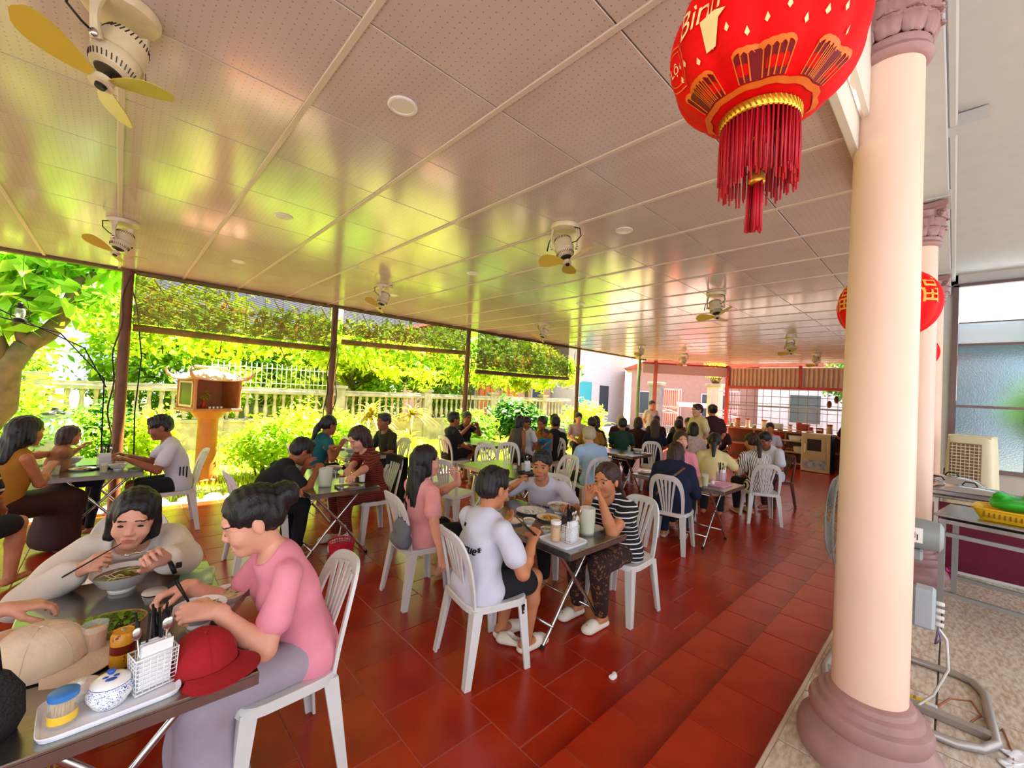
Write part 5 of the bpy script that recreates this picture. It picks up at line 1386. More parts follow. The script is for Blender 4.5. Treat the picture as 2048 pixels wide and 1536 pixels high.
chair(3.05,4.20,20,'empty white plastic chair at the left of the unoccupied table, nearer')
chair(3.30,4.85,330,'empty white plastic chair at the far left of the unoccupied table')
chair(4.10,4.72,250,'empty white plastic chair tucked in behind the unoccupied table')
chair(4.52,4.75,235,'empty white plastic chair showing its slats between the unoccupied table and the standing mother')
chair(4.30,3.62,175,'empty white plastic chair at the right side of the unoccupied table')
chair(4.95,3.55,70,'white plastic chair under the old man in pale blue')
chair(5.45,4.25,175,'empty white plastic chair turned sideways beside the old man in pale blue')
chair(5.85,5.05,200,'white plastic chair behind the children, seen from its side')
chair(6.05,5.35,15,'white plastic chair under the man in black at the back')
chair(7.35,3.85,215,'empty white plastic chair showing its slats behind the navy-clad woman')
chair(7.15,4.75,250,'dark maroon plastic chair behind the table with leftover dishes',dark=True)
chair(8.1,2.05,150,'dark maroon plastic chair under the man in the rose-print T-shirt',dark=True)
# ------------------------------------------------------------------ cloths
C_cream=mat('cream_linen','#e9dfd0',.9,var=.06,bump=.2,bscale=70); C_pink=mat('pink_jersey','#ee93a4',.85,var=.10,vscale=9,bump=.12); C_lilac=mat('lilac_grey_cloth','#a79aa6',.85,var=.12,vscale=6,bump=.15)
C_pink2=mat('rose_jersey','#f0a3a0',.85,var=.10,vscale=9,bump=.12); C_white=mat('white_jersey','#d3d2df',.85,var=.05,bump=.12); C_black=mat('black_jersey','#17161a',.9,bump=.1)
C_must=mat('mustard_cloth','#b0791e',.85,var=.2); C_brownd=mat('dark_brown_skirt','#3a1710',.85,var=.3); C_teal=mat('teal_jersey','#0d5b66',.85); C_navy=mat('navy_cloth','#171c38',.9,var=.2)
C_blue=mat('pale_blue_shirt','#a9c8e4',.85,var=.08); C_olive=mat('olive_dark','#2b2a18',.9); C_rust=stripemat('rust_stripes','#8a2f1e','#2a1210','Z',.022,.35)
C_bw=stripemat('black_white_stripes','#17151a','#e8e4e0','Z',.034,.22); C_wb=stripemat('white_black_stripes','#e8e2d8','#262020','X',.020,.42,warp=.006)
C_floral=spotmat('dark_floral_cloth','#2c1712','#7c4a2c',scale=22,thr=.32); C_lfloral=spotmat('light_floral_cloth','#cdb8ac','#9a6a64',scale=30,thr=.30); C_grey=mat('grey_vest','#4c4442',.9); C_ywhite=mat('pale_yellow_shirt','#e6d79a',.85,var=.1)
C_maroon=mat('maroon_cloth','#3e1a1c',.9,var=.2); C_green=mat('bottle_green','#1d4030',.9); C_denim=mat('denim','#28304a',.9)
S_white=mat('white_clog','#e9dccb',.6); S_black=mat('black_shoe','#191516',.6); S_beige=mat('beige_sandal','#c9a58a',.6)
# ------------------------------------------------------------------ the near table
P1=person('woman in a cream blouse eating soup, glancing to the side, at the near table',.10,3.12,268,lod=0,lean=38,head=(-8,10,-5),fem=True,skin='fair',hair='bob',top=C_cream,sleeve='loose',bottom=C_black,
   rh=px(158,1142,z=.80),lh=px(330,1120,z=.86),rhd=(.25,-.35,.25),lhd=(-.28,-.25,.30),rhn=(.5,.3,-.4),lhn=(.3,-.5,-.5),curl=(.75,.8),elbow=((.8,-.1,-.6),(-.8,-.1,-.6)),ease=.018,hsc=1.03,fold=.007)
P2=person('woman in a pink T-shirt and lilac-grey trousers, hair in a bun, stirring her bowl',.63,2.02,178,lod=0,lean=17,head=(-4,20,0),fem=True,skin='fair',hair='bun',top=C_pink,sleeve='short',bottom=C_lilac,legs='wide',shoe=S_black,
   rh=px(372,1172,z=.83),lh=px(432,1222,z=.83),rhd=(-.9,-.25,-.1),lhd=(-.9,.3,.12),rhn=(.1,-.4,-.8),lhn=(.1,.5,-.7),curl=(.85,.8),elbow=((.3,-.5,-.8),(-.3,-.6,-.7)),ease=.005,hsc=1.05,fat=1.0,fold=.005,eyes=False)
P3=person('person at the left edge reaching a hand over the near table',-.72,2.30,0,lod=1,lean=12,head=(0,10,0),skin='fair',hair='short',top=C_black,sleeve='short',rh=(-.30,2.16,.76),lh=px(12,1218,z=.80),lhd=(.9,.1,-.1),curl=(.5,.5))
# ------------------------------------------------------------------ garden-side table on the left
P7=person('man in a white T-shirt with three black side stripes at the garden table',.50,5.95,180,lod=1,lean=13,head=(0,18,0),skin='deep',hair='short',top=C_white,bottom=C_black,legs='shorts',rh=px(255,912,z=.82),lh=px(262,922,z=.80),elbow=((.2,-.4,-.8),(-.2,-.4,-.8)))
P5=person('woman in a mustard top with long dark hair at the garden table',-.62,5.55,30,lod=1,lean=8,head=(8,6,0),fem=True,skin='tan',hair='long',top=C_must,sleeve='none',dressm=C_brownd,legs='dress',rh=px(100,935,z=.78),lh=px(135,905,z=.84))
P6=person('small child beside the woman in mustard, holding a spoon',-.36,6.05,10,lod=1,sc=.72,seat=.50,lean=8,head=(0,10,0),skin='tan',hair='bob',hairm=M_hairb,top=mat('child_shirt','#9a6a48',.85),rh=px(140,900,z=.85),lh=px(160,895,z=.88))
P4=person('person at the left edge in a black shirt with pale shoulder stripes',-.78,4.75,60,lod=1,lean=4,head=(0,0,0),skin='tan',hair='short',top=stripemat('black_pale_stripes','#101018','#c9c2b8','Z',.10,.18),bottom=C_black,rh=(-.62,5.05,.60),lh=(-.9,5.1,.6),legs='shorts')
# ------------------------------------------------------------------ table of the man in black
P8=person('man in a black T-shirt bent over his bowl, seen from behind',1.02,4.42,8,lod=1,lean=34,head=(0,30,0),skin='deep',hair='short',top=C_black,bottom=C_black,rh=px(632,945,z=.82),lh=px(610,935,z=.84),elbow=((.6,-.3,-.7),(-.5,-.2,-.7)))
P9=person('woman in a rust-striped T-shirt looking down at her bowl',2.10,4.45,182,lod=1,lean=14,head=(6,28,0),fem=True,skin='fair',hair='bob',hairm=M_hairb,top=C_rust,sleeve='half',bottom=C_rust,legs='pants',shoe=S_white,eyes=False,rh=px(690,950,z=.80),lh=px(700,960,z=.80))
P10=person('woman in teal with outstretched arms at the table by the vine-wrapped post',1.98,5.85,10,lod=1,lean=16,head=(0,8,0),fem=True,skin='deep',hair='pony',top=C_teal,sleeve='cap',bottom=C_black,rh=px(682,890,z=.86),lh=px(668,893,z=.86))
P11=person('man in a dark shirt sitting by the garden, facing left',3.12,6.10,190,lod=2,lean=10,head=(4,4,0),skin='deep',hair='short',top=C_olive,bottom=C_black)
# ------------------------------------------------------------------ the group of four
P12=person('woman in a rose-pink T-shirt with long black hair, hand raised to her mouth',1.90,3.00,2,torso=.90,seat=.405,lod=1,lean=2,head=(-12,-2,0),fem=True,skin='fair',hair='straight',top=C_pink2,sleeve='short',bottom=C_black,legs='shorts',rh=px(884,1115,z=.50),lh=(2.16,2.90,.90),lhd=(-.15,.0,.9),lhn=(-.9,.2,.1),curl=(.5,.55),elbow=((.3,-.4,-.8),(-.4,.5,-.7)),ease=.014)
P13=person('man in a white T-shirt and black shorts, seen from behind',1.74,2.02,-2,torso=.90,seat=.405,lod=0,lean=6,head=(2,8,0),skin='tan',hair='short',top=C_white,bottom=C_black,legs='shorts',shoe=S_white,rh=px(1066,1078,z=.78),lh=px(1000,1050,z=.80),rhd=(.6,.4,.3),lhd=(.7,.1,.2),lhn=(-.2,.2,.9),rhn=(0,.3,-.9),curl=(.8,.3),elbow=((.6,-.2,-.9),(-.5,-.2,-.9)),ease=.014,fat=1.04,fold=.005)
P14=person('man in a printed white T-shirt with chopsticks at his mouth, facing us',3.02,2.66,204,torso=.90,seat=.405,lod=0,lean=20,head=(8,6,0),skin='tan',hair='short',top=C_white,bottom=C_black,rh=(2.66,2.70,.86),lh=px(1140,1015,z=.76),rhd=(.25,-.35,.5),rhn=(.5,-.3,-.3),curl=(.8,.5),elbow=((.8,.0,-.5),(-.6,-.1,-.6)),ease=.014)
P15=person('woman in a black T-shirt with white stripes, elbows on the table, drinking',2.96,1.84,176,torso=.90,seat=.405,lod=0,lean=18,head=(4,4,0),fem=True,skin='tan',hair='pony',hairm=M_hairb,top=C_bw,sleeve='cap',bottom=C_floral,legs='pants',shoe=S_white,rh=px(1178,996,z=.93),lh=px(1204,1004,z=.93),rhd=(-.15,-.1,.8),lhd=(-.2,.2,.8),rhn=(-.5,-.5,0),lhn=(-.4,.6,.1),curl=(.75,.75),elbow=((.2,.3,-.9),(-.2,.3,-.9)),ease=.014,fat=1.10)
# ------------------------------------------------------------------ further tables
person('man in a black shirt with crossed legs beside the third post',4.42,6.15,-8,lod=2,lean=2,head=(-10,0,0),skin='deep',hair='short',top=C_black,bottom=C_black,legs='shorts',knees=((.05,.36,.62),(-.06,.36,.50)),ankles=((-.18,.42,.30),(-.06,.30,.075)))
person('woman holding a bowl to her mouth, facing us',5.12,6.80,262,lod=2,lean=14,head=(0,6,0),fem=True,skin='deep',hair='bun',top=C_black,sleeve='cap',rh=(4.98,6.42,.98),lh=(5.16,6.40,.98))
person('mother in a grey vest standing with children behind the unoccupied table',4.95,5.05,0,lod=2,sc=.80,stand=True,lean=2,head=(0,8,0),fem=True,skin='deep',hair='bob',top=C_grey,sleeve='none',bottom=C_black)
person('child in a white shirt standing by the woman in the grey vest',5.30,5.12,170,lod=2,sc=.78,stand=True,lean=4,head=(0,10,0),skin='deep',hair='short',top=C_white,bottom=C_black)
person('woman in mustard holding a baby, seated behind the unoccupied table',5.72,5.18,200,lod=2,lean=6,head=(0,14,0),fem=True,skin='deep',hair='bun',top=C_must,sleeve='none',bottom=C_black,legs='shorts')
person('baby in a blue top held on the lap by the woman in mustard',5.55,4.98,190,lod=2,sc=.5,seat=.56,lean=0,head=(0,0,0),skin='deep',hair='short',top=mat('blue_top','#1f6fa8',.8),legs='shorts')
person('man in a black shirt seen from behind at the back, left of the old man',6.10,5.25,20,lod=2,lean=12,head=(0,6,0),skin='deep',hair='short',top=C_black)
person('man in a white shirt sitting beyond the man in black at the back',6.75,5.75,190,lod=2,lean=8,skin='deep',hair='short',top=C_white)
person('old man with grey hair in a pale blue shirt, seen from behind',4.97,3.52,62,lod=1,lean=16,head=(0,12,0),skin='fair',hair='short',hairm=M_hairg,top=C_blue,bottom=C_olive,ease=.02)
person('woman in navy with a shoulder strap, back to us',4.76,2.24,18,torso=.93,lod=1,lean=22,head=(0,22,0),fem=True,skin='tan',hair='bob',hairm=M_hairb,top=C_navy,sleeve='long',bottom=C_navy,legs='pants',shoe=S_beige,ease=.03,fat=1.12)
person('woman in a bright pink shirt laughing beside the navy-clad woman',5.75,2.62,215,lod=2,lean=8,head=(10,0,0),fem=True,skin='fair',hair='bob',hairm=M_hairb,top=C_pink,sleeve='long')
person('woman in a white shirt with dark hair tied back, behind the pink caddy',6.25,2.35,20,lod=2,lean=16,head=(0,20,0),fem=True,skin='tan',hair='pony',top=C_ywhite,sleeve='short',bottom=C_black,rh=(6.75,2.2,.75),ease=.02)
person('woman in black-and-white stripes with a ponytail, back to us',6.92,1.98,48,lod=1,lean=14,head=(6,16,0),fem=True,skin='tan',hair='pony',hairm=M_hairb,top=C_wb,sleeve='long',bottom=C_black,shoe=S_beige,ease=.016)
person('man in a white T-shirt with a red rose print, looking down',8.0,2.10,165,lod=2,lean=14,head=(0,26,0),skin='deep',hair='short',top=C_white,sleeve='short',bottom=C_maroon,ease=.02,fat=1.08)
person('standing woman in a pale yellow shirt by the gate',8.75,3.62,150,lod=2,stand=True,sc=1.0,lean=0,head=(0,4,0),fem=True,skin='fair',hair='short',hairm=M_hairb,top=C_ywhite,sleeve='short',bottom=C_maroon,rh=(8.45,3.7,1.05),ease=.03)
person('standing woman in maroon behind the one in pale yellow, back turned',9.05,3.45,40,lod=2,stand=True,sc=1.0,lean=0,fem=True,skin='tan',hair='bun',top=C_maroon,sleeve='short',bottom=C_maroon,ease=.03)
person('woman standing in a patterned shirt by the red corner post',11.9,6.35,230,lod=3,stand=True,lean=0,fem=True,skin='tan',hair='bun',top=C_lfloral)
person('person in black behind the drinks cabinet, half hidden by the column',13.45,1.72,180,lod=3,stand=True,lean=40,skin='tan',hair='short',top=C_black,bottom=C_black)
# the crowded back row
ROW=[('brown shirt, back to us, behind the man in black',6.9,4.95,30,'short',C_must,'deep'),('pink-white shirt facing us, hands clasped',8.2,6.30,230,'short',C_lfloral,'fair'),
 ('dark brown shirt with long hair',7.35,5.20,20,'long',C_maroon,'deep'),('bottle-green shirt, back to us',7.55,4.65,30,'short',C_green,'deep'),
 ('maroon shirt with pale hair',8.9,5.55,215,'short',C_maroon,'fair'),('dark shirt with reddish hair, back to us',8.5,4.85,25,'bob',C_maroon,'tan'),
 ('black shirt with long brown hair, back to us',8.25,4.30,30,'long',C_navy,'tan'),('grey-brown shirt facing us at the back',10.3,5.35,210,'short',C_maroon,'tan'),
 ('dark shirt bending forward',8.95,4.10,40,'short',C_black,'deep'),('light floral blouse, back to us',8.25,3.50,25,'bob',C_lfloral,'tan'),
 ('brown shirt with hand at face',10.4,4.55,205,'short',C_maroon,'tan'),('purple-grey shirt at the far edge',10.9,5.0,205,'bun',C_grey,'tan'),
 ('white cap and shirt near the counter',11.3,3.0,200,'short',C_white,'tan'),('red-brown shirt at the far table',10.3,3.75,200,'bob',C_maroon,'deep')]
for lab,x,y,fa,ha,tp,sk in ROW:
    person('diner in the crowded back row: '+lab,x,y,fa,lod=3,lean=10,head=(0,8,0),fem=ha in('bob','long','bun'),skin=sk,hair=ha,hairm=M_hairg if 'pale hair' in lab else (M_hairb if 'brown hair' in lab or 'reddish' in lab else None),top=tp,group='diners in the crowded back row')
# ------------------------------------------------------------------ ceiling fans and downlights
F=[(-.05,1.96,'large ivory orbit fan with yellow blades at the upper left, nearest to us',.9),(-.03,4.68,'ivory orbit fan in front of the first post',1.0),(2.32,1.98,'ivory orbit fan in the middle of the ceiling with one blade showing',2.2),(2.34,4.88,'orbit fan above the vine-wrapped second post',.7),
   (4.88,1.88,'orbit fan on the right, left of the nearest column',1.6),(5.48,5.05,'orbit fan above the dark bamboo blind',.3),(8.94,2.08,'orbit fan second from the column on the right, before the corrugated wall',1.1),(8.87,5.06,'small distant orbit fan above the street corner',.5),(11.05,5.03,'farthest orbit fan over the back row',2.0),(11.68,2.2,'distant orbit fan just above the corrugated wall',.9)]
for k,(x,y,lab,rz) in enumerate(F): copyof('fan',mk_fan,(x,y,CEIL-.002),lab,rz,'orbit fans on the ceiling')
D=[(.85,1.69,'round downlight between the nearest fan and the red lantern'),(.85,3.50,'round downlight in the sunlit patch of ceiling'),(2.66,1.70,'round downlight right of the middle fan'),(.87,5.25,'small downlight near the first post'),(2.68,3.54,'small downlight in the middle of the ceiling'),(4.5,3.5,'tiny downlight far along the ceiling'),(2.68,5.3,'tiny downlight above the third table')]
for x,y,lab in D: copyof('down',mk_down,(x,y,CEIL-.004),lab,0,'ceiling downlights')
# ------------------------------------------------------------------ lanterns
t,surf,prof,wm,wt=lantern((1.115,.345,2.575),'big red silk lantern with gold writing, fringe and tassel, at the top right')
cl=math.atan2(-.345,-1.115)    # longitude that faces us
M_gpr=mat('gold_print','#f0b040',.4,.3); M_opr=mat('orange_print','#e8701c',.5); M_cpr=mat('cream_print','#f6dc9a',.5)
wt('Bình',.066,cl-.66,.00,M_cpr); wt('An',.055,cl-.62,.32,M_cpr); wt('福',.15,cl+.15,.22,M_gpr,0,'gold_character'); wt('Hộ',.055,cl+.66,.02,M_opr); wt('Mừng',.045,cl+.72,.28,M_opr)
# round emblem on the left lobe
def disc(n,r,r0): 
    vs=[(r*math.cos(2*PI*k/n),r*math.sin(2*PI*k/n),0) for k in range(n)]+[(r0*math.cos(2*PI*k/n),r0*math.sin(2*PI*k/n),0) for k in range(n)]
    return vs,[(k,(k+1)%n,n+(k+1)%n,n+k) for k in range(n)]
for r,r0 in ((.048,.045),(.036,.034)): wm(*disc(24,r,r0),cl-1.15,-.22,M_opr,'emblem_ring')
wt('Lộc',.03,cl-1.15,-.22,M_cpr,0)
wm([(-.012,-.03,0),(.012,-.03,0),(.028,.012,0),(.045,.02,0),(.02,.03,0),(0,.022,0),(-.018,.03,0)],[(0,1,2,6),(2,3,4),(2,4,5,6)],cl-.55,-.25,M_cpr,'gold_ingot')
for k in range(12):
    a=cl-1.1+k*.19; wm(*[[(0,.010,0),(.005,0,0),(0,-.006,0),(-.005,0,0)],[(0,1,2,3)]],a,-.38+.06*math.sin(k*2.1),M_cpr,'gold_drop')
for c0,wd in ((cl+.02,.62),(cl-.92,.5),(cl+.95,.5)):        # scalloped fans round the mouth
    for k in range(7):
        u=(k-3)/7*wd
        wm([(-.010,-.030,0),(.010,-.030,0),(.014,.022,0),(-.014,.022,0)],[(0,1,2,3)],c0+u,-.70,M_silkd,'fan_panel',.0045)
        for s in (-1,1): wm([(s*.011-.0012,-.03,0),(s*.011+.0012,-.03,0),(s*.015+.0012,.024,0),(s*.015-.0012,.024,0)],[(0,1,2,3)],c0+u,-.70,M_opr,'fan_rib',.006)
        wm([(.016*math.cos(PI*q/8),.020+.012*math.sin(PI*q/8),0) for q in range(9)]+[(.012*math.cos(PI*q/8),.018+.006*math.sin(PI*q/8),0) for q in range(9)],[(q,q+1,10+q,9+q) for q in range(8)],c0+u,-.70,M_opr,'fan_scallop',.006)
    wm([(-.11+.02*k,-.045,0) for k in range(12)]+[(-.11+.02*k,-.033,0) for k in range(12)],[(k,k+1,13+k,12+k) for k in range(11)],c0,-.70,M_opr,'fan_base',.006)
t,surf,prof,wm,wt=lantern((3.07,.268,2.28),'smaller red lantern half hidden behind the nearest column',.222,False)
cl=math.atan2(-.268,-3.07); wt('福',.14,cl+.75,.15,M_gpr,0,'gold_character'); wt('福',.14,cl-1.05,.1,M_gpr,0,'gold_character')
lantern((6.2,.31,2.33),'red lantern far down the colonnade, mostly behind the second column',.2,False)
# ------------------------------------------------------------------ things on the near table
TZ=TH+.0005
def on(x,y): return px(x,y,z=TZ)
bowl(on(243,1180),'large pale soup bowl in front of the woman in cream',.112,.088)
bowl(on(397,1250),'white soup bowl being stirred by the woman in pink',.092,.075)
bowl(on(452,1212),'white bowl behind the one the woman in pink stirs',.080,.06,M_noodle)
plate(on(20,1290),'white plate of noodles at the left edge of the near table',.10,M_noodle)
sd=thing('sauce_dish','small glass dish of red sauce with a white lid tilted on it','dish',on(306,1205)); MB().lathe([(.028,0),(.040,.038),(.037,.038),(.025,.005),(.001,.005)],n=22,caps=False).build('body',M_glass,sd,True); MB().lathe([(.034,.026),(.001,.028)],n=20,caps=False).build('sauce',mat('chilli_sauce','#8a1512',.2),sd,True); MB().lathe([(.045,.042),(.043,.046),(.001,.047)],(0.004,.01,0),n=22,caps=False).build('lid',M_porcg,sd,True)
herb_basket(on(212,1272),'oval wicker basket heaped with green herbs on the near table')
can(on(243,1330),'gold beer can standing beside the herb basket')
glass(on(187,1310),'glass of amber beer half hidden behind the cream cap',.036,.11,M_beer)
tray(V(.035,1.735,TZ),'pale printed tray with toothpicks, sugar pot and cutlery on the near table',.31,.20,.05)
zz=TZ+.005
jar(V(-.068,1.70,zz),'toothpick jar with a blue lid on the near tray')
blue_pot(V(.028,1.715,zz),'blue-and-white porcelain sugar pot with lid on the near tray')
wire_caddy(V(.125,1.735,zz),'white wire caddy with black chopsticks and napkins on the near tray',.25,.115,.10,.065)
lb=thing('lidded_bowl','white lidded bowl behind the toothpick jar','bowl',(-.035,1.795,zz)); MB().lathe([(.025,0),(.042,.03),(.043,.034)],n=22).build('body',M_porc,lb,smooth=40); MB().lathe([(.045,.034),(.04,.042),(.012,.048),(.010,.055),(.001,.056)],n=22,caps=False).build('lid',M_porc,lb,smooth=40)
cap(on(78,1335)+V(0,0,.001),'cream baseball cap lying on the near table','#e3c9a8',-1.9,s=1.15)
cap(V(.262,1.755,TZ),'dark red baseball cap on the corner of the near table','#a3121a',-2.6,s=.98)
hb=thing('mesh_handbag','black mesh handbag at the left edge of the near table','bag',(-.243,1.75,TZ)); hb.scale=(.85,.85,.85); MB().lathe([(.10,0),(.115,.05),(.11,.14),(.08,.20),(.03,.22)],n=26,sy=.5,wob=lambda a,i:1+.05*math.sin(a*5+i)).build('body',mat('black_mesh','#171312',.7,bump=.8,bscale=120),hb,True); MB().tube([(-.06,0,.19),(-.05,0,.28),(0,0,.32),(.05,0,.28),(.06,0,.19)],.006,7).build('handle',M_black,hb,True)
M_pvc=mat('clear_green_sheet','#cfe6cf',.12,alpha=.35)
for lab,c,w,d,rz in (('crumpled clear plastic sheet under the noodles, left',(-.16,2.28,TZ+.002),.20,.22,.2),('clear plastic sheet at the far right of the near table',(.33,2.55,TZ+.002),.14,.22,-.2)):
    q=MB().grid(lambda u,v: (w*(u-.5),d*(v-.5),.004*math.sin(u*9)*math.sin(v*7)+.004),12,12,thick=.0012).build('plastic_sheet',M_pvc,None,True,c); q.rotation_euler=(0,0,rz); tag(q,lab,'plastic sheet')
def wl(P,p): return P['toworld'](p)
chopsticks(px(150,1140,z=.83),px(243,1087,z=.93),'dark chopsticks in the hand of the woman in cream')
spoon(px(322,1098,z=.90),px(262,1108,z=.88),'steel spoon in the other hand of the woman in cream')
chopsticks(px(358,1172,z=.88),px(386,1218,z=.795),'black chopsticks held by the woman in pink')
wa=thing('wristwatch','black wristwatch on the arm of the woman in cream','watch',px(345,1135,z=.845)); MB().lathe([(.026,-.008),(.031,-.008),(.031,.008),(.026,.008)],n=20,caps=False,M=Matrix.Rotation(1.2,3,'Y')).build('strap',M_black,wa,True); MB().box((.02,-.018,.012),(.022,.012,.024),bev=.003).build('case',M_black,wa)
# ------------------------------------------------------------------ table of the group of four
tray(V(2.245,1.80,TZ),'pale tray of jars and cutlery at the near corner of the middle table',.24,.26,0)
wire_caddy(V(2.27,1.76,zz),'white cutlery caddy full of black chopsticks on the middle table',.1,.11,.09,.07,16,4)
jar(V(2.20,1.83,zz),'glass jar with white screw lid beside the white caddy','#f2f0ea',mat('pale_sauce','#d9a35a',.4),.034,.13)
jar(V(2.40,1.84,TZ),'jar of yellow pickles with white lid beside the pitcher','#efece6',mat('pickles','#e0b04a',.4),.036,.13)
pitcher(V(2.50,1.79,TZ),'cloudy plastic pitcher of pale green tea on the middle table')
plate(V(2.62,1.83,TZ),'white plate with leaf print at the right edge of the middle table',.085)
plate(on(1098,1038),'plate of yellow noodles on the middle table',.10,mat('fried_noodles','#d8a63a',.5))
plate(on(1062,1024),'plate heaped with white rice noodles on the middle table',.125,mat('rice_noodles','#efece6',.6))
bowl(on(1118,1026),'dark soup bowl behind the chopstick caddy on the middle table',.10,.07)
bowl(on(988,1026),'pale bowl at the left side of the middle table',.075,.055,M_noodle)
bowl(on(1058,1052),'small pale-green cup-bowl near the hand of the man seen from behind',.045,.05,M_porcg)
bowl(on(1092,1066),'small dipping bowl on the near tray of the middle table',.042,.035,mat('dip','#7a4a1a',.3))
glass(on(983,1004),'glass of amber beer at the far end of the middle table, left one',.03,.10,M_beer); glass(on(1001,1003),'glass of amber beer at the far end of the middle table, right one',.03,.10,M_beer)
plate(on(1025,1045),'white saucer under the chopsticks of the man seen from behind',.08)
chopsticks(px(1062,1062,z=.82),px(1030,1032,z=.80),'dark chopsticks of the man seen from behind'); chopsticks(P14['toworld'](P14['WR'])+V(.03,-.05,.07),P14['toworld'](P14['HL']((0,.098,-.058))),'dark chopsticks at the mouth of the man facing us')
glass(P15['toworld'](P15['HL']((0,.135,-.10))),'glass held to the mouth of the striped woman',.032,.09,M_porcg)
# prints on the T-shirts
def print_on(P,txt,size,p,n,label_,m,up=V(0,0,1),shear=0):
    me=text_mesh(txt,size,.004,shear); o=link('shirt_print',me,None,P['t']); me.materials.clear(); me.materials.append(m); n=V(n).normalized(); x=up.cross(n).normalized(); y=n.cross(x)
    M=Matrix(((x.x,y.x,n.x,p[0]),(x.y,y.y,n.y,p[1]),(x.z,y.z,n.z,p[2]),(0,0,0,1))); o.matrix_local=M; return o
def on_cloth(P,dx,dz,s):
    bpy.context.view_layer.update()
    o=P['C']+P['Rl']@V(dx,s*.6,dz); d=P['Rl']@V(0,-s,0); ok,loc_,nor,_i=P['shirt'].ray_cast(o,d)
    return (loc_+nor*.0035,nor) if ok else (P['C']+P['Rl']@V(dx,s*.16,dz),-d)
M_ink=mat('black_ink','#101014',.8)
for P_,tx,sz,dx,dz,s,sh in ((P13,'ш',.036,-.06,.13,-1,0),(P13,'true*',.075,.055,.01,-1,.2),(P14,'DENIM',.055,.0,-.02,1,0)):
    p_,n_=on_cloth(P_,dx,dz,s); print_on(P_,tx,sz,p_,n_,'',M_ink,shear=sh)
for k in range(3):
    p=P7['P0']+V(-.158,-.035+.03*k-.01,.10); MB().box(p,(.006,.012,.17)).build('side_stripe',M_ink,P7['t'])
# ------------------------------------------------------------------ second table (man in black)
tray(on(698,974),'steel tray of sauces on the table of the man in black',.24,.16,0,M_steel)
pitcher(on(650,972)+V(0,0,0),'glass water jar at the near corner of the table of the man in black',.060,.17)
jar(on(683,968)+V(0,0,.006),'small white sauce jar with red lid on the steel tray','#b03028',M_porc,.026,.075); jar(on(703,966)+V(0,0,.006),'jar of orange pickled chilli on the steel tray','#e9e4da',mat('chilli','#d87a2a',.4),.026,.09)
cr=thing('cruet','white plastic bottle at the right of the steel tray','bottle',on(724,964)+V(0,0,.006)); MB().lathe([(.028,0),(.030,.07),(.012,.11),(.012,.14),(.016,.14),(.016,.155)],n=18).build('body',M_porc,cr,smooth=40); MB().lathe([(.012,.155),(.005,.19)],n=12).build('nozzle',M_plast,cr,smooth=40)
bowl(on(594,943),'soup bowl under the face of the man in black',.095,.07); bowl(on(668,945),'soup bowl between the couple at the second table',.09,.065); bowl(on(702,938),'grey bowl behind the sauces at the second table',.085,.06); plate(on(640,940),'plate of greens on the second table',.09,M_herb)
# ------------------------------------------------------------------ garden table on the left
tray(V(-.10,6.0,TZ),'black tray under the cutlery on the garden table',.30,.22,0,M_black)
wire_caddy(V(-.06,6.02,zz),'white caddy with black cutlery on the garden table',0,.11,.11,.07,14,3); jar(V(.06,6.04,zz),'square white napkin jar beside the caddy on the garden table','#efe9dc',M_paper,.04,.10)
glass(on(207,945),'tumbler of pale tea at the near edge of the garden table, middle',.034,.09,mat('weak_tea','#cfc24a',.1,alpha=.8)); glass(on(110,950),'tumbler of pale tea at the left end of the garden table',.034,.09,MATS['weak_tea'])
bowl(on(235,940),'white bowl in front of the man with striped sides',.075,.055); plate(on(270,940),'plate of salad at the right end of the garden table',.09,M_herb); plate(on(165,940),'white dish at the left of the garden table',.10,M_noodle); bowl(on(140,930),'dark soup bowl of the woman in mustard',.10,.075)
# ------------------------------------------------------------------ other tables
wire_caddy(on(1052,942),'white caddy of chopsticks on the unoccupied table',0,.10,.09,.07,12,2); tray(on(1060,946),'dark tray under the caddy on the unoccupied table',.28,.20,0,M_black); pitcher(on(1075,932),'water pitcher on the unoccupied table',.05,.16); glass(on(1010,938),'tumbler at the left of the caddy on the unoccupied table'); jar(on(1030,938),'small jar with red lid on the unoccupied table','#b8402a',M_porc,.024,.07)
wire_caddy(on(1442,962),'pink plastic cutlery caddy on the table of the navy-clad woman',0,.11,.11,.08,8,3,col='#eaa6c4'); tray(on(1440,970),'pink printed tray under the pink caddy',.34,.20,0,mat('pink_tray','#e3a9c0',.3)); glass(on(1410,972),'tall glass jar of straw-coloured drink beside the pink caddy',.04,.14,MATS['weak_tea']); jar(on(1425,968),'small pink jar behind the tall glass','#e59ab8',M_porc,.024,.06)
plate(on(1290,945),'stacked white plates at the far end of the table with the pink caddy',.10); plate(on(1290,945)+V(0,0,.018),'upper white plate of the stack at the far end of the pink-caddy table',.095)
for k,(x,y,lab) in enumerate(((985,893,'tumbler on the table of the man with crossed legs, left'),(1000,895,'tumbler on the table of the man with crossed legs, middle'),(1018,893,'tumbler on the table of the man with crossed legs, right'))): glass(on(x,y),lab)
bowl(on(965,893),'white bowl on the table of the man with crossed legs',.09,.06); plate(on(1245,912),'dish of leftovers on the table behind the old man',.10,M_noodle); bowl(on(1275,905),'bowl on the table behind the old man',.09,.06); plate(on(1292,908),'dish with crumpled napkins behind the old man',.10,M_paper); glass(on(1258,905),'glass on the table behind the old man')
bowl(on(702,908),'grey-blue bowl on the table of the woman in teal',.09,.07); plate(on(675,898),'dish of noodles in the hands of the woman in teal',.12,M_noodle); pitcher(on(690,890),'water jug on the table of the woman in teal',.05,.15); glass(on(712,896),'tumbler on the table of the woman in teal')
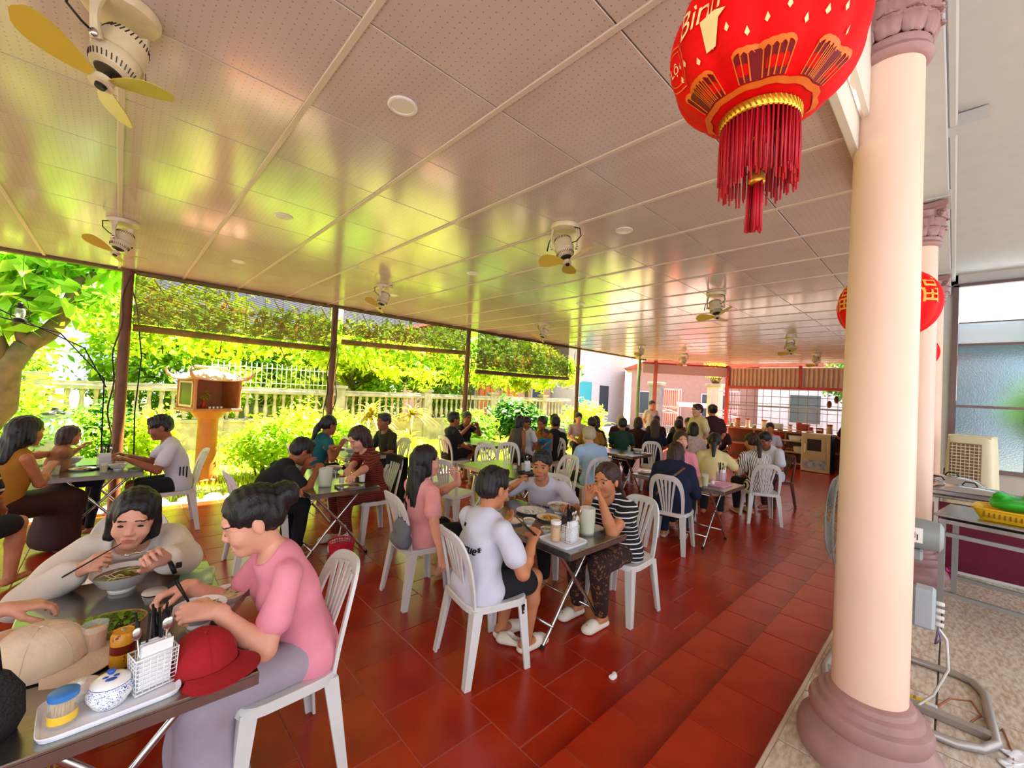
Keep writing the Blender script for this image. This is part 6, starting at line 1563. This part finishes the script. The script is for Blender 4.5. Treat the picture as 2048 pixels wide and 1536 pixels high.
# ------------------------------------------------------------------ things on the floor and on chairs
rb=thing('waste_basket','red perforated plastic basket on the floor under the second table','basket',(1.60,3.92,0)); M_rpl=mat('red_plastic','#d3122e',.35)
b=MB()
for k in range(9):
    z=.01+.20*k/8; rr=.085+.03*k/8; b.tube([(rr*math.cos(q*.2618),rr*math.sin(q*.2618),z) for q in range(24)],.006 if k in(0,8) else .003,5,closed=True)
for k in range(30):
    a=2*PI*k/30; b.cyl((.085*math.cos(a),.085*math.sin(a),.01),(.115*math.cos(a),.115*math.sin(a),.21),.0035,n=5)
b.build('lattice',M_rpl,rb); MB().lathe([(.085,0),(.086,.012),(.001,.012)],n=24).build('bottom',M_rpl,rb); MB().lathe([(.112,.205),(.122,.207),(.122,.215),(.112,.215)],n=30,caps=False).build('rim',M_rpl,rb)
MB().lathe([(.080,.014),(.104,.17),(.07,.185),(.001,.18)],n=20,caps=False,wob=lambda a,i:1+.04*math.sin(a*6+i)).build('liner_bag',mat('pink_bag','#e0405a',.5),rb,True)
P_,Q_=sdf_mesh([ELL((0,0,.012),(.022,.014,.012),None,.01),ELL((.02,.012,.01),(.014,.012,.010),None,.01),ELL((-.018,.01,.009),(.012,.016,.009),None,.01)],.004,folds(.002,3,4)); tag(link('tissue',npmesh('tissue',P_,Q_),M_paper,None,(2.26,1.37,.001)),'crumpled white tissue lying on the red tiles','tissue')
P_,Q_=sdf_mesh([CAP((0,-.09,.025),(0,.10,.025),.040,.046,.02,(np.array([0,0,1.]),.55)),ELL((0,-.06,.06),(.03,.07,.03),None,.01,True),CAP((0,.05,.04),(0,.10,.03),.040,.038,.02),ELL((0,.02,.065),(.026,.05,.03),None,.01,True)],.006)
o=link('clog_shoe',npmesh('clog',P_,Q_),S_white,None,(2.02,1.97,.003)); o.rotation_euler=(0,0,.5); tag(o,'empty pale clog standing beside the table foot','shoe')
kf=thing('key_fob','black car key hanging from the chair of the man seen from behind','key',(1.885,1.80,.36)); MB().box((0,0,0),(.034,.014,.066),bev=.006).build('fob',M_black,kf); MB().lathe([(.012,-.001),(.016,-.001),(.016,.001),(.012,.001)],(0,0,.045),n=16,M=Matrix.Rotation(PI/2,3,'X'),caps=False).build('key_ring',M_chrome,kf)
for q in range(3): MB().box((0,-.008,.015-.018*q),(.014,.003,.010)).build('button',M_steel,kf)
def drape(label,x,y,face,m,w=.40,top=.86,drop=.45,front=.12,name='draped_jacket'):
    t=thing(name,label,'jacket',(x,y,0),math.radians(face-90))
    def fn(u,v):
        a=(u-.5)*w*(1+.05*math.sin(v*9)); s=v*(drop+front)
        yb=-.305+.05*(a/.2)**2
        if s<front: z=top-.005-(front-s)*.98; yy=yb+.030
        else: z=top-(s-front)*.99; yy=yb-.028-.01*math.sin(u*15)-.012*math.sin(u*7+v*3)
        if abs(s-front)<.03: z=top+.012
        return (a,yy,z-.02*math.sin(u*5)*v)
    MB().grid(fn,25,24,thick=.008).build('cloth',m,t,smooth=True); MB().tube([(w*.45,-.33,top-.1),(w*.50,-.36,top-.3),(w*.46,-.35,top-drop-.08)],[.04,.045,.035],10).build('sleeve',m,t,True)
drape('black ribbed jacket hung over the chair of the woman in rust stripes',2.14,4.45,180,mat('charcoal_knit','#1c1c1a',.95,bump=.6,bscale=50),.36,.86,.52)
hbg=thing('hung_bag','grey cloth bag hung on the chair of the pink-shirted woman','bag',(1.645,2.90,.46)); P_,Q_=sdf_mesh([ELL((0,0,.10),(.05,.11,.12),None,.03),CAP((0,-.05,.05),(0,.06,.04),.05,.05,.04)],.009,folds(.005,8,1.5)); link('body',npmesh('bag',P_,Q_),mat('grey_nylon','#6f7078',.7),hbg); MB().tube([(0,-.05,.2),(.01,-.03,.33),(.02,.03,.36),(.0,.06,.2)],.008,6).build('strap',M_black,hbg,True)
sc_=thing('draped_shawl','pale grey shawl hanging from the seat of the pink-shirted woman','cloth',(1.98,2.775,.10)); MB().grid(lambda u,v:(.12*(u-.5)*(1-.5*v)+.02*v,-.012*math.sin(u*9)-.01,.34*(1-v)),12,14,thick=.006).build('cloth',mat('pale_grey_cloth','#b9bcc4',.9),sc_,True)
pb=thing('shopping_bag','white bag with dark dots on the floor under the second table','bag',(1.72,4.20,0)); P_,Q_=sdf_mesh([CAP((-.08,0,.07),(.08,.02,.07),.065,.06,.05),CAP((-.05,0,.10),(.06,0,.15),.05,.03,.05)],.012,folds(.006,4,1.4)); link('body',npmesh('bag',P_,Q_),spotmat('dotted_bag','#e8e2e0','#3a3036',26,.30),pb); MB().tube([(-.04,0,.16),(-.02,0,.26),(.02,0,.26),(.05,0,.17)],.006,6).build('handle',M_paper,pb,True)
# ------------------------------------------------------------------ standing fan behind the nearest column
sf=thing('standing_fan','big grey standing fan with a tube base behind the nearest column','fan',(3.10,.16,HF)); M_gry=mat('fan_grey','#8c9290',.4); M_tubeb=mat('fan_tube','#a8a09a',.35,.5)
MB().lathe([(.001,-.10),(.05,-.10),(.072,-.085),(.078,-.03),(.078,.05),(.07,.085),(.04,.10)],(0,-.04,.91),n=24,M=Matrix.Rotation(-PI/2,3,'X')).build('motor',M_gry,sf,smooth=40)
MB().box((-.080,-.03,.915),(.002,.07,.075)).build('rating_label',M_paper,sf)
for k in range(4): MB().box((-.082,-.045+.01*k,.905+.01*(k%2)),(.002,.004,.03)).build('label_print',M_ink,sf)
MB().cyl((0,.05,.91),(0,.16,.91),.015,n=10).build('shaft',M_chrome,sf,True)
g=MB()
for k,(rr,yy) in enumerate(((.30,.21),(.31,.24),(.30,.27),(.22,.315),(.14,.33),(.06,.335),(.22,.175),(.14,.155))): g.tube([(rr*math.cos(q*.15708),yy,.91+rr*math.sin(q*.15708)) for q in range(40)],.003 if k>2 else .005,5,closed=True)
for k in range(40):
    a=2*PI*k/40; c,s=math.cos(a),math.sin(a); g.tube([(.06*c,.335,.91+.06*s),(.22*c,.315,.91+.22*s),(.31*c,.24,.91+.31*s),(.22*c,.175,.91+.22*s),(.08*c,.14,.91+.08*s)],.0016,4)
g.build('guard',M_gry,sf,True)
for k in range(3):
    a0=k*2*PI/3+.3
    MB().grid(lambda u,v,a0=a0:((.04+.22*v)*math.cos(a0)-(u-.5)*.13*math.sin(a0),.24+(u-.5)*.05,.91+(.04+.22*v)*math.sin(a0)+(u-.5)*.13*math.cos(a0)),5,6,thick=.003).build('blade',M_gry,sf,True)
MB().cyl((0,.0,.02),(0,.0,.84),.016,n=12).build('pole',M_tubeb,sf,True); MB().box((0,-.02,.80),(.06,.09,.06),bev=.01).build('bracket',M_gry,sf)
cbx=MB().box((0,-.075,.54),(.10,.085,.20),bev=.012).build('control_box',mat('box_grey','#aab2b8',.4),sf)
for k in range(4): MB().cyl((.0,-.118,.47+.035*k),(.0,-.150,.47+.035*k),.012,.010,n=10).build('knob',M_plast,cbx,True)
bz=.022; loop=[(-.15,-.28,bz),(-.05,-.33,bz),(.42,-.31,bz),(.52,-.27,bz),(.55,-.20,bz),(.52,.26,bz),(.44,.32,bz),(0,.33,bz),(-.12,.30,bz),(-.2,.2,bz),(-.22,0,bz),(-.2,-.2,bz)]
MB().tube(loop,.02,10,closed=True).build('tube_base',M_tubeb,sf,True); MB().box((.0,0,bz),(.05,.64,.03)).build('base_bar',M_tubeb,sf)
MB().tube([(.0,-.11,.48),(.02,-.16,.40),(.03,-.17,.25),(.02,-.12,.10),(-.02,-.05,.012),(-.12,.02,.008)],.006,7).build('white_cord',M_plast,sf,True)
MB().tube([(.005,-.10,.50),(.02,-.13,.44),(-.01,-.14,.40),(.015,-.12,.36),(0,-.13,.46)],.005,6).build('cable_bundle',mat('purple_cable','#7a6a8a',.5),sf,True)
pl=thing('extension_plug','yellow extension socket on the pale hall floor','plug',(3.15,.10,HF+.005)); MB().box((0,0,.016),(.04,.08,.032),bev=.005).build('body',mat('yellow_plug','#d8b030',.45),pl); MB().box((0,-.055,.014),(.036,.04,.028),bev=.004).build('white_plug',M_plast,pl)
for s in (-1,1): MB().box((s*.009,.01,.033),(.004,.012,.002)).build('socket_slot',M_black,pl)
tag(MB().tube([(3.16,.04,HF+.01),(3.35,-.02,HF+.008),(3.42,-.10,HF+.008),(3.30,-.13,HF+.008),(3.18,-.09,HF+.008),(3.14,-.16,HF+.008),(3.25,-.20,HF+.008),(3.05,-.22,HF+.008),(2.75,-.20,HF+.008),(2.6,-.28,HF+.008)],.004,6).build('floor_cord',mat('copper_cord','#a8663a',.5),None,True),'thin copper-brown cord looping over the pale hall floor','cord')
tag(MB().grid(lambda u,v:(3.0+.16*(u-.5)+.03*math.sin(v*6),-.235+.10*(v-.5)+.02*math.sin(u*8),HF+.006+.008*abs(math.sin(u*14+v*4))),18,10,thick=.002).build('plastic_bag',mat('white_film','#eef0f6',.35),None,True),'crumpled white plastic bag on the hall floor','plastic bag')
# ------------------------------------------------------------------ hall furniture
st=thing('steel_worktable','long stainless worktable in the pale hall','table',(4.98,-.52,HF),math.radians(-8)); MB().box((0,0,.745),(.62,1.15,.02),bev=.004).build('top',M_steel,st); MB().box((0,0,.70),(.58,1.1,.03)).build('frame',M_steel,st)
for sx in (-1,1):
    for sy in (-1,1): MB().box((sx*.27,sy*.53,.36),(.035,.035,.70)).build('leg',mat('grey_steel_tube','#9b9a98',.4,.6),st)
for sx in (-1,1): MB().box((sx*.27,0,.60),(.03,1.05,.03)).build('rail',MATS['grey_steel_tube'],st); MB().box((sx*.27,0,.14),(.03,1.05,.03)).build('rail',MATS['grey_steel_tube'],st)
yb=thing('plastic_crate','yellow plastic basket on the steel worktable','basket',(4.92,-.36,HF+.756),math.radians(-8)); M_yel=mat('yellow_plastic','#e8b51e',.4)
def pan(u,v,w=.17,d=.24,h=.085):
    a=2*PI*u; e=.3; c,s=math.cos(a),math.sin(a); r=(.82+.18*v); return (abs(c)**e*(1 if c>0 else -1)*w*r,abs(s)**e*(1 if s>0 else -1)*d*r,h*v+.002)
MB().grid(pan,40,7,thick=.004,closed_u=True).build('tub',M_yel,yb,smooth=50); MB().box((0,0,.003),(.26,.38,.006)).build('bottom',M_yel,yb); MB().tube([pan(k/40,1.0) for k in range(40)],.007,6,closed=True).build('rim',M_yel,yb,True)
for k in range(14): MB().box((-.155,-.17+.026*k,.05),(.012,.008,.045)).build('slot',mat('slot_shadow','#7a5a10',.6),yb)
P_,Q_=sdf_mesh([ELL((0,0,.09),(.11,.17,.05),None,.03),CAP((-.04,-.08,.10),(.03,-.02,.17),.05,.02,.05),CAP((.02,.06,.10),(-.02,.10,.15),.05,.02,.05)],.008,folds(.008,5,1.6)); gb=link('green_bag',npmesh('green_bag',P_,Q_),mat('green_film','#2fae2a',.3),None,(4.92,-.36,HF+.79)); gb.rotation_euler=(0,0,-.14); tag(gb,'crumpled bright green plastic bag in the yellow basket','plastic bag')
bc=thing('counter','burgundy-fronted serving counter behind the steel worktable','counter',(6.28,-.34,HF)); M_burg=mat('burgundy_cloth','#6d1530',.8,var=.2,vscale=8)
MB().box((-.36,.13,.36),(.02,.62,.64)).build('front_panel',M_burg,bc); MB().box((0,.44,.36),(.70,.02,.64)).build('side_panel',M_burg,bc); MB().box((0,-.0,.735),(.80,.98,.03),bev=.005).build('top',M_steel,bc)
MB().box((-.365,-.19,.36),(.03,.03,.72)).build('post',M_plast,bc); MB().box((-.365,.13,.035),(.025,.62,.025)).build('bottom_rail',M_plast,bc); MB().box((-.36,.44,.36),(.03,.03,.72)).build('post',M_plast,bc); MB().box((.36,.44,.36),(.03,.03,.72)).build('post',M_plast,bc); MB().box((.36,-.46,.36),(.03,.03,.72)).build('post',M_plast,bc)
for k,(x,y,w,d,h,lab) in enumerate(((6.0,-.12,.34,.52,.10,'wide chafing dish with bright lid on the counter, front'),(6.30,.0,.30,.45,.14,'chafing dish behind the front one on the counter'),(6.0,.10-.0,.16,.14,.12,'small steel pot at the left end of the counter'))):
    t=thing('chafing_dish',lab,'dish',(x,y,HF+.752)); MB().box((0,0,h*.3),(w,d,h*.5),bev=.01).build('pan',M_chrome,t); MB().box((0,0,h*.58),(w*1.08,d*1.06,.012),bev=.004).build('rim',M_chrome,t)
    MB().grid(lambda u,v,w=w,d=d,h=h:((u-.5)*w,(v-.5)*d,h*.6+h*.5*math.sin(u*PI)**.6*math.sin(v*PI)**.3),12,12).build('lid',M_chrome,t,smooth=60); MB().tube([(0,-.05,h*1.1),(0,-.03,h*1.1+.03),(0,.03,h*1.1+.03),(0,.05,h*1.1)],.006,6).build('handle',M_black,t,True)
pk=thing('pink_bundle','bundle of pink strings on the floor under the counter','bundle',(5.78,.02,HF)); ob=cloud_obj('strings',[leaf_cloud(90,(0,0,.04),(.06,.06,.04),.05,71)],mat('pink_string','#c0307a',.6),pk)
co=thing('air_cooler','cream evaporative air cooler standing by the frosted window','air cooler',(8.05,-.17,HF),math.radians(78)); co.scale=(.78,.85,.97); M_crm=mat('cooler_cream','#ddd3b0',.45)
def shell(u,v):
    a=2*PI*u; e=.35; c,s=math.cos(a),math.sin(a); r=1-.14*v**2; return (abs(c)**e*(1 if c>0 else -1)*.30*r,abs(s)**e*(1 if s>0 else -1)*.22*r,.06+1.24*v)
MB().grid(shell,36,10,closed_u=True).build('body',M_crm,co,smooth=50); MB().box((0,0,1.30),(.5,.36,.03),bev=.01).build('top_cap',M_crm,co); MB().box((.03,.205,.90),(.36,.02,.62),bev=.005).build('grille_recess',mat('grille_brown','#8a6a50',.6),co)
for k in range(14): MB().box((.03,.218,.62+.042*k),(.34,.012,.010)).build('louver',M_crm,co)
for k in range(7): MB().box((-.12+.05*k,.222,.90),(.006,.01,.60)).build('vane',M_crm,co)
for sx in (-1,1): MB().cyl((sx*.2,-.14,.03),(sx*.2+.03,-.14,.03),.03,n=10).build('castor',M_black,co)
MB().box((0,0,.05),(.56,.40,.04)).build('plinth',M_black,co)
tree('green shrub outside the frosted hall window',12.0,-1.4,2.4,.7,L_mid,1500,.09,41,.06)
# ------------------------------------------------------------------ far end: grille, counter, shelves, cabinet
wg=thing('wire_grille','dark steel grille over the street-side counter','grille',(FARX+.05,2.85,0)); M_wire=mat('dark_wire','#5a4038',.5)
for k in range(20): MB().cyl((0,-2.25+k*.235,.95),(0,-2.25+k*.235,2.18),.008,n=5).build('upright',M_wire,wg)
for k in range(6): MB().box((0,0,1.05+k*.22),(.014,4.6,.014)).build('crossbar',M_wire,wg)
MB().box((-.03,0,1.62),(.05,4.6,.05)).build('mid_rail',mat('galvanised','#8a8a92',.4,.6),wg)
fc=thing('kitchen_counter','long wooden kitchen counter below the grille','counter',(14.25,2.9,0)); MB().box((0,0,.92),(.55,4.3,.05),bev=.006).build('worktop',mat('counter_wood','#a87a58',.6,var=.25),fc); MB().box((.2,0,.45),(.04,4.2,.90)).build('back_board',mat('counter_brown','#6a4234',.7,var=.3),fc)
for k in range(6): MB().box((-.22,-2.05+k*.82,.45),(.05,.05,.90)).build('leg',MATS['counter_wood'],fc)
MB().box((0,0,.45),(.5,4.2,.03)).build('shelf',MATS['counter_wood'],fc)
COLS=('#7a2a34','#b04438','#d8cfc4','#8a5a44','#5a2a30','#c8824a','#e8e2da','#46566a','#a03a30','#c9b08a')
rn=random.Random(9)
NM=(('storage_jar','jar'),('sauce_bottle','bottle'),('carton','box'),('steel_pot','pot'))
Wd=('first','second','third','fourth','fifth','sixth','seventh','eighth','ninth','tenth','eleventh','twelfth','thirteenth','fourteenth','fifteenth','sixteenth','seventeenth','eighteenth')
CN={'#7a2a34':'maroon','#b04438':'brick-red','#d8cfc4':'pale','#8a5a44':'brown','#5a2a30':'dark wine','#c8824a':'orange','#e8e2da':'white','#46566a':'slate','#a03a30':'red','#c9b08a':'tan'}
y=4.85
for k in range(18):
    nm,ct=NM[rn.randrange(4)]; col=COLS[rn.randrange(len(COLS))]; m_=mat('goods_'+col.strip('#'),col,.5); w=rn.uniform(.055,.085); h=rn.uniform(.14,.30)
    t=thing(nm,'%s %s on the far counter, %s from its left end'%(CN[col],nm.replace('_',' '),Wd[k]),ct,(14.2+rn.uniform(-.1,.1),y,.946),0,'goods on the far counter')
    if ct=='box': MB().box((0,0,h/2),(w*1.6,w*1.9,h),bev=.004).build('body',m_,t); MB().box((-w*.8,0,h*.6),(.004,w*1.4,h*.3)).build('label_patch',M_paper,t)
    elif ct=='pot': MB().lathe([(w*1.1,0),(w*1.15,h*.6),(w*1.2,h*.62)],n=16).build('body',M_steel,t,smooth=40); MB().lathe([(w*1.2,h*.62),(w*.6,h*.72),(.01,h*.76)],n=16).build('lid',M_steel,t,smooth=40)
    elif ct=='jar': MB().lathe([(w,0),(w*1.05,h*.2),(w*.95,h*.8)],n=14).build('body',m_,t,smooth=40); MB().lathe([(w*1.02,h*.8),(w*1.02,h*.95)],n=14).build('lid',mat('lid_red','#b03028',.4),t,smooth=40)
    else: MB().lathe([(w*.6,0),(w*.6,h*.6),(w*.25,h*.8),(w*.25,h)],n=12).build('body',m_,t,smooth=40); MB().lathe([(w*.3,h),(w*.3,h*1.08)],n=10).build('cap',M_plast,t,smooth=40)
    y-=.23
sr=thing('shelf_rack','pale steel wire shelf rack in front of the far counter','shelf',(13.55,3.15,0)); M_rk=mat('rack_steel','#c9a890',.4,.4)
for sx in (-1,1):
    for sy in (-1,1): MB().box((sx*.18,sy*.55,.52),(.025,.025,1.04)).build('post',M_rk,sr)
for z in (.12,.42,.72,1.02): MB().box((0,0,z),(.38,1.12,.018)).build('shelf_board',M_rk,sr)
for k,(z,dy,col,w,h,lab) in enumerate(((.73,.3,'#d8182c',.30,.14,'red plastic tub on the shelf rack'),(.73,-.2,'#e6e2e4',.26,.12,'white plastic tub on the shelf rack'),(1.03,-.35,'#b04a34',.24,.16,'terracotta crate on top of the shelf rack'),(1.03,.25,'#e8e6ea',.2,.12,'white box on top of the shelf rack'),(.43,.2,'#8a4a3a',.28,.16,'brown crate low on the shelf rack'),(.43,-.3,'#d0c8c0',.24,.14,'pale tub low on the shelf rack'))):
    t=thing('storage_tub',lab,'tub',(13.55,3.15+dy,z+.005)); m_=mat('tub_'+col.strip('#'),col,.45)
    MB().grid(lambda u,v,w=w,h=h:(lambda a,r:(math.copysign(abs(math.cos(a))**.35,math.cos(a))*w*.5*r,math.copysign(abs(math.sin(a))**.35,math.sin(a))*w*.62*r,h*v))(2*PI*u,.84+.16*v),28,5,thick=.006,closed_u=True).build('wall',m_,t,smooth=50); MB().box((0,0,.006),(w*.78,w*.96,.01)).build('bottom',m_,t); MB().tube([(math.copysign(abs(math.cos(a))**.35,math.cos(a))*w*.5,math.copysign(abs(math.sin(a))**.35,math.sin(a))*w*.62,h) for a in [2*PI*q/28+.01 for q in range(28)]],.008,5,closed=True).build('rim',m_,t,True)
fr=thing('drinks_cabinet','cream steel food cabinet with a dark window near the column','cabinet',(13.35,2.42,0)); MB().box((0,0,.50),(.50,.62,.98),bev=.01).build('body',mat('cabinet_cream','#d8c49c',.45,var=.15),fr); MB().box((0,-.32,.5),(.5,.02,.98)).build('side_panel',M_black,fr)
d_=MB().box((-.255,.02,.62),(.012,.46,.58),bev=.004).build('door',mat('cabinet_frame','#c9b48a',.4),fr); MB().box((-.262,.03,.70),(.004,.30,.30)).build('glass_window',mat('dark_window2','#3a3030',.15),d_); MB().cyl((-.275,.22,.50),(-.275,.22,.72),.008,n=8).build('handle',M_chrome,d_)
MB().box((-.256,.02,.20),(.010,.50,.22)).build('lower_panel',mat('blue_poster','#6a86b8',.5,color2='#d8d0c8',vscale=9),fr)
for sy in (-1,1): MB().box((-.2,sy*.28,.008),(.05,.05,.016)).build('foot',M_black,fr)
hp=thing('hanging_sausages','two dark cured sausages hanging at the grille','food',(14.62,2.35,1.75))
for k in range(2): MB().ell((0,-.09+.16*k,.16-.14*k),(.05,.06,.11),12,8).build('sausage',mat('cured','#4a2024',.5),hp,True); MB().cyl((0,-.09+.16*k,.22-.14*k),(0,-.09+.16*k,.44),.003,n=5).build('string',M_black,hp)

nv=[o for o in bpy.data.objects if o.get('label','').startswith('woman in navy with')][0]; MB().tube([(.13,-.03,.92),(.04,-.155,.84),(-.08,-.19,.70),(-.17,-.12,.56)],.02,8,flat=.3).build('shoulder_strap',mat('tan_strap','#8a6448',.6),nv,True)
ro=[o for o in bpy.data.objects if o.get('label','').startswith('man in a white T-shirt with a red rose')][0]
for k,(dx,dz,r) in enumerate(((0,0,.045),(.03,-.05,.04),(-.02,-.06,.035))): MB().ell((.03+dx,.185-.02*k+.01,.80+dz),(r,.014,r),10,6).build('rose_print',mat('rose_red','#b01828',.8),ro,True)
for k in range(7):
    a=k*.9; q=P1['C']+P1['Rl']@V(.03*math.cos(a)+.02,.150,.055+.03*math.sin(a)); MB().ell(q,(.012,.004,.005),8,5,M=Matrix.Rotation(a,3,'Y')).build('embroidery',M_ink,P1['t'],True)
